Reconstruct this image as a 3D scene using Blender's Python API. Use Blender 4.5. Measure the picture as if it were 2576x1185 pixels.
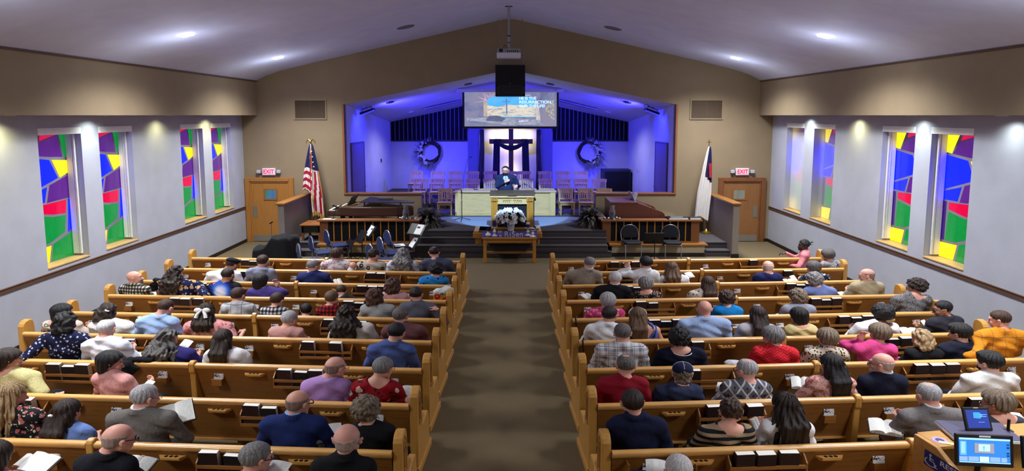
import bpy, math, random
import numpy as np
from mathutils import Vector, Matrix, Euler
R = math.radians
scn = bpy.context.scene
COL = scn.collection
for _o in list(bpy.data.objects): bpy.data.objects.remove(_o)

# ---------------------------------------------------------------- camera
F, PITCH, HOR, CAMZ = 1650.0, R(6.6), 290.0, 3.65      # focal length in px of the 2576 wide frame, camera height 3.65 m
CY = HOR + F * math.tan(PITCH)
cam = bpy.data.cameras.new('camera'); cam_o = bpy.data.objects.new('camera', cam); COL.objects.link(cam_o)
cam.sensor_width = 36; cam.lens = 36 * F / 2576; cam.shift_y = -(592.5 - CY) / 2576
cam.clip_start = .05; cam.clip_end = 200
cam_o.location = (0, 0, CAMZ); cam_o.rotation_euler = (R(90) - PITCH, 0, 0)
scn.camera = cam_o
def ray(px, py):
    x = (px - 1288) / F; y = -(py - CY) / F
    return Vector((x, math.cos(PITCH) + y * math.sin(PITCH), -math.sin(PITCH) + y * math.cos(PITCH)))
def PZ(px, py, z): r = ray(px, py); return r * ((z - CAMZ) / r.z) + Vector((0, 0, CAMZ))
def PY(px, py, Y): r = ray(px, py); return r * (Y / r.y) + Vector((0, 0, CAMZ))
def PX(px, py, X): r = ray(px, py); return r * (X / r.x) + Vector((0, 0, CAMZ))

# ---------------------------------------------------------------- view, world
scn.view_settings.view_transform = 'Standard'; scn.view_settings.look = 'None'
scn.view_settings.exposure = 0.08; scn.view_settings.gamma = 1.0; scn.view_settings.use_curve_mapping = False
scn.cycles.max_bounces = 5; scn.cycles.diffuse_bounces = 3; scn.cycles.glossy_bounces = 2
scn.cycles.transmission_bounces = 4; scn.cycles.transparent_max_bounces = 6
scn.cycles.caustics_reflective = False; scn.cycles.caustics_refractive = False
scn.cycles.sample_clamp_indirect = 4.0
W = bpy.data.worlds.new('world'); scn.world = W; W.use_nodes = True
W.node_tree.nodes['Background'].inputs[0].default_value = (.55, .62, .85, 1)
W.node_tree.nodes['Background'].inputs[1].default_value = .25

def light(kind, name, loc, energy, col=(1, 1, 1), aim=None, **kw):
    d = bpy.data.lights.new(name, kind); d.energy = energy; d.color = col
    for k, v in kw.items(): setattr(d, k, v)
    o = bpy.data.objects.new(name, d); COL.objects.link(o); o.location = loc
    if aim is not None: o.rotation_euler = (Vector(aim) - Vector(loc)).to_track_quat('-Z', 'Y').to_euler()
    return o
def ceil_z(X): # nave ceiling height above a given X
    s = abs(X + .06)
    z = 6.35 - .213 * s
    if s > 5.4: z -= .045 * (s - 5.4) + .062 * (s - 5.4) ** 2
    return z
CEIL_LAMPS = []
for pxy in ((466, 83), (698, 142), (1853, 143), (2078, 86)):
    r = ray(*pxy); lo, hi = 2., 40.
    for _ in range(50):
        t = (lo + hi) / 2
        if CAMZ + r.z * t < ceil_z(r.x * t): lo = t
        else: hi = t
    CEIL_LAMPS.append(Vector((r.x * t, r.y * t, CAMZ + r.z * t)))
_xl = (CEIL_LAMPS[0].x + CEIL_LAMPS[1].x) / 2; _xr = (CEIL_LAMPS[2].x + CEIL_LAMPS[3].x) / 2
_dy = CEIL_LAMPS[1].y - CEIL_LAMPS[0].y
for k in (1, 2, 3):
    for x in (_xl, _xr):
        y = CEIL_LAMPS[0].y - _dy * k
        CEIL_LAMPS.append(Vector((x, y, ceil_z(x))))
for p in CEIL_LAMPS:
    light('AREA', 'ceiling_lamp_light', (p.x, p.y, p.z - .06), 300, (.95, .97, 1), shape='DISK', size=1.5, spread=R(128))
    light('POINT', 'ceiling_fill_added', (p.x, p.y, p.z - .62), 19, (.86, .91, 1), shadow_soft_size=.3)  # added point light below each fixture, brightens the ceiling and gives the halo
# cans in the soffits grazing the side walls
SOFFIT = [(-7.42, 9.75, 'y', 1.3), (-7.42, 11.95, 'w', 1), (-7.42, 14.25, 'y', .8), (-7.42, 16.55, 'y', 1), (7.2, 16.4, 'w', 1), (7.2, 14.1, 'y', 1), (7.2, 11.9, 'w', .8), (7.2, 9.7, 'w', .8)]
for x, y, c, s in SOFFIT:
    light('SPOT', 'soffit_lamp_light', (x, y, 3.635), 62 * s, (1, .95, .45) if c == 'y' else (.9, 1, .95), (x + (-.16 if x < 0 else .16), y, 0), spot_size=R(150), spot_blend=1, shadow_soft_size=.04)
# blue floods on the chancel ceiling (the two led bars), projector beam and cross back light
for s in (-1, 1):
    light('SPOT', 'led_bar_light', (-.06 + s * 4.0, 19.75, 3.80), 2100, (.035, .03, 1), (-.06 - s * 1.6, 24.2, 1.5), spot_size=R(108), spot_blend=.9, shadow_soft_size=.12)
    light('SPOT', 'led_bar_side_light', (-.06 + s * 4.0, 19.75, 3.78), 260, (.01, .015, 1), (-.06 + s * 5.3, 20.6, 2.5), spot_size=R(100), spot_blend=1, shadow_soft_size=.12)
    light('SPOT', 'led_bar_glow', (-.06 + s * 3.9, 20.0, 3.5), 60, (.05, .05, 1), (-.06 + s * 3.2, 20.6, 4.5), spot_size=R(130), spot_blend=1, shadow_soft_size=.1)
    light('SPOT', 'chancel_downlight_light', (-.06 + s * 3.05, 22.1, 3.55), 110, (.9, .9, 1), (-.06 + s * 3.3, 21.6, .6), spot_size=R(150), spot_blend=1, shadow_soft_size=.08)
light('SPOT', 'stage_light', (-.06, 13.2, 5.6), 3800, (.40, .66, 1), (-.06, 19.3, .66), spot_size=R(26), spot_blend=.1, shadow_soft_size=.06)

# ---------------------------------------------------------------- materials
def lin(c):
    if isinstance(c, str):
        c = c.lstrip('#'); c = [int(c[i:i + 2], 16) / 255 for i in (0, 2, 4)]
    return tuple((x / 12.92 if x <= .04045 else ((x + .055) / 1.055) ** 2.4) for x in c[:3]) + (1,)
class NT:
    def __init__(s, name):
        s.m = bpy.data.materials.new(name); s.m.use_nodes = True; s.t = s.m.node_tree; s.n = s.t.nodes; s.b = s.n['Principled BSDF']
        s._tc = None
    def tc(s, scale=(1, 1, 1), kind='Object', rot=(0, 0, 0)):
        if s._tc is None: s._tc = s.n.new('ShaderNodeTexCoord')
        mp = s.n.new('ShaderNodeMapping'); mp.inputs['Scale'].default_value = scale; mp.inputs['Rotation'].default_value = rot
        s.t.links.new(s._tc.outputs[kind], mp.inputs[0]); return mp.outputs[0]
    def link(s, a, b): s.t.links.new(a, b)
    def noise(s, vec, scale, detail=3, rough=.5, dist=0):
        n = s.n.new('ShaderNodeTexNoise'); n.inputs['Scale'].default_value = scale; n.inputs['Detail'].default_value = detail
        n.inputs['Roughness'].default_value = rough; n.inputs['Distortion'].default_value = dist; s.link(vec, n.inputs['Vector']); return n.outputs[0]
    def voro(s, vec, scale, feat='F1', out=0, rand=1):
        n = s.n.new('ShaderNodeTexVoronoi'); n.feature = feat; n.inputs['Scale'].default_value = scale
        n.inputs['Randomness'].default_value = rand; s.link(vec, n.inputs['Vector']); return n.outputs[out]
    def wave(s, vec, scale, dist=0, dirn='X', kind='BANDS', prof='SIN'):
        n = s.n.new('ShaderNodeTexWave'); n.wave_type = kind; n.bands_direction = dirn; n.wave_profile = prof
        n.inputs['Scale'].default_value = scale; n.inputs['Distortion'].default_value = dist; s.link(vec, n.inputs['Vector']); return n.outputs[1]
    def ramp(s, fac, stops, mode='LINEAR'):
        n = s.n.new('ShaderNodeValToRGB'); n.color_ramp.interpolation = mode; e = n.color_ramp.elements
        while len(e) < len(stops): e.new(.5)
        for i, (p, c) in enumerate(stops): e[i].position = p; e[i].color = lin(c)
        s.link(fac, n.inputs[0]); return n.outputs[0]
    def math(s, op, a, b=None, c=None):
        n = s.n.new('ShaderNodeMath'); n.operation = op
        for i, v in enumerate((a, b, c)):
            if v is None: continue
            if isinstance(v, (int, float)): n.inputs[i].default_value = v
            else: s.link(v, n.inputs[i])
        return n.outputs[0]
    def sep(s, vec):
        n = s.n.new('ShaderNodeSeparateXYZ'); s.link(vec, n.inputs[0]); return n.outputs
    def mix(s, fac, a, b, mode='MIX'):
        n = s.n.new('ShaderNodeMix'); n.data_type = 'RGBA'; n.blend_type = mode
        for sock, v in ((n.inputs[0], fac), (n.inputs[6], a), (n.inputs[7], b)):
            if isinstance(v, (int, float)): sock.default_value = v
            elif isinstance(v, (str, tuple, list)): sock.default_value = lin(v)
            else: s.link(v, sock)
        return n.outputs[2]
    def bump(s, h, strength=.3, dist=.01):
        n = s.n.new('ShaderNodeBump'); n.inputs['Strength'].default_value = strength; n.inputs['Distance'].default_value = dist
        s.link(h, n.inputs['Height']); s.link(n.outputs[0], s.b.inputs['Normal'])
    def out(s, col=None, rough=.6, metal=0, spec=.5, coat=0):
        if col is not None:
            if isinstance(col, (str, tuple, list)): s.b.inputs['Base Color'].default_value = lin(col)
            else: s.link(col, s.b.inputs['Base Color'])
        s.b.inputs['Roughness'].default_value = rough; s.b.inputs['Metallic'].default_value = metal
        s.b.inputs['Specular IOR Level'].default_value = spec; s.b.inputs['Coat Weight'].default_value = coat
        return s.m
_MC = {}
def plain(name, c, rough=.6, metal=0, var=.08, sc=8, bump=0, bsc=60, spec=.4, coat=0):
    k = (name, c)
    if k in _MC: return _MC[k]
    t = NT(name); v = t.tc(); n = t.noise(v, sc, 3)
    a = lin(c); f = t.mix(n, '#000000', '#ffffff')
    mx = t.n.new('ShaderNodeMix'); mx.data_type = 'RGBA'; mx.blend_type = 'MIX'
    mx.inputs[6].default_value = tuple(x * (1 - var) for x in a[:3]) + (1,); mx.inputs[7].default_value = tuple(min(1, x * (1 + var)) for x in a[:3]) + (1,)
    t.link(n, mx.inputs[0])
    if bump: t.bump(t.noise(v, bsc, 4), bump, .01)
    _MC[k] = t.out(mx.outputs[2], rough, metal, spec, coat); return _MC[k]
def wood(name, c1, c2, scale=(1.5, 22, 22), rough=.38, dist=1.2, coat=.15):
    k = (name, c1, c2)
    if k in _MC: return _MC[k]
    t = NT(name); v = t.tc(scale); n = t.noise(v, 1.6, 5, .62, dist)
    w = t.noise(t.tc(tuple(x * 4 for x in scale)), 2.5, 3, .6)
    f = t.math('ADD', t.math('MULTIPLY', n, .75), t.math('MULTIPLY', w, .3))
    col = t.ramp(f, [(.3, c2), (.52, c1), (.75, c1 if isinstance(c1, str) else c1)])
    t.bump(w, .08, .004)
    _MC[k] = t.out(col, rough, 0, .5, coat); return _MC[k]
def emis(name, c, e):
    k = (name, c, e)
    if k in _MC: return _MC[k]
    t = NT(name); t.b.inputs['Base Color'].default_value = lin(c); t.b.inputs['Emission Color'].default_value = lin(c); t.b.inputs['Emission Strength'].default_value = e
    _MC[k] = t.m; return t.m

# ---------------------------------------------------------------- mesh helpers
class MB:
    def __init__(s): s.v = []; s.f = []; s.m = []; s.M = Matrix.Identity(4); s.mi = 0
    def mat(s, i): s.mi = i; return s
    def at(s, M): s.M = M; return s
    def add(s, vs, fs):
        b = len(s.v); M = s.M
        s.v += [tuple(M @ Vector(p)) for p in vs]; s.f += [tuple(i + b for i in f) for f in fs]; s.m += [s.mi] * len(fs); return s
    def box(s, a, b):
        x0, y0, z0 = a; x1, y1, z1 = b
        return s.add([(x0, y0, z0), (x1, y0, z0), (x1, y1, z0), (x0, y1, z0), (x0, y0, z1), (x1, y0, z1), (x1, y1, z1), (x0, y1, z1)],
                     [(0, 3, 2, 1), (4, 5, 6, 7), (0, 1, 5, 4), (1, 2, 6, 5), (2, 3, 7, 6), (3, 0, 4, 7)])
    def prism(s, poly, ax, t0, t1):
        n = len(poly); vs = []
        for t in (t0, t1):
            for a, b in poly: vs.append({'x': (t, a, b), 'y': (a, t, b), 'z': (a, b, t)}[ax])
        ar = sum(poly[i][0] * poly[(i + 1) % n][1] - poly[(i + 1) % n][0] * poly[i][1] for i in range(n))
        fl = (ar > 0) ^ (ax == 'y') ^ (t1 < t0)
        fs = [tuple(range(n))[::-1], tuple(range(n, 2 * n))] + [(i, (i + 1) % n, n + (i + 1) % n, n + i) for i in range(n)]
        if not fl: fs = [f[::-1] for f in fs]
        return s.add(vs, fs)
    def lathe(s, prof, n=20, c=(0, 0, 0), ax='z'):
        vs = []; fs = []
        for r, z in prof:
            for i in range(n):
                a = 2 * math.pi * i / n; p = (r * math.cos(a), r * math.sin(a), z)
                if ax == 'x': p = (p[2], p[0], p[1])
                if ax == 'y': p = (p[1], p[2], p[0])
                vs.append((p[0] + c[0], p[1] + c[1], p[2] + c[2]))
        k = len(prof)
        for j in range(k - 1):
            for i in range(n): fs.append((j * n + i, j * n + (i + 1) % n, (j + 1) * n + (i + 1) % n, (j + 1) * n + i))
        fs.append(tuple(range(n))[::-1]); fs.append(tuple(range((k - 1) * n, k * n)))
        return s.add(vs, fs)
    def tube(s, pts, r, n=8, cap=True):
        P = [Vector(p) for p in pts]; rs = r if isinstance(r, (list, tuple)) else [r] * len(P); vs = []; fs = []
        up = Vector((0, 0, 1)); prev = None
        for i, p in enumerate(P):
            d = (P[min(i + 1, len(P) - 1)] - P[max(i - 1, 0)]).normalized()
            if prev is None: a = d.cross(up if abs(d.z) < .95 else Vector((1, 0, 0))).normalized()
            else: a = (prev - d * prev.dot(d)); a = a.normalized() if a.length > 1e-6 else d.orthogonal().normalized()
            prev = a; b = d.cross(a)
            for j in range(n):
                t = 2 * math.pi * j / n; vs.append(tuple(p + (a * math.cos(t) + b * math.sin(t)) * rs[i]))
        for i in range(len(P) - 1):
            for j in range(n): fs.append((i * n + j, i * n + (j + 1) % n, (i + 1) * n + (j + 1) % n, (i + 1) * n + j))
        if cap: fs.append(tuple(range(n))[::-1]); fs.append(tuple(range((len(P) - 1) * n, len(P) * n)))
        return s.add(vs, fs)
    def ball(s, c, r, nu=12, nv=8):
        r = r if isinstance(r, (list, tuple)) else (r, r, r); vs = [(c[0], c[1], c[2] - r[2])]; fs = []
        for j in range(1, nv):
            t = math.pi * j / nv - math.pi / 2
            for i in range(nu):
                a = 2 * math.pi * i / nu; vs.append((c[0] + r[0] * math.cos(t) * math.cos(a), c[1] + r[1] * math.cos(t) * math.sin(a), c[2] + r[2] * math.sin(t)))
        vs.append((c[0], c[1], c[2] + r[2])); L = len(vs) - 1
        for i in range(nu): fs.append((0, 1 + (i + 1) % nu, 1 + i)); fs.append((L, L - nu + i, L - nu + (i + 1) % nu))
        for j in range(nv - 2):
            for i in range(nu): a = 1 + j * nu; fs.append((a + i, a + (i + 1) % nu, a + nu + (i + 1) % nu, a + nu + i))
        return s.add(vs, fs)
    def quad(s, *p): return s.add(list(p), [tuple(range(len(p)))])
    def build(s, name, mats, parent=None, smooth=False, bevel=0, seg=2, loc=None):
        me = bpy.data.meshes.new(name); me.from_pydata(s.v, [], s.f)
        for m in (mats if isinstance(mats, (list, tuple)) else [mats]): me.materials.append(m)
        me.polygons.foreach_set('material_index', s.m)
        if smooth:
            me.polygons.foreach_set('use_smooth', [True] * len(s.f))
            if smooth != 'all': me.set_sharp_from_angle(angle=R(40))
        me.update(); o = bpy.data.objects.new(name, me); COL.objects.link(o)
        if parent: o.parent = parent
        if loc: o.location = loc
        if bevel:
            b = o.modifiers.new('bevel', 'BEVEL'); b.width = bevel; b.segments = seg; b.limit_method = 'ANGLE'; b.angle_limit = R(40); b.harden_normals = False
        return o
def tag(o, label, cat, group=None, kind=None):
    if label: o['label'] = label
    if cat: o['category'] = cat
    if group: o['group'] = group
    if kind: o['kind'] = kind
    return o
def thing(name, label, cat, loc=(0, 0, 0), rz=0, group=None):
    o = bpy.data.objects.new(name, None); COL.objects.link(o); o.location = loc; o.rotation_euler = (0, 0, rz); o.empty_display_size = .1
    return tag(o, label, cat, group)
def struct(name, mb, mats, **kw):
    o = mb.build(name, mats, **kw); o['kind'] = 'structure'; return o
def copy_tree(o, parent=None):
    c = o.copy(); COL.objects.link(c)
    if parent: c.parent = parent
    for ch in o.children: copy_tree(ch, c)
    return c
def text(body, size, mat, parent, M, name='lettering', depth=.002, align='CENTER', bold=0, sx=1):
    cu = bpy.data.curves.new(name, 'FONT'); cu.body = body; cu.size = size; cu.extrude = depth; cu.offset = bold; cu.align_x = align; cu.align_y = 'CENTER'
    cu.materials.append(mat); o = bpy.data.objects.new(name, cu); COL.objects.link(o); o.parent = parent; o.matrix_local = M @ Matrix.Diagonal((sx, 1, 1, 1)); return o
def T(x, y, z): return Matrix.Translation((x, y, z))
def RX(a): return Matrix.Rotation(R(a), 4, 'X')
def RY(a): return Matrix.Rotation(R(a), 4, 'Y')
def RZ(a): return Matrix.Rotation(R(a), 4, 'Z')
# ================================================================ the room
YF, YB, XL, XR, YR = 18.8, 24.0, -7.7, 7.44, -3.0
CX = -.06
def wallmat(name, c, b=.25, sc=120):
    t = NT(name); v = t.tc(); n = t.noise(v, 2.2, 2); t.bump(t.noise(v, sc, 3), b, .006)
    a = lin(c)
    return t.out(t.mix(n, tuple(min(1, x * 1.0) for x in _s(c, .95)), _s(c, 1.05)), .75, 0, .25)
def _s(c, k):
    if isinstance(c, str): c = c.lstrip('#'); c = [int(c[i:i + 2], 16) / 255 for i in (0, 2, 4)]
    return tuple(min(1, x * k) for x in c)
M_WHITE = wallmat('textured_white_paint', '#adb0bc', .35, 70)
M_CEIL = wallmat('ceiling_paint', '#ccd2ee', .15, 90)
M_BEIGE = wallmat('beige_paint', '#8f7e64', .08, 60)
M_CREAM = wallmat('cream_paint', '#a89a7c', .08, 60)
M_CHAN = wallmat('chancel_paint', '#c8c8cc', .05, 60)
def carpet(name, c1, c2, c3):
    t = NT(name); v = t.tc(); n = t.noise(v, 55, 3, .7); w = t.noise(t.tc((1, 1, 1)), .55, 2)
    st = t.noise(t.tc((1, .05, 1)), 1.2, 2)
    base = t.mix(t.math('MULTIPLY', n, 1.1), c1, c2); t.bump(n, .6, .012)
    return t.out(t.mix(t.math('MULTIPLY', t.math('ADD', w, st), .35), base, c3), .95, 0, .08)
M_CARPET = carpet('brown_carpet', '#554a37', '#7e7055', '#685c47')
M_STAGE = carpet('dark_carpet', '#3a3637', '#5c5758', '#49464a')
M_OAK = wood('honey_oak', '#cd9850', '#a06c2c'); M_OAKV = wood('honey_oak_upright', '#c89448', '#9c6828', (22, 22, 1.5))
M_OAKD = wood('brown_oak', '#92602a', '#6c4219'); M_TRIM = wood('walnut_trim', '#5a3c26', '#3c2617', (22, 1.5, 22), .75, coat=0)
M_DOOR = wood('door_veneer', '#a8712f', '#8a5620', (18, 18, .8), .45); M_RAILW = wood('pale_oak_rail', '#d9a45e', '#c08843', (1.5, 24, 24), .32)
M_DKOAK = wood('red_oak', '#7d4b25', '#5b3218', (22, 22, 1.5), .45); M_DKOAKX = wood('red_oak_level', '#8a5528', '#633818', (1.5, 22, 22), .4)
M_BLACK = plain('black_plastic', '#0b0b0d', .45); M_NAVY = plain('navy_fabric', '#0e1226', .9, bump=.3)
M_STEEL = plain('brushed_steel', '#a8a8a8', .35, .85); M_CHROME = plain('chrome', '#c9ccd2', .15, 1)
M_METW = plain('white_metal', '#d8d8da', .5); M_PAPER = plain('paper', '#eeeeea', .8, var=.02)
M_GOLD = plain('brass', '#a98738', .3, .9)
M_DARK = plain('dark_base', '#1d1512', .6)

cprof = [(-7.24, ceil_z(-7.24) if 0 else 4.62), (-6.95, 4.76), (-6.6, 4.88), (-6.2, 4.985), (-5.92, 5.045), (-5.5, 5.15), (CX - .35, 6.275), (CX - .12, 6.32), (CX + .12, 6.32), (CX + .35, 6.275), (5.38, 5.15), (5.8, 5.045), (6.08, 4.985), (6.45, 4.88), (6.78, 4.76), (7.04, 4.62)]
mb = MB(); n = len(cprof)
mb.add([(x, YR, z) for x, z in cprof] + [(x, YF + .02, z) for x, z in cprof] + [(x, YR, z + .25) for x, z in cprof] + [(x, YF + .02, z + .25) for x, z in cprof],
       [(i, i + 1, n + i + 1, n + i) for i in range(n - 1)] + [(2 * n + i, 3 * n + i, 3 * n + i + 1, 2 * n + i + 1) for i in range(n - 1)])
struct('ceiling', mb, M_CEIL, smooth='all')
struct('floor', MB().box((XL - .4, YR, -.2), (XR + .4, YF + .3, 0)), M_CARPET)
# front wall around the chancel opening
OX0, OX1 = -4.78, 4.66
mb = MB(); Y0, Y1 = YF, YF + .22
L = [p for p in cprof if p[0] < OX0]; Rr = [p for p in cprof if p[0] > OX1]
zl = lambda x: 6.275 - (abs(x - CX) - .35) * (6.275 - 5.15) / (5.44 - .35)
mb.prism([(XL - .4, 0), (OX0, 0), (OX0, zl(OX0))] + L[::-1] + [(-7.3, 4.7), (XL - .4, 4.7)], 'y', Y0, Y1)
mb.prism([(OX1, 0), (XR + .4, 0), (XR + .4, 4.7), (7.1, 4.7)] + Rr[::-1] + [(OX1, zl(OX1))], 'y', Y0, Y1)
mb.prism([(OX0, 3.96), (CX, 4.93), (CX, 6.32), (CX - .12, 6.32), (CX - .35, 6.275), (OX0, zl(OX0))], 'y', Y0, Y1)
mb.prism([(CX, 4.93), (OX1, 3.96), (OX1, zl(OX1)), (CX + .35, 6.275), (CX + .12, 6.32), (CX, 6.32)], 'y', Y0, Y1)
mb.prism([(OX0, 0), (-2.62, 0), (-2.62, 1.39), (OX0, 1.39)], 'y', Y0, Y1)
mb.prism([(2.43, 0), (OX1, 0), (OX1, 1.39), (2.43, 1.39)], 'y', Y0, Y1)
struct('wall_front', mb, M_BEIGE)
# oak trim of the opening
mb = MB(); mb.box((OX0 - .07, YF - .035, 1.38), (-2.60, Y1 + .03, 1.425)); mb.box((2.41, YF - .035, 1.38), (OX1 + .07, Y1 + .03, 1.425))
mb.box((OX0 - .06, YF - .03, 1.4), (OX0, YF + .05, 3.97)); mb.box((OX1, YF - .03, 1.4), (OX1 + .06, YF + .05, 3.97))
struct('trim_1', mb, M_DKOAKX, bevel=.006)
# side walls with window openings
LW = [(10.67, 11.75), (12.25, 13.32), (15.27, 16.38), (16.84, 18.0)]; RW = [(10.59, 11.66), (12.13, 13.2), (15.14, 16.2), (16.75, 17.8)]
WZ0, WZ1 = 1.10, 3.43
def side_wall(name, x, sgn, wins):
    mb = MB(); x2 = x + sgn * .4; a, b = sorted((x, x2))
    mb.box((a, YR, 0), (b, YF, WZ0)); mb.box((a, YR, WZ1), (b, YF, 3.66)); y = YR
    for w0, w1 in wins + [(YF, YF)]: mb.box((a, y, WZ0), (b, w0, WZ1)); y = w1
    struct(name, mb, M_WHITE)
    c, d = sorted((x, x - sgn * .022))
    mb = MB().box((c, YR, .975), (d, YF, 1.035)); mb.box((min(x, x - sgn * .03), YR, 1.028), (max(x, x - sgn * .03), YF, 1.04))
    return mb
tr = side_wall('wall_left', XL, -1, LW); struct('trim_2', tr, M_TRIM)
tr = side_wall('wall_right', XR, 1, RW); struct('trim_3', tr, M_TRIM)
struct('baseboard_left', MB().box((XL, YR, 0), (XL + .02, YF, .09)), M_DARK); struct('baseboard_right', MB().box((XR - .02, YR, 0), (XR, YF, .09)), M_DARK)
struct('baseboard_front', MB().box((7.28, YF - .02, 0), (XR, YF, .09)).box((-6.3, YF - .02, 0), (-6.0, YF, .09)), M_DARK)
struct('wall_back', MB().box((XL - .4, YR - .2, 0), (XR + .4, YR, 6.8)), M_BEIGE)
# soffits
for nm, xa, xb in (('left', -8.1, -7.24), ('right', 7.04, 7.84)):
    mb = MB(); mb.box((xa, YR, 3.65), (xb, YF, 4.64)); struct('wall_soffit_' + nm, mb, M_BEIGE)
    xf = xb if nm == 'left' else xa; s = 1 if nm == 'left' else -1
    struct('trim_' + ('4' if nm == 'left' else '5'), MB().box((min(xf, xf + s * .025), YR, 4.585), (max(xf, xf + s * .025), YF, 4.62)), M_TRIM)
# soffit cans
M_LAMPW = emis('lamp_glow', '#fff6f0', 9); M_LAMPY = emis('lamp_glow_yellow', '#fff0a0', 6)
for i, (x, y, c, s) in enumerate(SOFFIT):
    side = 'piano' if x < 0 else 'organ'
    r = thing('soffit_lamp', 'small recessed lamp under the %s side soffit, %s from the stage' % (side, ('fourth', 'third', 'second', 'first')[i] if x < 0 else ('first', 'second', 'third', 'fourth')[i - 4]), 'lamp', (x, y, 3.65), group='soffit lamps along the side walls')
    MB().lathe([(.085, -.012), (.085, 0), (.06, 0), (.06, -.012)], 20).build('trim_ring', M_METW, r, True)
    MB().lathe([(.055, -.004), (.055, 0)], 16).build('bulb', M_LAMPY if c == 'y' else M_LAMPW, r)
for i, p in enumerate(CEIL_LAMPS):
    nm = ['farther lamp on the piano side', 'nearest to the stage on the piano side', 'nearest to the stage on the organ side', 'farther lamp on the organ side']
    r = thing('ceiling_lamp', ('square recessed ceiling lamp, ' + (nm[i] if i < 4 else 'over the pews behind, number %d' % (i - 3))) if i < 4 else 'recessed ceiling lamp over the %s rear pews on the %s side' % (('third-last', 'second-last', 'very last')[(i - 4) // 2], 'piano' if p.x < 0 else 'organ'), 'lamp', p, group='recessed ceiling lamps')
    s = 1 if p.x > 0 else -1; r.rotation_euler = (0, math.atan(.213) * s, 0)
    mb = MB()
    for a, b in (((-.13, -.14), (.13, -.12)), ((-.13, .12), (.13, .14)), ((-.13, -.12), (-.11, .12)), ((.11, -.12), (.13, .12))): mb.box((a[0], a[1], -.02), (b[0], b[1], 0))
    mb.build('frame', M_METW, r)
    MB().box((-.10, -.11, -.05), (.10, -.015, -.02)).build('tube_panel', M_LAMPW, r); MB().box((-.10, .03, -.05), (.10, .11, -.02)).build('tube_panel', M_LAMPW, r)
for px, py in ((1020, 66), (1542, 69)):
    r0 = ray(px, py); lo, hi = 2., 40.
    for _ in range(50):
        t = (lo + hi) / 2
        if CAMZ + r0.z * t < ceil_z(r0.x * t) - .0: lo = t
        else: hi = t
    x, y = r0.x * t, r0.y * t
    r = thing('ceiling_speaker', 'round white flush ceiling speaker %s side of the ridge' % ('on the piano' if px < 1288 else 'on the organ'), 'speaker', (x, y, ceil_z(x) - .01)); r.rotation_euler = (0, math.atan(.213) * (1 if x > 0 else -1), 0)
    MB().lathe([(.19, -.015), (.21, 0), (.19, 0)], 28).build('grille', M_CEIL, r, True)
    MB().lathe([(.215, -.02), (.23, 0), (.2, 0)], 28).build('rim', plain('grey_metal', '#6c6c76', .5), r, True)

# windows
STG = {'y': '#f2d414', 'r': '#d0003c', 'p': '#5a2184', 'g': '#0c8a3c', 'b': '#0410ff', 'v': '#341270'}
PANES = [('y', [(0, 0), (.31, 0), (.15, .15), (0, .14)]), ('r', [(.38, 0), (.75, 0), (.36, .045)]), ('p', [(.32, .06), (.79, 0), (.89, .18), (.55, .17), (.17, .15)]),
 ('g', [(.83, 0), (1, 0), (1, .19), (.92, .175)]), ('b', [(0, .16), (.56, .195), (.74, .345), (0, .445)]), ('y', [(.62, .197), (1, .21), (1, .31), (.79, .345)]),
 ('b', [(0, .46), (.46, .405), (.38, .525), (0, .525)]), ('p', [(.52, .395), (1, .33), (1, .515), (.43, .53)]), ('v', [(0, .54), (.11, .54), (.11, .855), (0, .86)]),
 ('r', [(.17, .545), (.9, .53), (.87, .64), (.55, .63), (.17, .6)]), ('b', [(.95, .527), (1, .525), (1, .775), (.88, .8)]), ('g', [(.17, .62), (.55, .65), (.86, .655), (.81, .79), (.42, .85), (.13, .86)]),
 ('y', [(0, .88), (.45, .872), (.38, 1), (0, 1)]), ('g', [(.5, .865), (1, .8), (1, 1), (.43, 1)])]
def glassmat(k):
    t = NT('stained_glass_' + {'y': 'yellow', 'r': 'red', 'p': 'purple', 'g': 'green', 'b': 'blue', 'v': 'violet'}[k]); v = t.tc((1, 1, .35))
    n = t.noise(v, 14, 4, .6, 1.5); c = lin(STG[k]); t.b.inputs['Base Color'].default_value = tuple(x * .4 for x in c[:3]) + (1,)
    t.b.inputs['Emission Color'].default_value = c
    e = t.math('MULTIPLY_ADD', n, .55, {'y': 1.1, 'b': 4., 'g': .55, 'v': .6, 'r': .7}.get(k, .5)); t.link(e, t.b.inputs['Emission Strength']); t.b.inputs['Roughness'].default_value = .15
    return t.m
GM = {k: glassmat(k) for k in STG}; GK = list(STG)
M_CAME = plain('lead_came', '#8a8590', .6, .2)
M_SILL = wood('oak_sill', '#c9a468', '#9c7840', (6, 2, 6), .45); M_VAL = plain('white_blind', '#e8e8e6', .6)
def sheermat(name, tr):
    t = NT(name); tb = t.n.new('ShaderNodeBsdfTransparent'); tl = t.n.new('ShaderNodeBsdfTranslucent'); tl.inputs[0].default_value = (.85, .85, .85, 1)
    df = t.n.new('ShaderNodeBsdfDiffuse'); df.inputs[0].default_value = (.8, .8, .8, 1)
    m1 = t.n.new('ShaderNodeMixShader'); m1.inputs[0].default_value = .5; t.link(tl.outputs[0], m1.inputs[1]); t.link(df.outputs[0], m1.inputs[2])
    m2 = t.n.new('ShaderNodeMixShader'); m2.inputs[0].default_value = tr; t.link(m1.outputs[0], m2.inputs[1]); t.link(tb.outputs[0], m2.inputs[2])
    t.link(m2.outputs[0], t.n['Material Output'].inputs[0]); return t.m
M_SHEER = sheermat('sheer_vane', .82); M_VANE = sheermat('opaque_vane', .10)
k = 0
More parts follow.
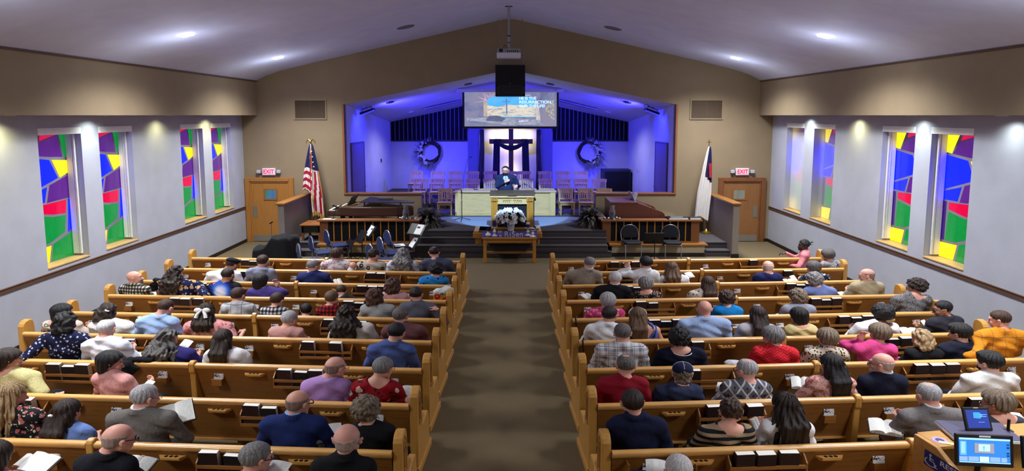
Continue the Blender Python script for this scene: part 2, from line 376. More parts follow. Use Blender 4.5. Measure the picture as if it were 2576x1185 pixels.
for sgn, X, wins in ((-1, XL, LW), (1, XR, RW)):
    for wi, (w0, w1) in enumerate(wins):
        k += 1; root = bpy.data.objects.new('window_%d' % k, None); COL.objects.link(root); root['kind'] = 'structure'
        gx = X + sgn * .27; zt, zb = WZ1 - .0, WZ0 + .03
        g0, g1 = w0 + .03, w1 - .015
        def uvp(u, v, off=0):
            y = g0 + (g1 - g0) * (u if sgn < 0 else 1 - u)
            return (gx + sgn * off, y, zt - .12 - (zt - .12 - zb) * v)
        if sgn > 0: pass
        mb = MB()
        for c, poly in PANES:
            cu = sum(p[0] for p in poly) / len(poly); cv = sum(p[1] for p in poly) / len(poly)
            pts = [uvp(p[0], p[1]) for p in poly]
            if sgn > 0: pts = pts[::-1]
            mb.mat(GK.index(c)); mb.quad(*pts)
        mb.build('stained_glass', [GM[q] for q in GK], root)
        # lead lines: a backing sheet just behind the panes, proud came strips along pane edges
        mb = MB()
        a, b = sorted((gx + sgn * .0012, gx + sgn * .03)); mb.box((a, w0, zb - .03), (b, w1, zt))
        mb.build('lead_came', M_CAME, root)
        s0 = X - sgn * .012
        mb = MB(); a, b = sorted((s0, X + sgn * .27)); mb.box((a, w0 + .002, WZ0 - .0), (b, w1 - .002, WZ0 + .025)); mb.build('window_sill', M_SILL, root, bevel=.004)
        a, b = sorted((X - sgn * .014, X + sgn * .06)); MB().box((a, w0 - .0, zt - .105), (b, w1 + .0, zt + .01)).build('valance', M_VAL, root, bevel=.004)
        # vertical blind: stacked vanes at the far jamb, or drawn across
        if sgn > 0 and wi >= 2:
            mb = MB(); nv = 12; xx = X + sgn * .16
            for i in range(nv):
                y = w0 + .03 + (w1 - w0 - .06) * (i + .5) / nv; dy = (w1 - w0) / nv * .53; dx = .028 if wi == 2 else .02
                mb.quad((xx + dx, y - dy, WZ0 + .05), (xx - dx, y + dy, WZ0 + .05), (xx - dx, y + dy, zt - .1), (xx + dx, y - dy, zt - .1))
            mb.build('vertical_blind', M_SHEER if wi == 2 else M_VANE, root)
        else:
            mb = MB()
            for i in range(4):
                xa = X + sgn * (.105 + .022 * i); a, b = sorted((xa, xa + sgn * (.014 if i < 3 else .085))); mb.box((a, w1 - .055 + .008 * (i % 2), WZ0 + .06), (b, w1 - .01, zt - .1))
            mb.build('vertical_blind', M_VAL, root)
# chancel shell
BX0, BX1, BZ, BAP = -4.42, 4.23, 3.41, 4.36
CXB = (BX0 + BX1) / 2
mb = MB()
mb.quad((OX0, Y1, .3), (BX0, YB, .3), (BX0, YB, BZ), (OX0, Y1, 3.96)); mb.build
o = struct('wall_chancel_left', mb, M_CHAN)
struct('wall_chancel_right', MB().quad((OX1, Y1, .3), (OX1, Y1, 3.96), (BX1, YB, BZ), (BX1, YB, .3)), M_CHAN)
struct('ceiling_chancel', MB().quad((OX0, Y1 - .2, 3.96 + .0), (BX0, YB, BZ), (CXB, YB, BAP), (CX, Y1 - .2, 4.93)).quad((OX1, Y1 - .2, 3.96), (CX, Y1 - .2, 4.93), (CXB, YB, BAP), (BX1, YB, BZ)), M_CHAN)
struct('wall_chancel_back', MB().prism([(BX0 - .1, .3), (BX1 + .1, .3), (BX1 + .1, BZ), (CXB, BAP + .02), (BX0 - .1, BZ)], 'y', YB, YB + .2), M_CHAN)
# projecting surround of the niche
def arch(x0, x1, z0, z1, r, n=8):
    pts = [(x0, z0), (x1, z0)]
    for i in range(n + 1): a = math.pi / 2 * i / n; pts.append((x1 - r + r * math.cos(a), z1 - r + r * math.sin(a)))
    for i in range(n + 1): a = math.pi / 2 * (1 + i / n); pts.append((x0 + r + r * math.cos(a), z1 - r + r * math.sin(a)))
    return pts
mb = MB(); oa = arch(-1.58, 1.45, .66, 3.28, .28); ia = arch(-1.16, 1.03, .66, 3.22, .3); n = len(oa); ys = (23.45, 23.99)
vs = [(x, y, z) for y in ys for P in (oa, ia) for x, z in P]
fs = []
for i in range(1, n):
    j = (i + 1) % n
    fs += [(i, j, n + j, n + i)[::1], (2 * n + i, 3 * n + i, 3 * n + j, 2 * n + j), (i, 2 * n + i, 2 * n + j, j), (n + i, n + j, 3 * n + j, 3 * n + i)]
mb.add(vs, fs); struct('wall_niche_surround', mb, wallmat('grey_blue_paint', '#6a6a80', .05, 60))
# dark slatted acoustic panels
for nm, x0, x1, sg in (('3', BX0 + .01, -1.62, 1), ('4', 1.47, BX1 - .01, -1)):
    r = bpy.data.objects.new('wall_slat_panel_' + ('left' if sg > 0 else 'right'), None); COL.objects.link(r); r['kind'] = 'structure'
    top = lambda x: BAP - .01 - abs(x - CXB) * (BAP - BZ) / (CXB - BX0)
    MB().prism([(x0, 2.75), (x1, 2.75), (x1, top(x1)), (x0, top(x0))], 'y', YB - .03, YB - .005).build('acoustic_cloth', plain('black_cloth', '#05060f', .95), r)
    mb = MB(); n = 18
    for i in range(n + 1):
        x = x0 + (x1 - x0) * i / n; mb.box((x - .012, YB - .07, 2.75), (x + .012, YB - .03, top(x)))
    mb.build('slat', plain('grey_slat', '#55556a', .6), r); MB().box((x0, YB - .08, 2.71), (x1, YB - .0, 2.76)).build('rail', plain('dark_rail', '#1b1b2c', .6), r)
# chancel fittings: louvre strips, speakers, small doors, thermostats
def chan_ceil_z(x, y):
    t = (y - Y1 + .2) / (YB - Y1 + .2); e = 3.96 + (BZ - 3.96) * t; a = 4.93 + (BAP - 4.93) * t; xc = CX + (CXB - CX) * t
    w = (OX1 - CX) + ((BX1 - CXB) - (OX1 - CX)) * t
    return a - (a - e) * abs(x - xc) / w
def on_chan(px, py):
    r0 = ray(px, py); lo, hi = 18.9, 24.
    for _ in range(40):
        t = (lo + hi) / 2
        if CAMZ + r0.z * t / r0.y < chan_ceil_z(r0.x * t / r0.y, t): lo = t
        else: hi = t
    return Vector((r0.x * t / r0.y, t, chan_ceil_z(r0.x * t / r0.y, t)))
def chan_orient(o, x): o.rotation_euler = (-math.atan(.11), math.atan(.205) * (1 if x > CX else -1), 0)
for px, py, w in ((981, 257, 'near the opening on the piano side'), (1178, 211, 'near the ridge on the piano side'), (1384, 211, 'near the ridge on the organ side'), (1578, 257, 'near the opening on the organ side')):
    p = on_chan(px, py); r = thing('chancel_ceiling_speaker', 'round black chancel ceiling speaker ' + w, 'speaker', p); chan_orient(r, p.x)
    MB().lathe([(.10, -.02), (.12, -.02), (.125, 0), (.1, 0)], 24).build('grille', M_BLACK, r, True)
for px, py, w in ((1034, 282, 'piano'), (1529, 282, 'organ')):
    p = on_chan(px, py); r = thing('chancel_downlight', 'small white recessed downlight in the chancel ceiling, %s side' % w, 'lamp', p); chan_orient(r, p.x)
    MB().lathe([(.09, -.015), (.10, 0), (.07, 0)], 24).build('trim_ring', M_METW, r, True); MB().lathe([(.07, -.012), (.07, 0)], 20).build('bulb', emis('downlight_glow', '#fff7ea', 3), r)
for (xa, ya), (xb, yb), w in (((1068, 272), (1158, 252), 'piano'), ((1405, 250), (1500, 273), 'organ')):
    a = on_chan(xa, ya); b = on_chan(xb, yb); c = (a + b) / 2; d = (b - a); r = thing('chancel_air_vent', 'long flat air vent in the chancel ceiling, %s side' % w, 'vent', c - Vector((0, 0, .02)))
    r.rotation_euler = d.to_track_quat('X', 'Z').to_euler(); l = d.length / 2
    mb = MB()
    for y in (-.1, -.05, 0, .05, .1): mb.box((-l, y - .018, -.03), (l, y + .018, -.018))
    mb.build('louvre', plain('vent_grey', '#4c4c58', .5), r); MB().box((-l, -.14, -.02), (l, .14, 0)).build('frame', plain('vent_white', '#8a8a95', .5), r)
for sg, Xw, w, sx in ((-1, OX0, 'piano', 0), (1, OX1, 'organ', 0)):
    # narrow door on the chancel side wall
    y0, y1 = (19.35, 20.55) if sg < 0 else (19.45, 20.55)
    xa = lambda y: OX0 + (BX0 - OX0) * (y - Y1) / (YB - Y1) if sg < 0 else OX1 + (BX1 - OX1) * (y - Y1) / (YB - Y1)
    p0, p1 = Vector((xa(y0) - sg * .015, y0, .66)), Vector((xa(y1) - sg * .015, y1, .66)); d = p1 - p0
    r = bpy.data.objects.new('door_%d' % (3 if sg < 0 else 4), None); COL.objects.link(r); r.location = p0; r.rotation_euler = (0, 0, math.atan2(d.y, d.x)); r['kind'] = 'structure'
    h = 2.14; L_ = d.length
    MB().box((0, -.02, 0), (L_, .02, h)).build('door_leaf', plain('mauve_door', '#77688c', .6), r)
    mb = MB().box((-.04, -.03, 0), (0, .03, h + .04)).box((L_, -.03, 0), (L_ + .04, .03, h + .04)).box((0, -.03, h), (L_, .03, h + .04)); mb.build('door_frame', plain('mauve_frame', '#5d5070', .6), r)
    MB().tube([(L_ - .08, -.03 * -sg, .78), (L_ - .08, .09 * sg * 1, .78), (L_ - .2, .09 * sg, .78)], .015, 8).build('door_handle', M_STEEL, r, True)
    yy = 22.6; q = Vector((xa(yy), yy, 2.1 if sg < 0 else 1.78)); r = thing('wall_sensor', 'small %s sensor box on the chancel side wall, %s side' % ('grey' if sg < 0 else 'white', w), 'sensor', q)
    MB().box((-.03, -.05, -.06), (.03, .05, .06)).build('case', plain('sensor_grey', '#50505c', .5) if sg < 0 else M_METW, r, bevel=.01); MB().box((-.034 * 1, -.02, -.03), (.034, .02, .03)).build('lens', M_BLACK, r)
# led bars
for sg, px in ((-1, 923), (1, 1641)):
    p = on_chan(px, 266); r = thing('led_stage_bar', 'black led stage light on the chancel ceiling, %s side' % ('piano' if sg < 0 else 'organ'), 'stage light', p - Vector((0, 0, .13))); r.rotation_euler = (0, -sg * -.3, R(-20) * -sg)
    MB().box((-.24, -.08, -.07), (.24, .08, -.01)).build('housing', M_BLACK, r, bevel=.01)
    mb = MB()
    for i in range(6): mb.lathe([(.032, -.085), (.032, -.07)], 12, (-.2 + i * .08, 0, 0))
    mb.build('led_lens', emis('led_blue', '#2222ff', 4), r)
    mb = MB().tube([(-.18, 0, -.02), (-.18, 0, .06), (.18, 0, .06), (.18, 0, -.02)], .012, 6); mb.tube([(0, 0, .06), (0, 0, .09)], .02, 8); mb.build('bracket', M_BLACK, r)
    MB().tube([(-.22, .03, 0), (-.28, .05, .06), (-.2, .06, .12), (-.05, .04, .06)], .008, 6).build('cable', M_BLACK, r, True)

# stage, steps, side platforms
SZ_ = .66
ny = [PZ(1283, y, z).y for y, z in ((633, .165), (613, .33), (595, .495), (572, .66))]
SX0, SX1 = -2.52, 2.47
mb = MB()
for i, (y, z) in enumerate(zip([PZ(1283, 648, 0).y - .0] + ny[0:3], (.165, .33, .495, .66))):
    x0, x1 = (SX0 - .25, SX1 + .1) if i == 0 else (SX0, SX1)
    mb.box((x0, y, z - .165), (x1, 18.6, z - .03)); mb.box((x0, y - .025, z - .035), (x1, 18.6, z))
o = struct('floor_steps', mb, M_STAGE, bevel=.012)
mb = MB(); mb.box((OX0 + .0, 18.4, .2), (OX1, YB, .655)); mb.box((-4.4, 20.95, .6), (4.2, YB, .835)); mb.box((-4.4, 22.15, .8), (4.2, YB, .97)); struct('floor_stage', mb, M_STAGE)
struct('floor_stage_lit_inlay', MB().prism([(CX + 2.05 * math.cos(t), 19.2 + 1.78 * math.sin(t)) for t in [math.pi + math.pi * i / 24 for i in range(25)]], 'z', .655, .664), carpet('blue_grey_carpet', '#66748c', '#8996ac', '#76849c'))  # lighter carpet area whose outline and blue partly paint in the spotlight pool
PLY = 16.74
mb = MB(); mb.box((-4.95, PLY + .3, 0), (SX0, YF, .33)); mb.box((SX1, PLY + .3, 0), (4.98, YF, .33))
for x0, x1 in ((-5.83, -4.95), (4.98, 5.66)):
    mb.box((x0, PLY + .02, 0), (x1, PLY + .35, .13)); mb.box((x0, PLY - .01, .13), (x1, PLY + .32, .165)); mb.box((x0, PLY + .31, 0), (x1, YF, .29)); mb.box((x0, PLY + .28, .29), (x1, YF, .33))
struct('floor_side_platforms', mb, M_STAGE, bevel=.01)
mb = MB(); mb.box((-4.98, PLY, .0), (SX0 - .22, PLY + .3, .29)); mb.box((SX1 + .12, PLY, .0), (5.0, PLY + .3, .29)); struct('wall_platform', mb, M_CREAM)
mb = MB(); mb.box((-5.05, PLY - .05, .285), (SX0 - .15, PLY + .32, .335)); mb.box((SX1 + .05, PLY - .05, .285), (5.07, PLY + .32, .335)); struct('trim_6', mb, M_OAKD, bevel=.008)
mb = MB(); mb.box((-4.98, PLY - .015, 0), (SX0 - .22, PLY, .1)); mb.box((SX1 + .12, PLY - .015, 0), (5.0, PLY, .1)); struct('baseboard_platform', mb, M_DARK)
# half walls beside the doors
for sg, xa, xb in ((-1, -5.99, -5.83), (1, 5.66, 5.82)):
    struct('wall_half_' + ('left' if sg < 0 else 'right'), MB().box((xa, 16.6, 0), (xb, YF, 1.38)), M_CREAM if 0 else wallmat('warm_grey_paint', '#8e8478', .08, 60))
    struct('trim_%d' % (7 if sg < 0 else 8), MB().box((xa - .04, 16.53, 1.38), (xb + .04, YF, 1.425)), M_OAKD, bevel=.008)
    struct('baseboard_half_' + ('left' if sg < 0 else 'right'), MB().box((xa - .015, 16.585, 0), (xb + .015, 16.62, .1)), M_DARK)
# doors
for kk, (x0, x1) in enumerate(((-7.68, -6.28), (5.94, 7.30))):
    r = bpy.data.objects.new('door_%d' % (kk + 1), None); COL.objects.link(r); r.location = (x0, YF, 0); r['kind'] = 'structure'; w = x1 - x0; H = 1.87
    mb = MB(); mb.box((0, -.07, 0), (.13, 0, H)); mb.box((w - .13, -.07, 0), (w, 0, H)); mb.box((.13, -.07, H - .11), (w - .13, 0, H))
    mb.box((.13, -.05, 0), (.17, 0, H - .11)); mb.box((w - .17, -.05, 0), (w - .13, 0, H - .11)); mb.box((.17, -.05, H - .15), (w - .17, 0, H - .11))
    mb.build('door_frame', M_DKOAK if kk else M_DOOR, r, bevel=.008)
    MB().box((.17, -.03, .01), (w - .17, -.004, H - .15)).build('door_leaf', wood('door_veneer_dark', '#8d5f33', '#6f4622', (18, 18, .8), .45) if kk else M_DOOR, r)
    wx = .57 if kk == 0 else .45; wz = 1.26
    mb = MB()
    for a, b in (((wx - .04, wz - .04), (wx + .35, wz)), ((wx - .04, wz + .25), (wx + .35, wz + .29)), ((wx - .04, wz), (wx, wz + .25)), ((wx + .31, wz), (wx + .35, wz + .25))): mb.box((a[0], -.045, a[1]), (b[0], -.03, b[1]))
    mb.build('vision_frame', M_OAKD, r)
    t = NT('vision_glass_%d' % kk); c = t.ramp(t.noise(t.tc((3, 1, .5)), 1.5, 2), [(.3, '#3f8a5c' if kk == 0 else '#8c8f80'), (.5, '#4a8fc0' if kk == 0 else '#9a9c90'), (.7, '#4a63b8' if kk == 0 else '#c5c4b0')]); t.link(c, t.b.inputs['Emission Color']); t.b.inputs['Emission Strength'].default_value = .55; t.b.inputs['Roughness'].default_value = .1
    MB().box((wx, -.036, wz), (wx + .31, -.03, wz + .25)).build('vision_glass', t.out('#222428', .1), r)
    px0 = .2 if kk == 0 else w - .33
    MB().box((px0, -.038, .72), (px0 + .12, -.03, 1.05)).build('push_plate', plain('brass_plate', '#8d8878', .4, .5), r)
    MB().box((.19, -.038, .02), (w - .19, -.03, .2)).build('kick_plate', plain('kick_steel', '#9a958c', .4, .6), r)
# ================================================================ pews
SLOPE = .062
def yaisle(k): return 5.38 + .932 * k
XA = {'L': -1.03, 'R': .86}; XJ = {'L': -3.78, 'R': 3.60}; XO = {'L': -6.55, 'R': 6.32}
def rail_y(side, k, x):
    return yaisle(k) + SLOPE * abs(x - XA[side])
RAILZ = .75
NTH = ['rearmost', 'eighth', 'seventh', 'sixth', 'fifth', 'fourth', 'third', 'second', 'first']   # row words counted from the stage: k=8 is first
def rowname(k): return {-1: 'tenth', 0: 'ninth', 1: 'eighth', 2: 'seventh', 3: 'sixth', 4: 'fifth', 5: 'fourth', 6: 'third', 7: 'second', 8: 'first'}[k]
SIDEN = {'L': 'piano side', 'R': 'organ side'}
END_PROF = [(0, 0), (.62, 0), (.60, .10), (.585, .28), (.57, .40), (.55, .445), (.50, .465), (.40, .46), (.33, .445), (.29, .42), (.265, .43), (.24, .50), (.215, .62), (.20, .76), (.19, .85), (.165, .89), (.12, .905), (.06, .895), (.02, .865), (0, .83)]
JOIN_PROF = [(.0, .26), (.13, .26), (.145, .42), (.06, .70), (.05, .765), (.035, .785), (.005, .795), (-.03, .785), (-.042, .76), (-.04, .66), (-.02, .64)]
def end_mesh(x0, x1, outer):
    mb = MB()
    if outer == 2:
        mb.prism([(a, b) for a, b in JOIN_PROF], 'x', x0, x1); mb.prism([(.06, 0), (.56, 0), (.56, .36), (.12, .38), (.08, .3)], 'x', x0 + .01, x1 - .01)
    else: mb.prism([(a, b) for a, b in END_PROF], 'x', x0, x1)
    return mb
def end_base(x0, x1):
    return MB().box((x0 - .015, -.02, 0), (x1 + .015, .66, .085))
def make_pew(L, ends):
    # local frame: x along the pew from 0 to L, y forward, z up; origin under the back rail
    r = thing('pew', 'x', 'pew')
    prof = [(-.012, .745), (-.012, .70), (.115, .30), (.115, .265), (.15, .265), (.15, .31), (.022, .70), (.02, .745)]
    MB().prism(prof, 'x', .01, L - .01).build('back_panel', M_OAKD, r)
    pr = [(-.032 + .036 * (1 - math.cos(a)), .742 + .022 * math.sin(a)) for a in [math.pi * i / 8 for i in range(9)]] + [(.03, .71), (.022, .70), (-.014, .70), (-.026, .712)]
    MB().prism(pr[::-1], 'x', .005, L - .005).build('top_rail', M_RAILW, r, 'sharp')
    MB().box((.01, .098, .262), (L - .01, .118, .285)).build('bottom_trim', M_RAILW, r, bevel=.004)
    MB().prism([(.10, .385), (.10, .36), (.55, .34), (.565, .36), (.56, .385), (.35, .38)], 'x', .01, L - .01).build('seat', M_OAKD, r, bevel=.006)
    for x in (L * .33, L * .66): MB().prism([(.12, 0), (.52, 0), (.50, .34), (.12, .36)], 'x', x - .02, x + .02).build('seat_support', M_OAKD, r)
    for x0, x1, side in ends:
        e = end_mesh(x0, x1, side).build('end_panel', M_OAKV, r, bevel=.018, seg=3)
        if side != 2: end_base(x0, x1).build('base_molding', M_OAKV, e, bevel=.012)
        xf = x1 + .001 if side > 0 else x0 - .001; s = 1 if side > 0 else -1
        if side in (1, -1):
            mb = MB(); pts = [(xf, .06, .52), (xf, .05, .80), (xf, .10, .855), (xf, .145, .80), (xf, .15, .52), (xf, .06, .52)]
            mb.tube(pts, .006, 5); mb.tube([(xf, .10, .80), (xf, .10, .56)], .005, 5); mb.tube([(xf, .10, .70), (xf, .075, .745)], .005, 5); mb.tube([(xf, .10, .70), (xf, .125, .745)], .005, 5)
            mb.build('carved_molding', M_OAKD, e, True)
    return r
def add_rack(r, x, w=.68):
    mb = MB(); a, b = x - w / 2, x + w / 2
    mb.box((a, -.075, .515), (b, .03, .53)); mb.box((a, -.085, .588), (b, -.072, .622)); mb.box((a, -.085, .512), (b, -.07, .545))
    for q in (a, b): mb.prism([(-.085, .512), (.02, .512), (.0, .69), (-.012, .70), (-.085, .64)], 'x', q - .008, q + .008)
    mb.build('book_rack', M_OAKD, r, bevel=.003)
def add_cups(r, x):
    mb = MB(); mb.prism([(x - .125, -.012), (x - .085, -.062), (x + .085, -.062), (x + .125, -.012)], 'z', .645, .667); mb.prism([(x - .10, -.012), (x - .08, -.04), (x + .08, -.04), (x + .1, -.012)], 'z', .625, .645)
    mb.mat(1)
    for i in (-1, 0, 1): mb.lathe([(.017, .6675), (.017, .6685)], 14, (x + i * .045, -.036, 0))
    mb.build('communion_cup_holder', [M_OAK, M_DARK], r)
def add_pocket(r, x):
    mb = MB(); a, b = x - .065, x + .065
    mb.box((a, -.04, .51), (b, -.032, .585)); mb.box((a, -.04, .51), (a + .008, .05, .58)); mb.box((b - .008, -.04, .51), (b, .05, .58)); mb.box((a, -.04, .505), (b, .05, .513)); mb.build('card_pocket', M_OAKD, r, bevel=.002)
HOLE = {}
BOOKS = {('L', 0, 1): [(530, 1), (590, 0), (683, 1)], ('L', 1, 1): [(636, 1), (680, 0)], ('L', 2, 1): [(718, 1), (759, 0), (792, 1)], ('L', 3, 1): [(777, 1), (846, 1)], ('L', 4, 1): [(829, 1), (912, 0)], ('L', 5, 1): [(877, 1), (903, 0)], ('L', 6, 1): [(911, 1), (938, 1), (962, 1)], ('L', 7, 1): [(934, 1), (959, 1)], ('L', 8, 1): [(966, 0), (980, 0)],
 ('L', 1, 0): [(34, 0), (73, 1)], ('L', 2, 0): [(140, 1), (178, 0), (208, 1)], ('L', 3, 0): [(295, 1), (328, 0)], ('L', 4, 0): [(348, 0), (422, 1)], ('L', 5, 0): [(436, 1), (469, 1), (502, 1)], ('L', 6, 0): [(509, 1), (530, 0)], ('L', 7, 0): [(590, 1), (609, 1)], ('L', 8, 0): [(611, 1), (632, 0), (668, 1)],
 ('R', 0, 1): [(1869, 1), (1921, 1), (1980, 1)], ('R', 1, 1): [(1795, 1), (1894, 1)], ('R', 2, 1): [(1742, 1)], ('R', 3, 1): [(1753, 1)], ('R', 4, 1): [(1645, 1), (1671, 0), (1702, 1)], ('R', 5, 1): [(1611, 1), (1642, 0)], ('R', 6, 1): [(1566, 1), (1600, 0)], ('R', 7, 1): [(1564, 1), (1590, 0)], ('R', 8, 1): [(1546, 1), (1575, 0), (1598, 1)],
 ('R', 1, 0): [(2450, 1), (2490, 1), (2530, 0)], ('R', 2, 0): [(2312, 1), (2351, 1), (2390, 1)], ('R', 3, 0): [(2275, 1), (2243, 0)], ('R', 4, 0): [(2120, 1), (2156, 0), (2186, 1)], ('R', 5, 0): [(2052, 1), (2088, 0), (2114, 1)], ('R', 6, 0): [(1990, 1), (2018, 0), (2041, 1)], ('R', 7, 0): [(1989, 1)], ('R', 8, 0): [(1894, 1)]}
M_COVER = plain('maroon_cover', '#2a1a1a', .5, bump=.2); M_COVERB = plain('black_cover', '#17151a', .5, bump=.2)
t_ = NT('page_block'); M_PAGES = t_.out(t_.ramp(t_.wave(t_.tc((1, 1, 1)), 180, .5, 'Y'), [(0, '#e6e4dc'), (1, '#f8f8f4')]), .8)
def make_book(tall):
    h, th, w = (.212, .082, .168) if tall else (.188, .06, .155)
    r = thing('hymnal', 'x', 'book')
    MB().box((-w / 2 + .006, -th / 2 + .004, .004), (w / 2 - .002, th / 2 - .004, h - .004)).build('page_block', M_PAGES, r)
    mb = MB(); mb.box((-w / 2, -th / 2, 0), (w / 2 + .002, -th / 2 + .005, h)); mb.box((-w / 2, th / 2 - .005, 0), (w / 2 + .002, th / 2, h)); mb.box((-w / 2, -th / 2, 0), (-w / 2 + .005, th / 2, h))
    mb.build('cover', M_COVER if tall else M_COVERB, r, bevel=.002)
    return r
BOOKP = {0: make_book(0), 1: make_book(1)}
t_ = NT('leaflet_print'); v_ = t_.tc((1, 1, 1))
M_CARD = t_.out(t_.mix(t_.math('MULTIPLY', t_.math('GREATER_THAN', t_.noise(v_, 42, 4, .7), .53), t_.math('LESS_THAN', t_.math('ABSOLUTE', t_.math('SUBTRACT', t_.sep(v_)[2], .10)), .035)), '#e4e4e6', '#3c3c44'), .7)
def make_card():
    r = thing('visitor_card', 'x', 'card'); MB().box((-.055, -.008, .0), (.055, -.005, .16)).build('front_card', M_CARD, r)
    MB().box((-.05, -.002, .003), (.058, .002, .17)).build('rear_card', M_PAPER, r); return r
CARDP = make_card(); used = {'b0': 0, 'b1': 0, 'card': 0}
PEWP = {}
for side in 'LR':
    sg = -1 if side == 'L' else 1
    for k in range(-1, 9):
        for inner in (1, 0):
            if side == 'R' and k <= 0 and not inner: continue
            xa, xb = (XA[side], XJ[side]) if inner else (XJ[side], XO[side])
            x0, x1 = min(xa, xb), max(xa, xb); L = (x1 - x0) / math.cos(math.atan(SLOPE)) - .004
            key = (side, inner)
            if key not in PEWP:
                if inner:
                    ends = [(L, L + .085, 1), (0, .07, 2)] if side == 'L' else [(-.085, 0, -1), (L - .07, L, 2)]
                else: ends = [(-.085, 0, 0)] if side == 'L' else [(L, L + .085, 0)]
                r = make_pew(L, ends); add_rack(r, L * .5)
                for f in (.285, .71): add_cups(r, L * f)
                for f in (.12, .88): add_pocket(r, L * f)
                PEWP[key] = r; o = r
                if not inner: # shorten clash with the joint post
                    pass
            else: o = copy_tree(PEWP[key])
            o.location = (x0, rail_y(side, k, x0), 0); o.rotation_euler = (0, 0, -sg * -1 * math.atan(SLOPE) if side == 'R' else -math.atan(SLOPE))
            tag(o, 'honey oak pew, %s from the stage on the %s, %s' % (rowname(k), SIDEN[side], 'beside the centre aisle' if inner else 'toward the windows'), 'pew', 'oak church pews in rows')
            Mx = T(*o.location) @ Matrix.Rotation(o.rotation_euler.z, 4, 'Z')
            words = ['nearest the windows', 'in the middle', 'nearest the aisle'] if side == 'L' else ['nearest the aisle', 'in the middle', 'nearest the windows']
            bl = sorted(BOOKS.get((side, k, inner), []))
            for bi, (px, tall) in enumerate(bl):
                X = 0
                for _ in range(4): X = PY(px, HOR + F * 2.93 / yaisle(k), rail_y(side, k, X) - .04).x
                loc = Mx.inverted() @ Vector((X, rail_y(side, k, X) - .04, 0))
                a, b = L * .5 - .245, L * .5 + .245 - .172 * (len(bl) - 1 - bi)
                lx = min(max(loc.x, a + .172 * bi), b)
                if bi and lx - lastx < .172: lx = lastx + .172
                lastx = lx; loc = Mx @ Vector((lx, -.028, .531))
                kk = 'b%d' % tall
                if used[kk] == 0: bo = BOOKP[tall]; used[kk] = 1
                else: bo = copy_tree(BOOKP[tall])
                bo.location = loc; bo.rotation_euler = (R(6 + (bi % 2) * 3), 0, o.rotation_euler.z + R(random.Random(px).uniform(-3, 3)))
                wd = words[{1: [1], 2: [0, 2], 3: [0, 1, 2]}[len(bl)][bi]] if len(bl) > 1 else 'standing alone'
                tag(bo, '%s hymnal %s in the %s rack, %s row from stage, %s' % ('thick maroon' if tall else 'thin black', wd, 'aisle-side' if inner else 'window-side', rowname(k), SIDEN[side]), 'book', 'hymnals in the pew racks')
            if k >= 0:
                for f, wd in ((.12, 0), (.88, 1)):
                    if used['card'] == 0: co = CARDP; used['card'] = 1
                    else: co = copy_tree(CARDP)
                    loc = Mx @ Vector((L * f, -.002, .53)); co.location = loc; co.rotation_euler = (R(random.Random(k * 7 + inner * 3 + wd).uniform(-12, -6)), R(random.Random(k + wd * 5).uniform(-7, 7)), o.rotation_euler.z)
                    near = (wd == 1) == (side == 'L')
                    tag(co, 'leaflets in the card pocket %s end of the %s %s pew, %s' % ('at aisle' if near else 'at window', rowname(k), 'inner' if inner else 'outer', SIDEN[side]), 'leaflet', 'leaflets in the pew card pockets')
# ================================================================ the platform and everything on it
M_PALE = wood('pale_oak', '#cdb27c', '#a98a52', (2, 20, 20), .5); M_PALEV = wood('pale_oak_upright', '#cdb27c', '#a98a52', (20, 20, 1.5), .5)
M_HON = wood('golden_oak', '#b9802f', '#8a5718', (20, 20, 1.5), .4); M_HONX = wood('golden_oak_level', '#b07a35', '#84541c', (1.5, 20, 20), .4)
M_CHAIRW = wood('chair_ash', '#b08d63', '#8a6a44', (16, 16, 2), .45)
# choir screen
a = PZ(1145, 543, .66); b = PZ(1397, 543, .66); Yp = a.y
r = thing('choir_screen', 'long pale oak modesty panel across the stage behind the pulpit', 'screen', (a.x, Yp, .66)); w = b.x - a.x
MB().box((.16, .03, 0), (w - .16, .06, .70)).build('panel', M_PALE, r); MB().box((-.03, -.03, .705), (w + .03, .42, .735)).build('top', M_PALE, r, bevel=.006)
MB().box((.16, .0, 0), (w - .16, .03, .11)).build('base_board', M_PALE, r, bevel=.004)
for x in (0, w - .16): MB().box((x, -.01, 0), (x + .16, .07, .705)).build('post', M_PALEV, r, bevel=.004)
for x in (.02, w - .08): MB().box((x, .07, 0), (x + .06, .38, .705)).build('side_panel', M_PALEV, r)

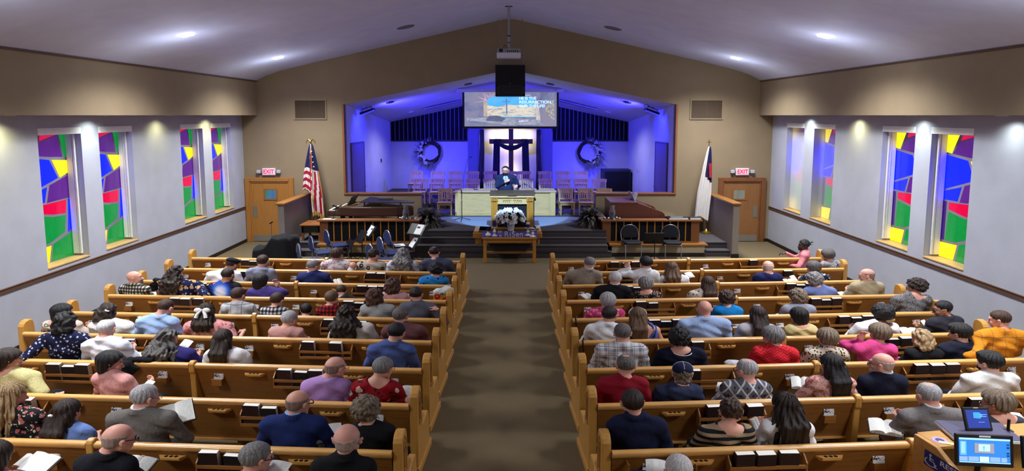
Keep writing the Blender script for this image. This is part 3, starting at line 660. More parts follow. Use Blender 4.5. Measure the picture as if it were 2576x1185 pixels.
# chairs of the choir: facing the pews (-y)
def make_chair():
    r = thing('choir_chair', 'x', 'chair')
    mb = MB(); mb.prism([(-.225, -.42), (.225, -.42), (.20, .0), (-.20, .0)], 'z', .36, .385); mb.build('seat', M_CHAIRW, r, bevel=.01)
    for s in (-1, 1):
        MB().prism([(s * .2 - .02, -.40), (s * .2 + .02, -.40), (s * .2 + .02, -.36), (s * .2 - .02, -.36)], 'z', 0, .36).build('leg', M_CHAIRW, r)
        mb = MB(); mb.add([(s * .19 - .02, .02, 0), (s * .19 + .02, .02, 0), (s * .19 + .02, .06, 0), (s * .19 - .02, .06, 0), (s * .2 - .02, -.03, .38), (s * .2 + .02, -.03, .38), (s * .2 + .02, .01, .38), (s * .2 - .02, .01, .38), (s * .2 - .02, .06, .73), (s * .2 + .02, .06, .73), (s * .2 + .02, .09, .73), (s * .2 - .02, .09, .73)],
            [(3, 2, 1, 0), (0, 1, 5, 4), (1, 2, 6, 5), (2, 3, 7, 6), (3, 0, 4, 7), (4, 5, 9, 8), (5, 6, 10, 9), (6, 7, 11, 10), (7, 4, 8, 11), (8, 9, 10, 11)]); mb.build('leg', M_CHAIRW, r)
    def pl(z): return -.01 + .075 * (z - .38) / .35
    mb = MB(); n = 8
    for i in range(n):
        pass
    xs = [-.24 + .48 * i / n for i in range(n + 1)]; yb = [.065 + .02 * (1 - (x / .24) ** 2) for x in xs]
    mb.add([(x, y, .655) for x, y in zip(xs, yb)] + [(x, y + .01, .755 + .01 * (1 - (x / .24) ** 2)) for x, y in zip(xs, yb)] + [(x, y + .022, .655) for x, y in zip(xs, yb)] + [(x, y + .032, .755 + .01 * (1 - (x / .24) ** 2)) for x, y in zip(xs, yb)],
        [f for i in range(n) for f in ((i, i + 1, n + 2 + i, n + 1 + i), (2 * n + 2 + i, 3 * n + 3 + i, 3 * n + 4 + i, 2 * n + 3 + i), (n + 1 + i, n + 2 + i, 3 * n + 4 + i, 3 * n + 3 + i), (i, 2 * n + 2 + i, 2 * n + 3 + i, i + 1))] + [(0, n + 1, 3 * n + 3, 2 * n + 2), (n, 3 * n + 2, 4 * n + 3, 2 * n + 1)])
    mb.build('crest_rail', M_CHAIRW, r)
    MB().box((-.18, pl(.44), .43), (.18, pl(.44) + .022, .465)).build('lower_rail', M_CHAIRW, r)
    mb = MB()
    for i in range(6):
        x = -.145 + .058 * i; mb.add([(x - .014, pl(.46), .46), (x + .014, pl(.46), .46), (x + .014, .07, .66), (x - .014, .07, .66), (x - .014, pl(.46) + .014, .46), (x + .014, pl(.46) + .014, .46), (x + .014, .084, .66), (x - .014, .084, .66)], [(0, 1, 2, 3), (7, 6, 5, 4), (0, 3, 7, 4), (1, 5, 6, 2)])
    mb.build('slat', M_CHAIRW, r)
    mb = MB(); mb.box((-.2, -.39, .30), (.2, -.37, .36))
    for s in (-1, 1): mb.box((s * .2 - .012, -.37, .14), (s * .2 + .012, .03, .165)); mb.box((s * .2 - .012, -.37, .31), (s * .2 + .012, .0, .36))
    mb.box((-.2, -.17, .145), (.2, -.15, .165)); mb.build('stretcher', M_CHAIRW, r)
    return r
chair0 = make_chair(); first = True
rows_ = {'C': ([1048, 1101, 1146, 1189, 1234, 1285, 1318, 1371, 1416, 1461], 431, .97, 'back'), 'B': ([1058, 1101, 1145, 1190, 1234, 1278, 1324, 1372, 1418, 1461, 1507], 450, .835, 'middle'), 'A': ([1121, 1172, 1227, 1277, 1330, 1375, 1423, 1472, 1520], 474, .66, 'front')}
ordn = ['first', 'second', 'third', 'fourth', 'fifth', 'sixth', 'seventh', 'eighth', 'ninth', 'tenth', 'eleventh']
for q in 'CBA':
    xs, py, z, nm = rows_[q]
    for i, px in enumerate(xs):
        p = PZ(px, py, z + .76)
        o = chair0 if first else copy_tree(chair0); first = False
        o.location = (p.x, p.y - .09, z); o.rotation_euler = (0, 0, R(random.Random(px).uniform(-5, 5)))
        tag(o, 'slat-back wooden choir chair, %s from the piano side in the %s row' % (ordn[i], nm), 'chair', 'wooden choir chairs on the stage')

# cross, drape, curtains of the niche
M_CROSS = wood('dark_cross', '#4a2f20', '#2f1c12', (20, 20, 1.5), .5); M_GLOW = emis('warm_strip', '#ffd878', 3)
r = thing('wall_cross', 'tall dark wooden cross lit from behind in the white niche', 'cross', (-.035, 23.62, .9))
mb = MB().box((-.085, -.05, -.2), (.085, .04, 2.27)).box((-.78, -.052, 1.73), (.78, .038, 1.90)); mb.build('timber', M_CROSS, r, bevel=.006)
mb = MB(); mb.box((-.03, .045, .2), (.03, .05, 2.2)); mb.box((-.70, .045, 1.79), (.70, .05, 1.84)); mb.build('backlight_strip', M_GLOW, r)
for z in (.9, 2.2): light('AREA', 'cross_back_light', (-.035, 23.68, .9 + z * .8), 3, (1, .82, .36), (-.035, 24, .9 + z * .8), shape='SQUARE', size=.25)
light('AREA', 'cross_beam_light', (-.035, 23.68, 2.72), 4, (1, .82, .36), (-.035, 24, 2.72), shape='RECTANGLE', size=1.4, size_y=.08)
light('AREA', 'niche_top_light', (-.05, 23.75, 3.15), 13, (1, .86, .45), (-.05, 23.9, 1.5), shape='RECTANGLE', size=1.6, size_y=.1)
M_DRAPE = plain('black_drape', '#0f1018', .8, bump=.2); M_STRIPE = None
def cloth_strip(path, wid, nf, depth, name, mat, parent, taper=None, ph=0):
    # a folded strip hung along a path of points (in local space), folds across its width
    mb = MB(); n = nf * 4; m = len(path); vs = []
    for j, (p, wd) in enumerate(zip(path, wid)):
        for i in range(n + 1):
            u = i / n; d = depth * math.sin(u * nf * 2 * math.pi + ph + .3 * math.sin(j * .9)); vs.append((p[0] + (u - .5) * wd, p[1] + d, p[2] + (p[3] if len(p) > 3 else 0) * (u - .5) ** 2))
    mb.add(vs, [(j * (n + 1) + i, j * (n + 1) + i + 1, (j + 1) * (n + 1) + i + 1, (j + 1) * (n + 1) + i) for j in range(m - 1) for i in range(n)])
    o = mb.build(name, mat, parent, smooth='all'); so = o.modifiers.new('solid', 'SOLIDIFY'); so.thickness = .008; return o
r = thing('cross_drape', 'black cloth draped over the arms of the wall cross', 'drape', (-.035, 23.54, 2.63))
for s, wl in ((-1, 1.62), (1, 1.50)):
    path = [(s * .47, .0 - .02, .18), (s * .50, -.05, .12), (s * .51, -.04, -.1), (s * .52, -.04, -.5), (s * .53, -.04, -.9), (s * .54, -.04, -wl)]
    cloth_strip(path, [.24, .24, .23, .24, .25, .26], 4, .014, 'hanging_tail', M_DRAPE, r, ph=s)
path = []; mb = MB()
for lay in (0, .035, .07): mb.tube([(-.50 + 1.0 * i / 14, -.06 - lay * .2, .12 - lay - .23 * (1 - ((i - 7) / 7) ** 2)) for i in range(15)], [.03 + .022 * math.sin(math.pi * i / 14) for i in range(15)], 8)
mb.build('swag', M_DRAPE, r, True)
M_CURT = NT('striped_curtain'); v_ = M_CURT.tc((1, 1, .02)); M_CURT = M_CURT.out(M_CURT.ramp(M_CURT.noise(v_, 40, 1), [(.42, '#12121a'), (.52, '#5e5648'), (.6, '#15151d')]), .8)
for s, x in ((-1, -1.07), (1, .94)):
    r = thing('niche_curtain', 'narrow dark striped curtain at the %s edge of the cross niche' % ('piano-side' if s < 0 else 'organ-side'), 'curtain', (x, 23.4, 0))
    cloth_strip([(0, 0, 3.15), (0, 0, 2.4), (s * .03, 0, 1.7), (s * .06, 0, .98)], [.14, .16, .2, .3], 4, .02, 'cloth', M_CURT, r)

# wreaths
M_TWIG = plain('dark_twig', '#2c241f', .9, bump=.8, bsc=40); M_LEAFG = plain('grey_leaf', '#6a6e68', .8); M_FLW = plain('white_petal', '#c9c7c2', .7)
def leaf_mesh(mb, base, d, length, width, droop=.3, up=(0, 0, 1)):
    d = Vector(d).normalized(); u = Vector(up); s = d.cross(u); s = s.normalized() if s.length > .05 else Vector((1, 0, 0)); pts = []
    n = 5
    for i in range(n + 1):
        t = i / n; c = Vector(base) + d * length * t - u * (droop * length * t * t); w = width * math.sin(math.pi * min(.97, t * .85 + .12)) * (1 - t ** 4)
        pts += [tuple(c + s * w + u * w * .25), tuple(c), tuple(c - s * w + u * w * .25)]
    mb.add(pts, [(i * 3, i * 3 + 1, i * 3 + 4, i * 3 + 3) for i in range(n)] + [(i * 3 + 1, i * 3 + 2, i * 3 + 5, i * 3 + 4) for i in range(n)])
def flower(mb, c, rr, rnd, n=7, toward=(0, -1, .25)):
    q = Vector(toward).to_track_quat('Z', 'Y')
    for ring, (k, l, tl) in enumerate(((n, 1, .25), (n - 1, .75, .6), (4, .45, 1.1))):
        for i in range(k):
            a = 2 * math.pi * (i + .5 * ring) / k + rnd.random() * .3; d = Vector((math.cos(a), math.sin(a), tl)).normalized(); s = Vector((-math.sin(a), math.cos(a), 0))
            b = Vector((0, 0, 0)); p = [b, d * rr * l * .55 + s * rr * .3, d * rr * l + s * rr * .1, d * rr * l * 1.02 - s * rr * .1, d * rr * l * .55 - s * rr * .3]
            mb.add([tuple(Vector(c) + q @ x) for x in p], [(0, 1, 2, 3, 4)])
for s, x, nm in ((-1, -2.97, 'piano'), (1, 2.80, 'organ')):
    r = thing('wreath', 'large twig wreath with pale flowers on the blue %s-side chancel wall' % nm, 'wreath', (x, 23.88, 2.32)); rnd = random.Random(5 + s)
    mb = MB(); N = 48
    for k in range(7):
        ph = rnd.random() * 6; rr = .36 + rnd.uniform(-.045, .045)
        pts = [((rr + .03 * math.sin(3 * a + ph)) * math.cos(a), -.05 + .03 * math.sin(5 * a + ph), (rr + .03 * math.sin(3 * a + ph)) * math.sin(a)) for a in [2 * math.pi * i / N for i in range(N + 1)]]
        mb.tube(pts, .022, 6)
    mb.build('twig_ring', M_TWIG, r, True)
    lf = MB(); fl = MB()
    for i in range(170):
        a = math.pi / 2 + s * -1 * rnd.uniform(-.15, math.pi * 1.02) * (1); rr = .36
        a = math.pi / 2 + (-s) * rnd.uniform(-.1, 3.3)
        b = (rr * math.cos(a), -.1, rr * math.sin(a)); d = (math.cos(a) * rnd.uniform(.2, 1.4) + rnd.uniform(-.5, .5), rnd.uniform(-.8, -.1), math.sin(a) + rnd.uniform(-.8, .8)); leaf_mesh(lf, b, d, rnd.uniform(.14, .40 if abs(math.sin(a)) < .5 else .27), rnd.uniform(.012, .032), .1)
    for i in range(26):
        a = math.pi / 2 + (-s) * rnd.uniform(.1, 3.1); rr = .36 + rnd.uniform(-.08, .12); flower(fl, (rr * math.cos(a), -.16, rr * math.sin(a)), rnd.choice((.03, .035, .04, .07)), rnd)
    lf.build('leaves', M_LEAFG, r, True); fl.build('blossoms', M_FLW, r)

# projection screen
M_SCR = NT('screen_grey'); v_ = M_SCR.tc(); n_ = M_SCR.noise(v_, 1.5, 5, .6, .6)
M_SCR.link(M_SCR.ramp(n_, [(.35, '#6a6f96'), (.5, '#8d90ae'), (.65, '#9a94a6')]), M_SCR.b.inputs['Emission Color']); M_SCR.b.inputs['Emission Strength'].default_value = .85; M_SCR = M_SCR.out('#303038', .9, 0, .1)
def tex_emis(name, sc, stops, e=.95, det=6, dist=1., stretch=(1, 1, 1)):
    t = NT(name); n = t.noise(t.tc(stretch), sc, det, .6, dist); t.link(t.ramp(n, stops), t.b.inputs['Emission Color']); t.b.inputs['Emission Strength'].default_value = e; return t.out('#101010', .9, 0, .1)
YS = 20.2
a = PY(1168, 232, YS); b = PY(1400, 318, YS); h0 = PY(1150, 222, YS); h1 = PY(1417, 230, YS)
r = thing('projection_screen', 'pull-down projection screen showing a risen cross slide', 'screen', ((a.x + b.x) / 2, YS, b.z)); w = b.x - a.x; h = a.z - b.z
MB().box((h0.x - r.location.x, -.05, h + .0), (h1.x - r.location.x, .06, h + .1)).build('housing', plain('screen_housing', '#c5c5cf', .5), r, bevel=.01)
text('DA-LITE', .03, M_BLACK, r, T(w / 2 - .06, -.052, h + .07) @ RX(90), 'maker_lettering', .001) if 0 else MB().box((w / 2 - .08, -.052, h + .06), (w / 2 - .0, -.05, h + .075)).build('maker_badge', M_BLACK, r)
MB().box((-w / 2 - .06, .005, -.05), (w / 2 + .06, .015, h + .02)).build('border', M_BLACK, r); MB().tube([(-w / 2 - .07, .01, -.05), (w / 2 + .07, .01, -.05)], .015, 8).build('bottom_bar', M_BLACK, r)
MB().quad((-w / 2, 0, 0), (w / 2, 0, 0), (w / 2, 0, h), (-w / 2, 0, h)).build('slide_ground', M_SCR, r)
for s in (-1, 1):
    X = (h0.x if s < 0 else h1.x) - r.location.x - s * .03; MB().tube([(X, 0, h + .09), (X - s * .03, 0, h + .24)], .006, 5).build('hanger_chain', M_STEEL, r)
def SP(px, py, off=0): p = PY(px, py, YS); return (p.x - r.location.x, -.002 - off, p.z - r.location.z)
def spoly(name, pts, mat, off): MB().quad(*[SP(x, y, off) for x, y in pts][::1]).build(name, mat, r)
zx = lambda x: 1140 + x / 5.266; zy = lambda y: 215 + y / 5.266; Z = lambda l: [(zx(x), zy(y)) for x, y in l]
spoly('slide_sky', Z([(450, 400), (1090, 400), (1075, 190), (1040, 160), (900, 145), (530, 145), (470, 165), (445, 200)]), tex_emis('slide_sky', 1.6, [(.3, '#4aa8f0'), (.6, '#5fb4f4'), (.8, '#8ccaf4')], 1.1), .002)
spoly('slide_clouds', Z([(450, 408), (1090, 405), (1085, 290), (950, 255), (800, 262), (700, 250), (600, 285), (450, 262)]), tex_emis('slide_clouds', 2.2, [(.3, '#8286a0'), (.42, '#b8b4b8'), (.55, '#f0e8d4'), (.7, '#9c9cb4')], .95, 7, 1.5, (1, 1, 2.6)), .003)
spoly('slide_ledge', Z([(620, 418), (1090, 418), (1090, 404), (620, 404)]), tex_emis('slide_ledge', 3, [(.3, '#7fd0f4'), (.7, '#b8e0f4')], 1), .004)
spoly('slide_pillar', Z([(1100, 465), (1160, 468), (1125, 205), (1080, 205)]), tex_emis('slide_stone', 6, [(.3, '#b5aeb4'), (.7, '#dcd3cc')], .95), .004)
spoly('slide_pillar', Z([(405, 410), (452, 410), (448, 190), (400, 200)]), tex_emis('slide_stone2', 5, [(.3, '#b2a09c'), (.7, '#d8c4b4')], .9), .004)
spoly('slide_rock', Z([(1340, 460), (1290, 430), (1215, 330), (1260, 240), (1340, 180)]), tex_emis('slide_rock', 9, [(.35, '#77778c'), (.5, '#a8a4a4'), (.65, '#d8d0c4')], .9, 8, 2), .003)
spoly('slide_boulder', Z([(440, 470), (640, 480), (700, 440), (620, 405), (560, 398), (480, 405), (440, 440)]), tex_emis('slide_boulder', 3, [(.3, '#5f6688'), (.7, '#7a80a0')], .85), .006)
spoly('slide_foreground', Z([(180, 430), (440, 425), (800, 430), (1100, 455), (1240, 520), (700, 525), (320, 475), (180, 465)]), tex_emis('slide_foreground', 2.5, [(.35, '#8288a8'), (.55, '#b8bccc'), (.7, '#959ab4')], .9, 7, 2, (1, 1, 3)), .005)
mb = MB()
for (x0, y0), (x1, y1), wd in (((430, 190), (300, 133), 6), ((440, 180), (380, 85), 10), ((470, 160), (405, 90), 10), ((500, 150), (570, 90), 8), ((440, 200), (240, 235), 6), ((445, 190), (320, 165), 6), ((480, 150), (500, 92), 7)):
    d = Vector((y1 - y0, x0 - x1)).normalized() * wd; mb.quad(*[SP(zx(x), zy(y), .006) for x, y in ((x0 - d.x, y0 - d.y), (x1, y1), (x0 + d.x, y0 + d.y))])
mb.build('slide_sun_rays', emis('sun_ray', '#c9a4a8', .85), r)
mb = MB(); mb.quad(*[SP(zx(x), zy(y), .007) for x, y in ((702, 382), (720, 382), (712, 175), (697, 175))]); mb.quad(*[SP(zx(x), zy(y), .0075) for x, y in ((655, 220), (756, 218), (756, 209), (655, 211))]); mb.build('slide_cross', emis('slide_cross', '#5f7c9c', .9), r)
for s_, y, x in (('HE IS THE', 172, 872), ('RESURRECTION', 222, 872), ('AND THE LIFE!', 273, 872)):
    p = SP(zx(x), zy(y), .008); text(s_, .122, emis('slide_white', '#b4e0fb', 1.15), r, T(*p) @ RX(90), 'slide_lettering', .001, 'LEFT', .004, sx=1.12 if s_ == 'RESURRECTION' else 1.0)
p = SP(zx(870), zy(470), .008); text('John 11', .085, emis('slide_grey_white', '#e6e6ee', 1.0), r, T(*p) @ RX(90), 'slide_lettering', .001, 'LEFT', .001, 1.1)
MB().quad(*[SP(zx(x), zy(y), .008) for x, y in ((870, 133), (1028, 133), (1028, 128), (870, 128))]).build('slide_rule', emis('slide_grey_white', '#e6e6ee', 1.0), r)

# hanging speaker and projector
a = PY(1246, 163, 18.2); b = PY(1321, 242, 18.2); w = b.x - a.x; h = a.z - b.z
r = thing('hanging_loudspeaker', 'large black loudspeaker hung on chains from the ceiling ridge', 'loudspeaker', ((a.x + b.x) / 2, 18.2, b.z))
MB().prism([(-w / 2, 0), (w / 2, 0), (w / 2 + .04 - .04, .55), (w / 2 - .08, .62), (-w / 2 + .08, .62), (-w / 2, .55)], 'z', 0, h).build('cabinet', plain('speaker_black', '#0c0c14', .6), r, bevel=.012)
MB().box((-w / 2 + .03, -.012, .30), (w / 2 - .03, 0, h - .03)).build('grille', plain('speaker_grille', '#08080e', .8), r)
mb = MB(); mb.add([(-.33, -.01, .27), (.33, -.01, .27), (.22, .05, .2), (-.22, .05, .2), (-.33, -.01, .04), (.33, -.01, .04), (.22, .05, .1), (-.22, .05, .1)], [(0, 1, 2, 3), (3, 2, 6, 7), (0, 3, 7, 4), (1, 5, 6, 2), (4, 7, 6, 5)])
mb.build('horn', plain('horn_black', '#1e1e2c', .3), r)
MB().box((-w / 2, -.014, .0), (w / 2, -.004, .035)).box((-w / 2, -.014, .27), (w / 2, -.004, .30)).box((-w / 2, -.014, 0), (-.34, -.004, .3)).box((.34, -.014, 0), (w / 2, -.004, .3)).build('baffle', plain('horn_black', '#1e1e2c', .3), r)
MB().ball((0, -.014, h * .41), .012).build('badge', M_STEEL, r)
for s in (-1, 1):
    mb = MB(); X = s * .33; Xw = r.location.x + X; zc = ceil_z(Xw) - r.location.z; z = h; i = 0
    while z < zc:
        M = T(X, .2, z) @ RZ(90 * (i % 2)); mb.at(M).tube([(.014 * math.cos(t), 0, .024 + .026 * math.sin(t)) for t in [2 * math.pi * q / 6 for q in range(7)]], .005, 4, False); z += .042; i += 1
    mb.build('chain', plain('zinc_chain', '#8d8678', .4, .7), r, True)
YPJ = 16.6; a = PY(1250, 123, YPJ); b = PY(1310, 146, YPJ); w = b.x - a.x; c = (a.x + b.x) / 2
r = thing('ceiling_projector', 'white projector on a pole from the ceiling ridge', 'projector', (c, YPJ, b.z)); h = a.z - b.z
MB().box((-w / 2, -.18, 0), (w / 2, .22, h * .55)).build('case', plain('projector_white', '#d4d8e4', .4), r, bevel=.02, seg=3); MB().box((-w / 2 + .01, -.165, h * .5), (w / 2 - .01, .2, h)).build('rear_panel', plain('projector_grey', '#8c8c94', .5), r, bevel=.01)
mb = MB(); mb.box((-w / 2 + .06, -.17, h * .58), (-w / 2 + .15, -.163, h * .95))
for i in range(6): mb.box((-.05 + i * .05, -.17, h * .6), (-.02 + i * .05, -.163, h * .75))
mb.build('ports', M_BLACK, r); MB().lathe([(.06, .22), (.06, .26), (.05, .262)], 18, (0, 0, 0), 'x').at(Matrix.Identity(4)) ; MB().at(T(-.1, .22, h * .35)).lathe([(.055, 0), (.055, .04), (.045, .045)], 18, (0, 0, 0), 'y').build('lens', M_BLACK, r, True)
zc = ceil_z(c) - b.z; mb = MB(); mb.tube([(0, 0, h), (0, 0, h + .35)], .03, 14); mb.tube([(0, 0, h + .3), (0, 0, h + .75)], .024, 14); mb.tube([(0, 0, h + .7), (0, 0, zc)], .034, 14); mb.build('pole', plain('pole_grey', '#a0a4b4', .35, .5), r, True)
MB().lathe([(.1, zc - .03), (.1, zc - .01), (.04, zc)], 20).build('ceiling_flange', M_BLACK, r); MB().lathe([(.038, h + .3), (.038, h + .33)], 14).lathe([(.036, h + .14), (.036, h + .16)], 14).build('collar', M_BLACK, r)
MB().tube([(-.02, -.1, h), (-.07, -.1, h + .06), (-.11, -.1, h + .09), (-.13, -.1, h + .03), (-.06, -.15, h * .8)], .007, 6).build('cable', M_BLACK, r, True)

# pulpit on its block
a = PY(1192, 588, 16.72); b = PY(1362, 588, 16.72)
r = thing('pulpit_platform', 'carpet-topped golden oak block projecting over the steps under the pulpit', 'platform', ((a.x + b.x) / 2, 16.72, 0)); w = b.x - a.x
MB().box((-w / 2 + .04, .02, .26), (w / 2 - .04, .85, .60)).build('body', M_HON, r); MB().box((-w / 2 - .02, -.03, .49), (w / 2 + .02, .86, .63)).build('cornice', M_HONX, r, bevel=.012); MB().box((-w / 2 + .0, -.02, .17), (w / 2 - .0, .86, .27)).build('plinth', M_HONX, r, bevel=.012)
MB().box((-w / 2 + .12, .05, .60), (w / 2 - .12, .86, .66)).build('carpet_top', M_STAGE, r, bevel=.01)
for s in (-1, 1):
    mb = MB(); mb.box((s * (w / 2 - .06) - .06, .03, .6), (s * (w / 2 - .06) + .06, .80, .665))
    for i in range(8): x = s * (w / 2 - .1 - i * .022); mb.box((x - .006, .008, .27), (x + .006, .02, .49))
    mb.build('fluting', M_HONX, r, bevel=.003)
a = PY(1232, 484, 17.0); b = PY(1345, 484, 17.0); PH = a.z - .66
r = thing('pulpit', 'tall golden oak pulpit with fluted columns and a carved frieze', 'pulpit', ((a.x + b.x) / 2, 17.0, .66)); w = b.x - a.x; hw = w / 2
MB().prism([(-.05, PH - .045), (.45, PH + .01), (.45, PH - .03), (-.05, PH - .075)], 'x', -hw, hw).build('book_rest', plain('pulpit_dark_top', '#4a3a28', .5), r, bevel=.006)
MB().box((-hw + .01, -.035, PH - .14), (hw - .01, .42, PH - .07)).build('cornice', M_PALE, r, bevel=.012)
for s in (-1, 1):
    x = s * (hw - .12); c = MB().box((x - .085, 0, .03), (x + .085, .40, PH - .24)).build('column', M_HON, r, bevel=.008)
    mb = MB()
    for i in range(5): mb.box((x - .06 + i * .03 - .007, -.012, .12), (x - .06 + i * .03 + .007, .0, PH - .26))
    mb.build('fluting', M_HON, c, bevel=.003); mb = MB().box((x - .095, -.02, PH - .24), (x + .095, .41, PH - .14)); mb.build('capital', M_HON, c, bevel=.006); MB().tube([(x + .045 * math.sin(t), -.024, PH - .19 + .04 * math.cos(t)) for t in [i * .5 for i in range(14)]], .006, 5).build('carved_heart', M_OAKD, c, True)
MB().box((-hw + .2, .0, PH - .31), (hw - .2, .06, PH - .14)).build('frieze', M_PALE, r)
mb = MB()
for s in (-1, 1):
    for k in range(4): mb.tube([(s * (.02 + k * .055 + .03 * (1 - math.cos(t))), -.006, PH - .225 + .03 * math.sin(t) * (1 - k * .1)) for t in [i * .6 for i in range(9)]], .006, 5)
mb.build('carving', M_HONX, r, True)
MB().box((-hw + .2, .04, .06), (hw - .2, .06, PH - .31)).build('back_cloth', plain('pulpit_navy_cloth', '#12131e', .9), r); MB().box((-hw + .03, -.03, 0), (hw - .03, .43, .07)).build('base', M_HONX, r, bevel=.01)
MB().box((-.12, -.054, PH - .085), (.12, -.048, PH - .06)).build('name_plate', plain('plate_grey', '#55524a', .4, .5), r)

# communion table
TY = PZ(1212, 662, 0).y; a = PY(1212, 598, TY); b = PY(1352, 598, TY); TZ = a.z; w = b.x - a.x; tc = (a.x + b.x) / 2
TD = PZ(1283, 583, TZ).y - TY
r = thing('communion_table', 'golden oak communion table with a low stretcher, before the steps', 'table', (tc, TY, 0)); hw = w / 2
MB().box((-hw, 0, TZ - .04), (hw, TD, TZ)).build('table_top', M_HONX, r, bevel=.008)
MB().box((-hw + .07, .05, TZ - .14), (hw - .07, TD - .05, TZ - .04)).build('apron', M_HONX, r, bevel=.005)
for sx in (-1, 1):
    for y in (.03, TD - .10): x = sx * (hw - .075); MB().add([(x - .035, y, TZ - .04), (x + .035, y, TZ - .04), (x + .035, y + .07, TZ - .04), (x - .035, y + .07, TZ - .04), (x - .045, y, 0), (x + .045, y, 0), (x + .045, y + .07, 0), (x - .045, y + .07, 0)], [(3, 2, 1, 0), (4, 5, 6, 7), (0, 1, 5, 4), (1, 2, 6, 5), (2, 3, 7, 6), (3, 0, 4, 7)]).build('leg', M_HON, r, bevel=.008)
MB().box((-hw + .09, TD / 2 - .05, .16), (hw - .09, TD / 2 + .02, .22)).build('stretcher', M_HONX, r, bevel=.006)
M_PURP = plain('purple_cloth', '#3a2a78', .85, bump=.2)
r = thing('table_runner', 'purple cloth runner covering the communion table top', 'cloth', (tc, TY, TZ))
mb = MB(); e = hw + .008; mb.box((-e, .05, .0), (e, TD - .02, .006)); mb.box((-e - .004, .05, -.17), (-e, TD - .02, .006)); mb.box((e, .05, -.17), (e + .004, TD - .02, .006)); mb.build('cloth', M_PURP, r)
def on_table(px, dy): return PY(px, 590, TY + dy).x
M_LETT = plain('letter_silver', '#b9b8b4', .45)
letters = [('He', 1258.5, 577, .085, 'wooden letters He standing on the table runner'), ('is', 1259, 586, .08, 'small block letters is below the word He'), ]
def stand_text(s, px, z, size, lab):
    r = thing('standing_letter', lab, 'letter', (on_table(px, .1), TY + .1, TZ + .007 + z)); text(s, size, M_LETT, r, T(0, 0, 0) @ RX(90), 'face', .012, 'CENTER', .003).data.align_y = 'BOTTOM_BASELINE'; return r
stand_text('He', 1258.5, .088, .095, 'small upright silver word He on the purple runner, stacked above is'); stand_text('is', 1259, .0, .095, 'small upright silver word is on the purple runner, under He')
for ch, px, sz in (('R', 1274, .19), ('i', 1283.5, .16), ('S', 1291.5, .19), ('e', 1301.5, .19), ('n', 1311.5, .19)): stand_text(ch, px, 0, sz, 'upright silver letter %s of the word RiSen on the purple runner' % ch)
M_WHT = plain('white_ceramic', '#d8d5d0', .35); M_WHTD = plain('whitewashed_wood', '#cfcac2', .6)
def candlestick(px, dy, h, cr, ch, lab, ccol):
    x = on_table(px, dy); r = thing('candlestick', lab, 'candlestick', (x, TY + dy, TZ + .007))
    MB().lathe([(0, 0), (.075, 0), (.078, .012), (.04, .03), (.02, .05), (.026, h * .35), (.045, h * .5), (.022, h * .62), (.018, h * .78), (.05, h * .85), (.068, h * .97), (.075, h), (0, h)], 20).build('turned_stem', M_WHTD, r, True)
    c = MB().lathe([(0, 0), (cr, 0), (cr, ch * .72), (0, ch * .72)], 18, (0, 0, h)).build('candle', plain('indigo_wax', '#1e1b46', .4), r, 'sharp'); MB().lathe([(cr, ch * .66), (cr, ch), (0, ch)], 18, (0, 0, h)).build('candle_rim', plain('pale_wax', ccol, .4), c, 'sharp')
candlestick(1244, .18, .24, .05, .16, 'tall white turned candlestick with a purple candle, piano end of the table', '#2a2758'); candlestick(1328, .26, .20, .045, .13, 'white turned candlestick behind the shorter one, organ end of the table', '#c9c6c0'); candlestick(1340, .1, .17, .05, .05, 'short white candlestick with a pale candle at the organ end corner', '#d4d0c8')
x = on_table(1228, .12); r = thing('bud_vase', 'small round white vase of purple sprigs on the table corner', 'vase', (x, TY + .12, TZ + .007))
MB().lathe([(0, 0), (.035, 0), (.065, .03), (.065, .06), (.025, .1), (.03, .125), (.0, .12)], 20).build('vase', M_WHT, r, True); mb = MB(); rnd = random.Random(3)
for i in range(22): leaf_mesh(mb, (0, 0, .12), (rnd.uniform(-.6, .6), rnd.uniform(-.6, .6), 1), rnd.uniform(.08, .16), .01, .1, (rnd.uniform(-1, 1), rnd.uniform(-1, 1), 0))
mb.build('sprigs', plain('dark_sprig', '#2c2138', .8), r)
# lilies
p = PZ(1285, 578, .67); r = thing('lily_arrangement', 'large bouquet of white lilies in a white pot before the pulpit', 'flower arrangement', (p.x, 16.9, .66)); rnd = random.Random(11)
MB().lathe([(0, 0), (.08, 0), (.11, .2), (.115, .21), (.0, .19)], 20).build('pot', M_WHT, r, True)
lf = MB(); fl = MB(); fb = MB()
for i in range(70):
    a = rnd.uniform(0, 6.28); e = rnd.uniform(-.15, 1.3); d = Vector((math.cos(a) * math.cos(e), math.sin(a) * math.cos(e) * .6, math.sin(e))); leaf_mesh(lf, (d.x * .1, d.y * .1, .25 + d.z * .05), d, rnd.uniform(.2, .38), .018, .25)
for i in range(62):
    a = rnd.uniform(0, 6.28); e = rnd.uniform(-.7, 1.35); d = Vector((math.cos(a) * math.cos(e) * .38, math.sin(a) * math.cos(e) * .2 - .05, .36 + math.sin(e) * .20)); flower(fl, d, rnd.uniform(.055, .085), rnd, 6, (d.x, d.y - .12, .12 + rnd.uniform(0, .15)))
for sx, sz in ((-.42, .42), (.42, .44), (-.12, .52), (.24, .5)):
    for q in range(5): leaf_mesh(fb, (sx * .5, -.02, .35 + .02 * q), (sx, -.1, sz - .3 + q * .03), .24, .012, .1)
lf.build('foliage', plain('lily_leaf', '#4c5a3a', .7), r, True); fl.build('blossoms', plain('lily_petal', '#e0dcdc', .6), r); fb.build('grass_spray', plain('spray_olive', '#6b6440', .8), r)

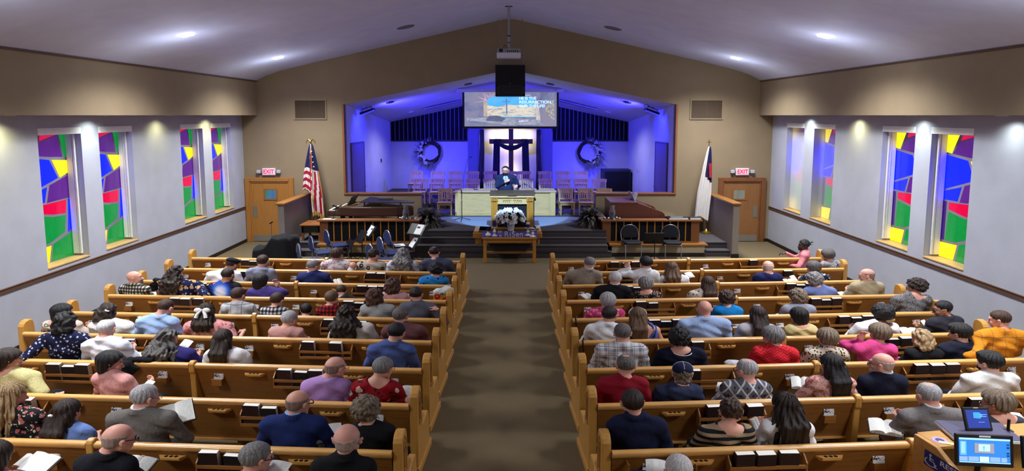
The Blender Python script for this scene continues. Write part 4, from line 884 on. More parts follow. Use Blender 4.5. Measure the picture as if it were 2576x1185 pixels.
# microphones
def mic_stand(name, lab, base, top, tilt, tri=True, r0=.011):
    r = thing(name, lab, 'microphone stand', base); H = top - base[2]
    MB().tube([(0, 0, .04), (0, 0, H)], r0, 8).build('pole', M_BLACK, r, True)
    if tri:
        for k in range(3): a = 2.1 * k + .5; MB().tube([(0, 0, .1), (.27 * math.cos(a), .27 * math.sin(a), .012)], .009, 6).build('leg', M_BLACK, r)
    else: MB().lathe([(0, 0), (.14, 0), (.13, .02), (.02, .03)], 20).build('base_plate', M_BLACK, r, True)
    return r, H
p = PZ(1162, 556, .66); r, H = mic_stand('microphone_stand', 'black tripod microphone stand on the blue-lit carpet, piano side of pulpit', p, PY(1160, 484, p.y).z, 0)
MB().tube([(0, 0, H), (-.01, -.05, H + .06)], .018, 8).build('microphone', M_BLACK, r, True); MB().tube([(0, 0, H * .72), (.03, 0, H * .75)], .015, 6).build('clip', M_STEEL, r)
p = PZ(1342, 573, .66); r, H = mic_stand('microphone_stand', 'black straight stand with a gooseneck microphone beside the pulpit', (p.x, 17.0, .66), PY(1343, 493, 17.0).z, 0, False)
MB().tube([(0, 0, H), (.03, 0, H + .06), (.02, 0, H + .14), (-.08, 0, H + .22), (-.22, 0, H + .30)], .006, 6).build('gooseneck', M_BLACK, r, True); MB().tube([(-.22, 0, H + .3), (-.27, 0, H + .33)], .014, 8).build('microphone', M_BLACK, r, True); MB().tube([(-.02, 0, H), (.04, 0, H - .12)], .025, 8).build('clutch', M_BLACK, r)
p = PY(1172, 450, 20.8); r = thing('choir_microphone', 'thin choir boom microphone rising among the piano-side choir chairs', 'microphone stand', (p.x - .1, 20.8, .66))
zt = PY(1194, 396, 20.8).z - .66; MB().lathe([(0, 0), (.12, 0), (.02, .02)], 16).build('base_plate', M_BLACK, r); MB().tube([(0, 0, 0), (.03, 0, zt - .6), (.16, 0, zt - .06), (.2, 0, zt)], .008, 6).build('boom', plain('grey_boom', '#5a5a68', .5, .4), r, True); MB().tube([(.2, 0, zt), (.3, 0, zt + .01)], .013, 6).build('microphone', M_BLACK, r, True)

# slatted rails in front of the piano and the organ
RY0 = 17.0
def slat_rail(px0, px1, lab, ret):
    a = PY(px0, 552, RY0 - .1); b = PY(px1, 552, RY0 - .1); z = .945; r = thing('slatted_rail', lab, 'rail', (a.x, RY0, .33)); w = b.x - a.x; h = z - .33
    MB().box((-.0, -.14, h - .045), (w, .16, h)).build('top_board', M_DKOAKX, r, bevel=.008); MB().box((.05, .0, 0), (w - .05, .06, h - .045)).build('back_cloth', plain('rail_black_cloth', '#0a0b12', .95), r)
    for x0, x1 in ((.05, .27), (w - .27, w - .05)): MB().box((x0, -.035, 0), (x1, .08, h - .045)).build('end_panel', M_DKOAK, r, bevel=.005)
    mb = MB(); n = 10
    for i in range(n): x = .27 + (w - .54) * (i + .7) / (n + .4); mb.box((x - .014, -.03, .03), (x + .014, .0, h - .05))
    mb.build('baluster', M_HON, r); MB().box((.05, -.04, 0), (w - .05, .02, .035)).build('bottom_rail', M_OAKD, r)
    x = w - .11 if ret > 0 else .05
    MB().box((x, .06, -.3), (x + .06, .95, h - .045)).build('return_panel', M_DKOAK, r); MB().box((x - .08, .1, h - .045), (x + .13, 1.0, h)).build('return_top', M_DKOAKX, r)
slat_rail(797, 1055, 'dark oak rail with black cloth slats in front of the grand piano', 1); slat_rail(1512, 1767, 'dark oak rail with black cloth slats in front of the organ', -1)
M_GLASSV = NT('clear_glass'); M_GLASSV.b.inputs['Transmission Weight'].default_value = .9; M_GLASSV.b.inputs['Roughness'].default_value = .03; M_GLASSV.b.inputs['IOR'].default_value = 1.3; M_GLASSV = M_GLASSV.m; M_GLASSV.node_tree.nodes['Principled BSDF'].inputs['Base Color'].default_value = (.85, .9, 1, 1)
for px, nm in ((1022, 'piano'), (1539, 'organ')):
    x = PY(px, 545, 17.05).x; r = thing('hurricane_lamp', 'glass hurricane vase with a purple candle on the %s-side rail' % nm, 'candle holder', (x, 17.0, .945))
    MB().lathe([(.03, 0), (.075, .01), (.055, .05), (.085, .14), (.08, .22), (.05, .3), (.075, .36)], 20).build('glass_shade', M_GLASSV, r, 'all'); MB().lathe([(0, .01), (.042, .01), (.042, .19), (0, .19)], 16).build('candle', plain('violet_wax', '#2a2a78', .5), r, 'sharp'); MB().lathe([(.043, .1), (.0435, .145), (.043, .15)], 16).build('candle_label', M_PAPER, r)
    rnd = random.Random(px); g = thing('cotton_garland', 'garland of dried leaves and cotton bolls at the foot of the %s-side hurricane vase' % nm, 'garland', (x, 17.0, .945)); lf = MB(); cb = MB()
    for i in range(40): a = rnd.uniform(0, 6.28); rr = rnd.uniform(.08, .2); leaf_mesh(lf, (rr * math.cos(a) * 1.2, rr * math.sin(a) * .7, .02), (math.cos(a), math.sin(a), rnd.uniform(0, .6)), rnd.uniform(.05, .1), .015, .2)
    for i in range(9): a = i * .7; rr = rnd.uniform(.1, .24); cb.ball((rr * math.cos(a) * 1.1, rr * math.sin(a) * .6 - .02, rnd.uniform(.01, .05)), rnd.uniform(.018, .03), 8, 6)
    lf.build('leaves', plain('dry_leaf', '#443a30', .8), g); cb.build('cotton_boll', M_FLW, g, 'all')

# dried plants on stands at the stage corners
M_DRY = plain('silver_brown_leaf', '#554d46', .75); M_STANDC = plain('navy_cloth_stand', '#10131f', .9)
for sg, px, nm in ((-1, 1077, 'piano'), (1, 1486, 'organ')):
    x = PY(px, 545, 17.5).x; r = thing('feathery_plant', 'big dried grey feathery plant in a dark pot at the %s-side stage corner' % nm, 'plant', (x, 17.55, .66)); rnd = random.Random(px)
    MB().lathe([(0, 0), (.17, 0), (.22, .25), (.2, .26), (0, .24)], 20).build('pot', M_STANDC, r, True); mb = MB()
    for i in range(230):
        a = rnd.uniform(0, 6.28); e = rnd.uniform(-.25, 1.45); d = Vector((math.cos(a) * math.cos(e), math.sin(a) * math.cos(e) * .8, math.sin(e) * .8)); leaf_mesh(mb, (d.x * .1, d.y * .1, .2 + .1 * d.z), d, rnd.uniform(.28, .46), rnd.uniform(.025, .045), .45)
    for i in range(60):
        a = rnd.uniform(3.2, 6.2); d = Vector((math.cos(a), math.sin(a) * .8, rnd.uniform(-.3, .1))); leaf_mesh(mb, (d.x * .1, d.y * .1, .2), d, rnd.uniform(.28, .45), .035, .8)
    mb.build('foliage', M_DRY, r, True)
    x2 = PY(px + (-3 if sg < 0 else -2), 520, 18.4).x; q = thing('floor_monitor', 'squat navy floor wedge speaker behind the %s-side feathery plant' % nm, 'loudspeaker', (x2, 18.35, .66))
    MB().prism([(-.22, 0), (.25, 0), (.25, .2), (.12, .38), (-.12, .40), (-.22, .3)], 'x', -.24, .24).build('cabinet', plain('navy_box', '#141a30', .7), q, bevel=.03, seg=3); MB().box((-.2, -.225, .04), (.2, -.219, .26)).build('grille', M_BLACK, q)
# grand piano (side view behind the rail) keyboard toward the door side
PZ0 = .33; px0, px1 = PY(850, 530, 17.5).x, PY(1036, 530, 17.5).x
r = thing('grand_piano', 'dark brown grand piano with its lid propped low, behind the slatted rail', 'piano', (px0, 17.45, PZ0))
L_ = px1 - px0; M_PIANO = wood('piano_walnut', '#3b1d15', '#28130d', (2, 18, 18), .3, coat=.3)
out = [(0, 0), (L_ * .55, 0), (L_ * .8, .0), (L_, .05), (L_ + .02, .25), (L_ - .1, .42), (L_ * .75, .55), (L_ * .55, .85), (L_ * .35, 1.12), (.15, 1.18), (0, 1.18)]
MB().prism(out, 'z', .62, .86).build('case', M_PIANO, r, bevel=.01)
ins = [(L_ * .5 + (x - L_ * .5) * .95 + .05, .55 + (y - .55) * .93) for x, y in out]
MB().prism(ins, 'z', .86, .875).build('soundboard', plain('gold_plate', '#6b5a3a', .4, .5), r)
MB().box((-.28, .03, .62), (0, 1.15, .76)).build('key_bed', M_PIANO, r, bevel=.01); mb = MB().box((-.26, .12, .76), (-.06, 1.06, .775)); mb.build('white_keys', plain('ivory', '#e4dfc8', .4), r)
mb = MB()
for i in range(30): y = .14 + i * .031; mb.box((-.18, y, .775), (-.06, y + .012, .787))
mb.build('black_keys', M_BLACK, r)
M = T(L_ * .3, 1.15, 1.06) @ RX(0)
lid = [(L_ * .30, 0.0), (L_ * .8, 0), (L_ + .04, .04), (L_ + .05, .25), (L_ - .08, .45), (L_ * .75, .58), (L_ * .55, .88), (L_ * .32, 1.15)]
MB().at(T(0, 0, 1.0) @ RY(1.0)).prism(lid, 'z', 0, .022).build('lid', plain('lid_ebony', '#141012', .55), r, bevel=.006)
MB().at(T(0, .0, 1.02) @ RX(0)).prism([(L_ * .5, .5), (L_ * .7, .5), (L_ * .7, .62), (L_ * .5, .62)], 'z', 0, .04).build('folded_lid_flap', plain('piano_grey_edge', '#55504c', .4), r)
for x in (L_ * .36, L_ * .6, L_ * .85): MB().box((x - .02, .05, .86), (x + .02, .09, 1.0)).build('lid_prop', M_PIANO, r)
MB().at(T(.22, .2, .87) @ RY(28)).box((-.01, 0, 0), (.01, .85, .28)).build('music_desk', M_BLACK, r, bevel=.01); MB().box((.05, .25, .862), (.2, .8, .868)).build('sheet_music', M_PAPER, r)
MB().tube([(.25, .25, .87), (L_ * .36, .3, 1.0)], .01, 6).build('prop_stick', M_HON, r)
for x, y in ((.1, .15), (.1, 1.0), (L_ - .35, .2)): MB().lathe([(.035, 0), (.04, .03), (.03, .1), (.055, .45), (.07, .62)], 14, (x, y, 0)).build('leg', M_PIANO, r, True)
r = thing('piano_bench', 'dark wooden piano bench between the half wall and slatted rail', 'bench', (PZ(785, 606, .33).x - .05, 17.15, .33)); 
MB().box((-.26, 0, .40), (.30, .75, .44)).build('seat', M_DKOAKX, r, bevel=.008); MB().box((-.22, .04, .22), (.26, .71, .40)).build('apron', M_DARK, r)
for x in (-.22, .22):
    for y in (.04, .66): MB().box((x, y, 0), (x + .05, y + .05, .4)).build('leg', M_DKOAK, r)
# goose neck microphone by the piano keys, on a boom stand
p = PY(843, 542, 17.2); r = thing('vocal_microphone', 'black vocal microphone on a desk stand at the piano end', 'microphone', (p.x, 17.05, .945)); 
MB().lathe([(0, 0), (.07, 0), (.06, .015), (.01, .02)], 16).build('base_plate', M_BLACK, r); MB().tube([(0, 0, .01), (0, 0, .08), (.09, 0, .30)], .009, 6).build('stem', M_BLACK, r, True); MB().tube([(.2, 0, .265), (.02, 0, .345)], [.014, .022], 8).build('handle', M_BLACK, r, True); MB().ball((0, 0, .355), .034, 12, 8).build('grille', plain('mic_grille', '#3c4450', .4, .5), r, 'all')
r = thing('open_score', 'open sheet music lying on the rail end beneath the vocal microphone', 'sheet music', (PY(828, 545, 17.0).x, 17.0, .947)); MB().box((-.16, -.1, 0), (.18, .12, .006)).build('page', plain('score_cream', '#d4cfae', .8), r)
# organ: back of the console toward the pews
a = PY(1536, 500, 17.5); b = PY(1642, 548, 17.5)
r = thing('organ_console', 'brown wooden organ console seen from behind its sloping back', 'organ', (a.x, 17.4, .33)); M_ORG = wood('organ_walnut', '#5d2f21', '#452016', (14, 14, 2), .4); w = b.x - a.x
H = 1.07
# profile in x-z (console faces the window side)
prof = [(0.0, 0), (w + .35, 0), (w + .35, .52), (w + .28, .60), (w - .05, .76), (w - .25, .86), (.0, H * .88)]
prof = [(0, 0), (w + .3, 0), (w + .3, .68), (w + .24, .74), (w - .05, .85), (.72, .985), (.0, .985)]
MB().prism(prof, 'y', 0, .06).build('side_panel', M_ORG, r, bevel=.008); MB().prism(prof, 'y', 1.14, 1.2).build('side_panel', M_ORG, r, bevel=.008)
MB().prism([(.0, .0), (.05, 0), (.05, .98), (0, .98)], 'y', .06, 1.14).build('back_panel', M_ORG, r); MB().box((-.01, -.01, .985), (.73, 1.21, 1.01)).build('top', wood('organ_top', '#6a4036', '#50291f', (3, 14, 14), .3), r, bevel=.006)
MB().prism([(.72, .975), (w - .05, .84), (w - .05, .80), (.72, .93)], 'y', .06, 1.14).build('sloping_front', M_ORG, r); mb = MB()
for k in range(2): mb.box((w - .02 - k * .14 + .05, .12, .72 + k * .06), (w + .12 - k * .14, 1.08, .735 + k * .06))
mb.build('keyboard', plain('ivory', '#e4dfc8', .4), r)
MB().at(T(.68, .3, 1.0) @ RY(-20)).box((0, 0, 0), (.012, .6, .22)).build('music_stand', plain('clear_rack', '#8d8d94', .3), r); MB().at(T(.70, .35, 1.01) @ RY(22)).box((0, 0, 0), (.006, .5, .2)).build('sheet_music', M_PAPER, r)
xw = PY(1660, 548, 17.6).x; r = thing('organ_bench', 'flat wooden organ bench beside the console', 'bench', (xw, 17.45, .33)); MB().box((0, 0, .60), (.4, 1.1, .635)).build('seat', wood('bench_olive', '#6b5a3a', '#54432a', (3, 14, 14), .5), r, bevel=.006)
for y in (.05, 1.0): MB().box((.03, y, 0), (.37, y + .05, .6)).build('leg', M_ORG, r)
for i, (px, w_, h_, nm, c) in enumerate(((1705, .52, .05, 'black ring binder lying flat on the organ-side rail', '#15151c'), (1700, .34, .025, 'grey book lying on the black binder on the rail', '#4a4c52'), (1747, .3, .05, 'small dark closed book at the end of the organ-side rail', '#221c1c'))):
    p = PY(px, 545, 17.0); r = thing('binder' if i == 0 else 'songbook', nm, 'book', (p.x, 17.0, .946 + (.051 if i == 1 else 0))); MB().box((-w_ / 2, -.11, 0), (w_ / 2, .12, h_)).build('cover', plain('bk%d' % i, c, .5), r, bevel=.004); MB().box((-w_ / 2 + .01, -.115, .006), (w_ / 2 - .01, .11, h_ - .006)).build('page_block', M_PAPER, r)
# speaker cabinet in the chancel
a = PY(1521, 427, 23.2); b = PY(1590, 478, 23.2); r = thing('organ_speaker_cabinet', 'large dark cabinet speaker in the organ-side chancel corner', 'speaker cabinet', ((a.x + b.x) / 2 - .06, 23.2, .66)); w = b.x - a.x; h = a.z - .66
MB().box((-w / 2, 0, 0), (w / 2, .6, h)).build('cabinet', plain('cabinet_blue_black', '#23273c', .5), r, bevel=.008); MB().box((-w / 2 + .07, -.01, .05), (w / 2 - .04, 0, h - .07)).build('grille_cloth', plain('grille_black', '#0b0c16', .95), r)

# banquet chairs
M_SEATB = plain('blue_vinyl', '#23305c', .5, bump=.1); M_FR = plain('grey_tube', '#9c9aa6', .3, .7); M_SEATD = plain('charcoal_vinyl', '#12151f', .6)
def banquet(fab):
    r = thing('banquet_chair', 'x', 'chair')
    def arc(rr, z0, z1, n=12): return [(rr * math.cos(t) , z1 - rr * .9 + rr * .95 * math.sin(t)) for t in [math.pi * i / n for i in range(n + 1)]]
    hx = .23; zt = .80
    path = [(hx - .02, -.02, .40)] + [(hx, -.045, .50)] + [(x, -.10 + .0, z) for x, z in arc(hx, .5, zt)] + [(-hx, -.045, .50), (-hx + .02, -.02, .40)]
    MB().tube(path, .013, 8).build('back_frame', M_FR, r, True)
    mb = MB(); pl = [(x * .93, z - .01) for x, z in arc(hx, .5, zt, 16)] + [(-hx * .85, .52), (-hx * .8, .47), (hx * .8, .47), (hx * .85, .52)]
    mb.at(Matrix(((1, 0, 0, 0), (0, 1, .13, -.10 - .13 * .55), (0, 0, 1, 0), (0, 0, 0, 1))) if 0 else Matrix.Identity(4)).prism([(x, z) for x, z in pl], 'y', -.105, -.065); mb.build('backrest', fab, r, bevel=.015, seg=3)
    MB().prism([(-.21, -.03), (.21, -.03), (.225, .30), (.19, .40), (-.19, .40), (-.225, .30)], 'z', .375, .43).build('seat_cushion', fab, r, bevel=.02, seg=3)
    mb = MB().tube([(-.2, 0, .36), (.2, 0, .36), (.21, .36, .36), (-.21, .36, .36), (-.2, 0, .36)], .011, 6); mb.build('seat_frame', M_FR, r, True)
    for s in (-1, 1):
        MB().tube([(s * .2, .34, .36), (s * .205, .38, .32), (s * .20, .39, 0)], .012, 8).build('leg', M_FR, r, True); MB().tube([(s * .21, -.02, .40), (s * .2, -.03, .3), (s * .2, -.13, 0)], .012, 8).build('leg', M_FR, r, True)
    return r
def music_stand(lab, px, pyb, desk, yaw, sheet=False, lean=35):
    # px of the pole foot on the floor row, desk centre (px,py)
    p = PZ(px, pyb, 0); r = thing('music_stand', lab, 'music stand', p); c = PY(desk[0], desk[1], p.y); hz = c.z
    MB().tube([(0, 0, .05), (0, 0, hz - .05)], .012, 8).build('pole', M_BLACK, r, True)
    for k in range(3): a = 2.1 * k + .3; MB().tube([(0, 0, .12), (.2 * math.cos(a), .2 * math.sin(a), .012)], .009, 6).build('leg', M_BLACK, r)
    M = T(c.x - p.x, 0, hz) @ RZ(yaw) @ RX(-lean); o = MB().at(M).box((-.25, -.008, -.16), (.25, .008, .17)).box((-.25, -.06, -.17), (.25, .0, -.16)).build('desk', plain('stand_black', '#0e0e16', .4), r, bevel=.004)
    if sheet: MB().at(M).box((-.02 if sheet == 2 else -.16, -.016, -.13), (.2 if sheet == 2 else .12, -.010, .15)).build('sheet_music', M_PAPER, r); MB().at(M).box((.0, -.018, .04), (.1, -.0165, .09)).build('sheet_print', plain('dark_ink', '#34344c', .8), r)
    return r
bc = banquet(M_SEATB); firstb = True
def top_at(px, py): return PZ(px, py, .80)
for (tx, ty_, rz, lab) in ((819, 579, -72, 'blue banquet chair nearest the piano rail in the left trio'), (781, 595, -75, 'blue banquet chair in the middle of the left trio'), (750, 614, -78, 'blue banquet chair nearest the pews in the left trio'), (972, 580, -72, 'blue banquet chair with a booklet on its seat'), (954, 597, -75, 'blue banquet chair in front of the one holding a booklet'), (928, 614, -70, 'blue banquet chair nearest the front pew behind the music stands')):
    p = top_at(tx + 5, ty_); o = bc if firstb else copy_tree(bc); firstb = False; o.location = (p.x + .06, p.y, 0); o.rotation_euler = (0, 0, R(rz + 16)); tag(o, lab, 'chair', 'blue banquet chairs on the piano side')
    if 'booklet on' in lab:
        b_ = thing('booklet', 'white booklet lying on the blue banquet chair seat', 'booklet', (p.x + .27, p.y - .02, .431), R(-70)); MB().box((-.15, -.13, 0), (.15, .13, .012)).build('cover', M_PAPER, b_, bevel=.002); MB().box((-.0, -.08, .012), (.1, .02, .0128)).build('print', plain('dark_ink', '#34344c', .8), b_)
for px in (1585, 1687):
    o = banquet(M_SEATD); p = PZ(px, 567, .80); o.location = (p.x, p.y + .1, 0); o.rotation_euler = (0, 0, R(180 + (3 if px < 1600 else -3))); 
    o.location.y = PZ(px, 652, 0).y + .38; tag(o, 'charcoal banquet chair facing the pews, %s the black music stand' % ('stage side of' if px < 1600 else 'window side of'), 'chair', 'charcoal banquet chairs before the organ rail')
music_stand('black music stand nearest the covered keyboard, edge-on', 884, 655, (876, 618), -60); music_stand('black music stand between the two chair groups with no sheet', 912, 655, (908, 595), -60); music_stand('black music stand with a narrow white sheet, before the piano rail', 936, 652, (932, 582), -62, 1)
music_stand('black music stand with a big sheet, closest to the steps', 1047, 655, (1048, 578), -35, 2, 40); music_stand('black music stand with a sheet, in front of the one by the steps', 1040, 657, (1041, 611), -62, 1); music_stand('wide black music stand between the two charcoal chairs', 1646, 655, (1645, 600), 180, 0, 25)
# covered keyboard
a = Vector((-6.28, 15.72, 0)); r = thing('covered_keyboard', 'digital piano under a draped black cloth near the side door', 'covered keyboard', (a.x, a.y - .25, 0), R(0))
gx, gy = 22, 14; W_, D_ = .90, 1.02; vs = []; hh = lambda u, v: (.42 + .06 * math.sin(v * 5)) + (.28 if u > .55 else .28 * max(0, (u - .3) / .25)) * (1 if u < .97 else .8) - .02 * math.sin(u * 19 + v * 7)
prof = lambda u, v: hh(u, v)
mb = MB(); N1 = 40
ring = []
for i in range(N1):
    t = 2 * math.pi * i / N1; c, s = math.cos(t), math.sin(t); k = 1 / (abs(c) ** 9 + abs(s) ** 9) ** (1 / 9); ring.append((.5 + .5 * c * k, .5 + .5 * s * k, t))
rings = []
for f, zf in ((1.04, 0), (1.015, .4), (1.0, .9), (.985, .985), (.96, 1), (.8, 1), (.6, 1.0), (.4, 1.0), (.2, 1.0)):
    rings.append([((.5 + (u - .5) * f + (.012 * math.sin(t * 9) if zf < .9 else 0)) * W_, (.5 + (v - .5) * f + (.012 * math.sin(t * 11) if zf < .9 else 0)) * D_, hh(.5 + (u - .5) * f, v) * min(zf, 1) if zf < 1 else hh(.5 + (u - .5) * f, .5 + (v - .5) * f)) for u, v, t in ring])
vs = [p for q in rings for p in q]; fs = [(j * N1 + i, j * N1 + (i + 1) % N1, (j + 1) * N1 + (i + 1) % N1, (j + 1) * N1 + i) for j in range(len(rings) - 1) for i in range(N1)] + [tuple(range((len(rings) - 1) * N1, len(rings) * N1))]
mb.add(vs, fs); mb.build('dust_cover', plain('black_velvet', '#06070e', .9, bump=.3, bsc=20), r, smooth='all')
p = PZ(683, 610, .2); r = thing('thin_stand', 'thin chrome microphone stand against the side door', 'microphone stand', (PY(683, 590, 18.0).x, 18.0, 0)); H = PY(683, 560, 18.).z; MB().lathe([(0, 0), (.12, 0), (.01, .03)], 16).build('base_plate', M_BLACK, r); MB().tube([(0, 0, 0), (0, 0, H)], .009, 8).build('pole', M_CHROME, r, True); MB().tube([(-.04, 0, H - .03), (.05, 0, H + .02)], .018, 8).build('clip', M_BLACK, r, True)

# flags
M_RED = plain('flag_red', '#a3112e', .8); M_WT = plain('flag_white', '#d8d4d0', .8); M_BLU = plain('flag_blue', '#151b45', .8); M_FRG = plain('gold_fringe', '#b08d4c', .7)
def hanging_flag(name, parent, bands, x0, x1, w0, w1, zt, folds, depth, gold=True):
    # bands: list of (fraction end, material index); the sheet narrows to w0 at the top
    mb = MB(); n = folds * 6; m = 40; vs = []
    for j in range(m + 1):
        t = j / m; wd = w0 + (w1 - w0) * min(1, t * 1.6) ** .7; xc = x0 + (x1 - x0) * t
        for i in range(n + 1):
            u = i / n; vs.append((xc + (u - .5) * wd, depth * (.3 + t) * math.sin(u * folds * 2 * math.pi + t * 1.5), zt[0] + (zt[1] - zt[0]) * t + .06 * t * math.sin(u * 5)))
    b0 = len(mb.v); mb.add(vs, [])
    for j in range(m):
        for i in range(n):
            mi = bands((i + .5) / n, (j + .5) / m); mb.f.append((b0 + j * (n + 1) + i, b0 + j * (n + 1) + i + 1, b0 + (j + 1) * (n + 1) + i + 1, b0 + (j + 1) * (n + 1) + i)); mb.m.append(mi)
    o = mb.build(name, [M_RED, M_WT, M_BLU, M_FRG], parent, smooth='all'); so = o.modifiers.new('solid', 'SOLIDIFY'); so.thickness = .006; return o
def flagpole(px, lab, top_py, kind):
    q = PY(px, 595, 18.35); zt = PY(px, top_py, 18.35).z; zb = .335; r = thing('flag_pole', lab[0], 'flag pole', (q.x, 18.35, zb)); H = zt - zb
    MB().lathe([(0, 0), (.17, 0), (.165, .02), (.06, .06), (.02, .12)], 24).build('base', M_GOLD, r, True); MB().tube([(0, 0, .05), (0, 0, H)], .016, 10).build('pole', M_DKOAK, r, True)
    mb = MB()
    if kind == 'eagle':
        mb.ball((0, 0, H + .05), (.03, .03, .05), 10, 8)
        for s in (-1, 1): mb.tube([(0, 0, H + .07), (s * .06, 0, H + .12), (s * .11, 0, H + .07), (s * .13, 0, H + .0)], [.02, .018, .012, .003], 6)
        mb.ball((.02, 0, H + .11), .018, 8, 6)
    else: mb.box((-.01, -.01, H), (.01, .01, H + .16)); mb.box((-.055, -.01, H + .08), (.055, .01, H + .10))
    mb.build('finial', M_GOLD, r, True); fr = thing('flag', lab[1], 'flag', (q.x, 18.30, zb)); return r, fr, H
r, f, H = flagpole(790, ('dark wooden flag pole with a gold eagle beside the piano rail', 'furled red, white and blue striped flag with gold fringe'), 362, 'eagle')
def us(u, t):
    if t > .965: return 3
    if t < .5: return 2
    return 0 if int(t * 26 + u * 2) % 2 == 0 else 1
hanging_flag('front_fold', f, lambda u, t: 3 if t > .97 else (2 if t < .5 else (0 if int((t - .5) * 13) % 2 else 1)), -.0, -.14, .05, .26, (H - .02, H * .47), 3, .02)
hanging_flag('rear_fold', f, lambda u, t: 3 if t > .93 or (u > .93 and t > .35) else (2 if t < .34 and u > .3 else (0 if int(u * 5 + t * 2.) % 2 else 1)), .03, .17, .05, .36, (H, .42), 5, .035)
for (x, z) in ((.07, H * .80), (.09, H * .75), (.06, H * .86), (.04, H * .92), (.11, H * .7)):
    pts = [(x + (.028 if i % 2 == 0 else .011) * math.sin(i * math.pi / 5), -.05, z + (.028 if i % 2 == 0 else .011) * math.cos(i * math.pi / 5)) for i in range(10)]; MB().quad(*pts).build('star', M_WT, f)
MB().tube([(.03, -.03, H - .02), (.04, -.07, H * .6), (.05, -.08, H * .42)], .008, 6).build('cord', M_FRG, f, True); MB().lathe([(.02, H * .36), (.035, H * .38), (.03, H * .43), (.01, H * .45)], 10, (.05, -.08, 0)).build('tassel', M_FRG, f, True)
r, f, H = flagpole(1776, ('dark flag pole with a small gold cross finial beside the organ rail', 'furled white flag with a dark blue corner and a red cross'), 366, 'cross')
hanging_flag('folds', f, lambda u, t: 3 if t > .975 or (u < .04 and t > .3) else (2 if t < .36 + .12 * u and u > .35 else 1), -.0, -.16, .05, .40, (H - .02, .38), 5, .03)
MB().quad((-.02, -.06, H * .80), (.055, -.055, H * .80), (.065, -.06, H * .64), (-.0, -.06, H * .64)).build('red_cross_canton', M_RED, f)
for sg, px, py, nm in ((-1, 678, 431.5, 'piano'), (1, 1866, 431.5, 'organ')):
    p = PY(px, py, YF); r = thing('exit_sign', 'lit red EXIT sign with twin emergency lamps over the %s-side door' % nm, 'exit sign', (p.x, YF - .05, p.z))
    MB().box((-.19, -.02, -.105), (.19, .05, .10)).build('housing', M_METW, r, bevel=.015, seg=3); MB().box((-.155, -.026, -.075), (.155, -.02, .075)).build('lit_face', emis('exit_face', '#f2a0b0', 1.0), r)
    text('EXIT', .165, emis('exit_red', '#f0103c', 1.5), r, T(0, -.028, -.002) @ RX(90), 'lettering', .002, 'CENTER', .004, .9)
    for s in (-1, 1): MB().box((s * .19, -.02, -.03), (s * .24, .02, .03)).build('lamp_arm', plain('lamp_grey', '#7c7c84', .4), r); MB().box((s * .285 - .055, -.05, -.045), (s * .285 + .055, .03, .05)).build('emergency_lamp', plain('lamp_lens', '#b8bcc8', .2), r, bevel=.012)
for x0, x1, nm in ((-6.2, -5.27, 'piano'), (5.06, 6.0, 'organ')):
    r = thing('air_return_grille', 'brown louvred air grille high on the front wall, %s side' % nm, 'grille', (x0, YF, 3.53)); w, h = x1 - x0, .57
    mb = MB()
    for a, b in (((0, 0), (w, .035)), ((0, h - .035), (w, h)), ((0, .035), (.035, h - .035)), ((w - .035, .035), (w, h - .035))): mb.box((a[0], -.03, a[1]), (b[0], 0, b[1]))
    mb.build('frame', M_BEIGE, r); MB().box((.03, -.008, .03), (w - .03, -.002, h - .03)).build('duct_filter', plain('grille_dark', '#3a2c22', .8), r)
    mb = MB(); n = 22
    for i in range(n): z = .04 + (h - .08) * i / n; mb.quad((.035, -.026, z), (w - .035, -.026, z), (w - .035, -.01, z + .02), (.035, -.01, z + .02))
    mb.box((w / 2 - .006, -.028, .03), (w / 2 + .006, -.02, h - .03)); mb.build('louvre', plain('louvre_brown', '#5d4c3c', .6), r)

# sound booth at the rear, organ side
BZ0 = .98; bl = PZ(2311, 1090, BZ0); fl_ = PZ(2366, 1124, BZ0); br = PZ(2425, 1079, BZ0)
r = thing('sound_booth', 'honey oak sound booth desk with a sloping side beside the rear pew', 'desk', (bl.x, bl.y, 0)); BX = bl.x; BY = bl.y
d2 = BY - fl_.y; BR = math.asin((fl_.x - bl.x) / math.hypot(fl_.x - bl.x, d2)); d2 = math.hypot(fl_.x - bl.x, d2); r.rotation_euler = (0, 0, BR)
MB().prism([(0, 0), (0, BZ0), (-d2, BZ0), (-d2 - 1.1, .45), (-d2 - 1.1, 0)], 'x', -.045, 0).build('side_panel', M_OAK, r, bevel=.006)
MB().box((0, -d2, BZ0 - .03), (2.7, .02, BZ0)).build('desk_top', M_OAK, r, bevel=.004); MB().box((0, -.03, 0), (2.7, .0, BZ0 - .03)).build('front_panel', M_OAKV, r)
MB().box((0, -d2 - .9, .55), (2.7, -d2, .58)).build('lower_shelf', M_BLACK, r)
rb = thing('reserved_seating_sign', 'blue RESERVED SEATING wheelchair sign on the booth side', 'sign', (BX, BY, 0), BR)
M_SIGNB = plain('sign_blue', '#1c2a7c', .5); M_SIGNW = plain('sign_white', '#e4e8f0', .5)
y0 = -.62 * d2 * 1.0
sp0 = PY(2330, 1166, BY - .14); sh = Matrix(((0, 0, -1, -.047), (-1, 0, 0, -.13), (0, 1, 0, sp0.z), (0, 0, 0, 1)))
MB().at(sh).box((0, 0, 0), (.66, .125, .004)).build('plate', M_SIGNB, rb)
text('RESERVED', .058, M_SIGNW, rb, sh @ T(.16, .09, .005), 'lettering', .001, 'LEFT', .001, 1.5); text('SEATING', .058, M_SIGNW, rb, sh @ T(.22, .036, .005), 'lettering', .001, 'LEFT', .001, 1.5)
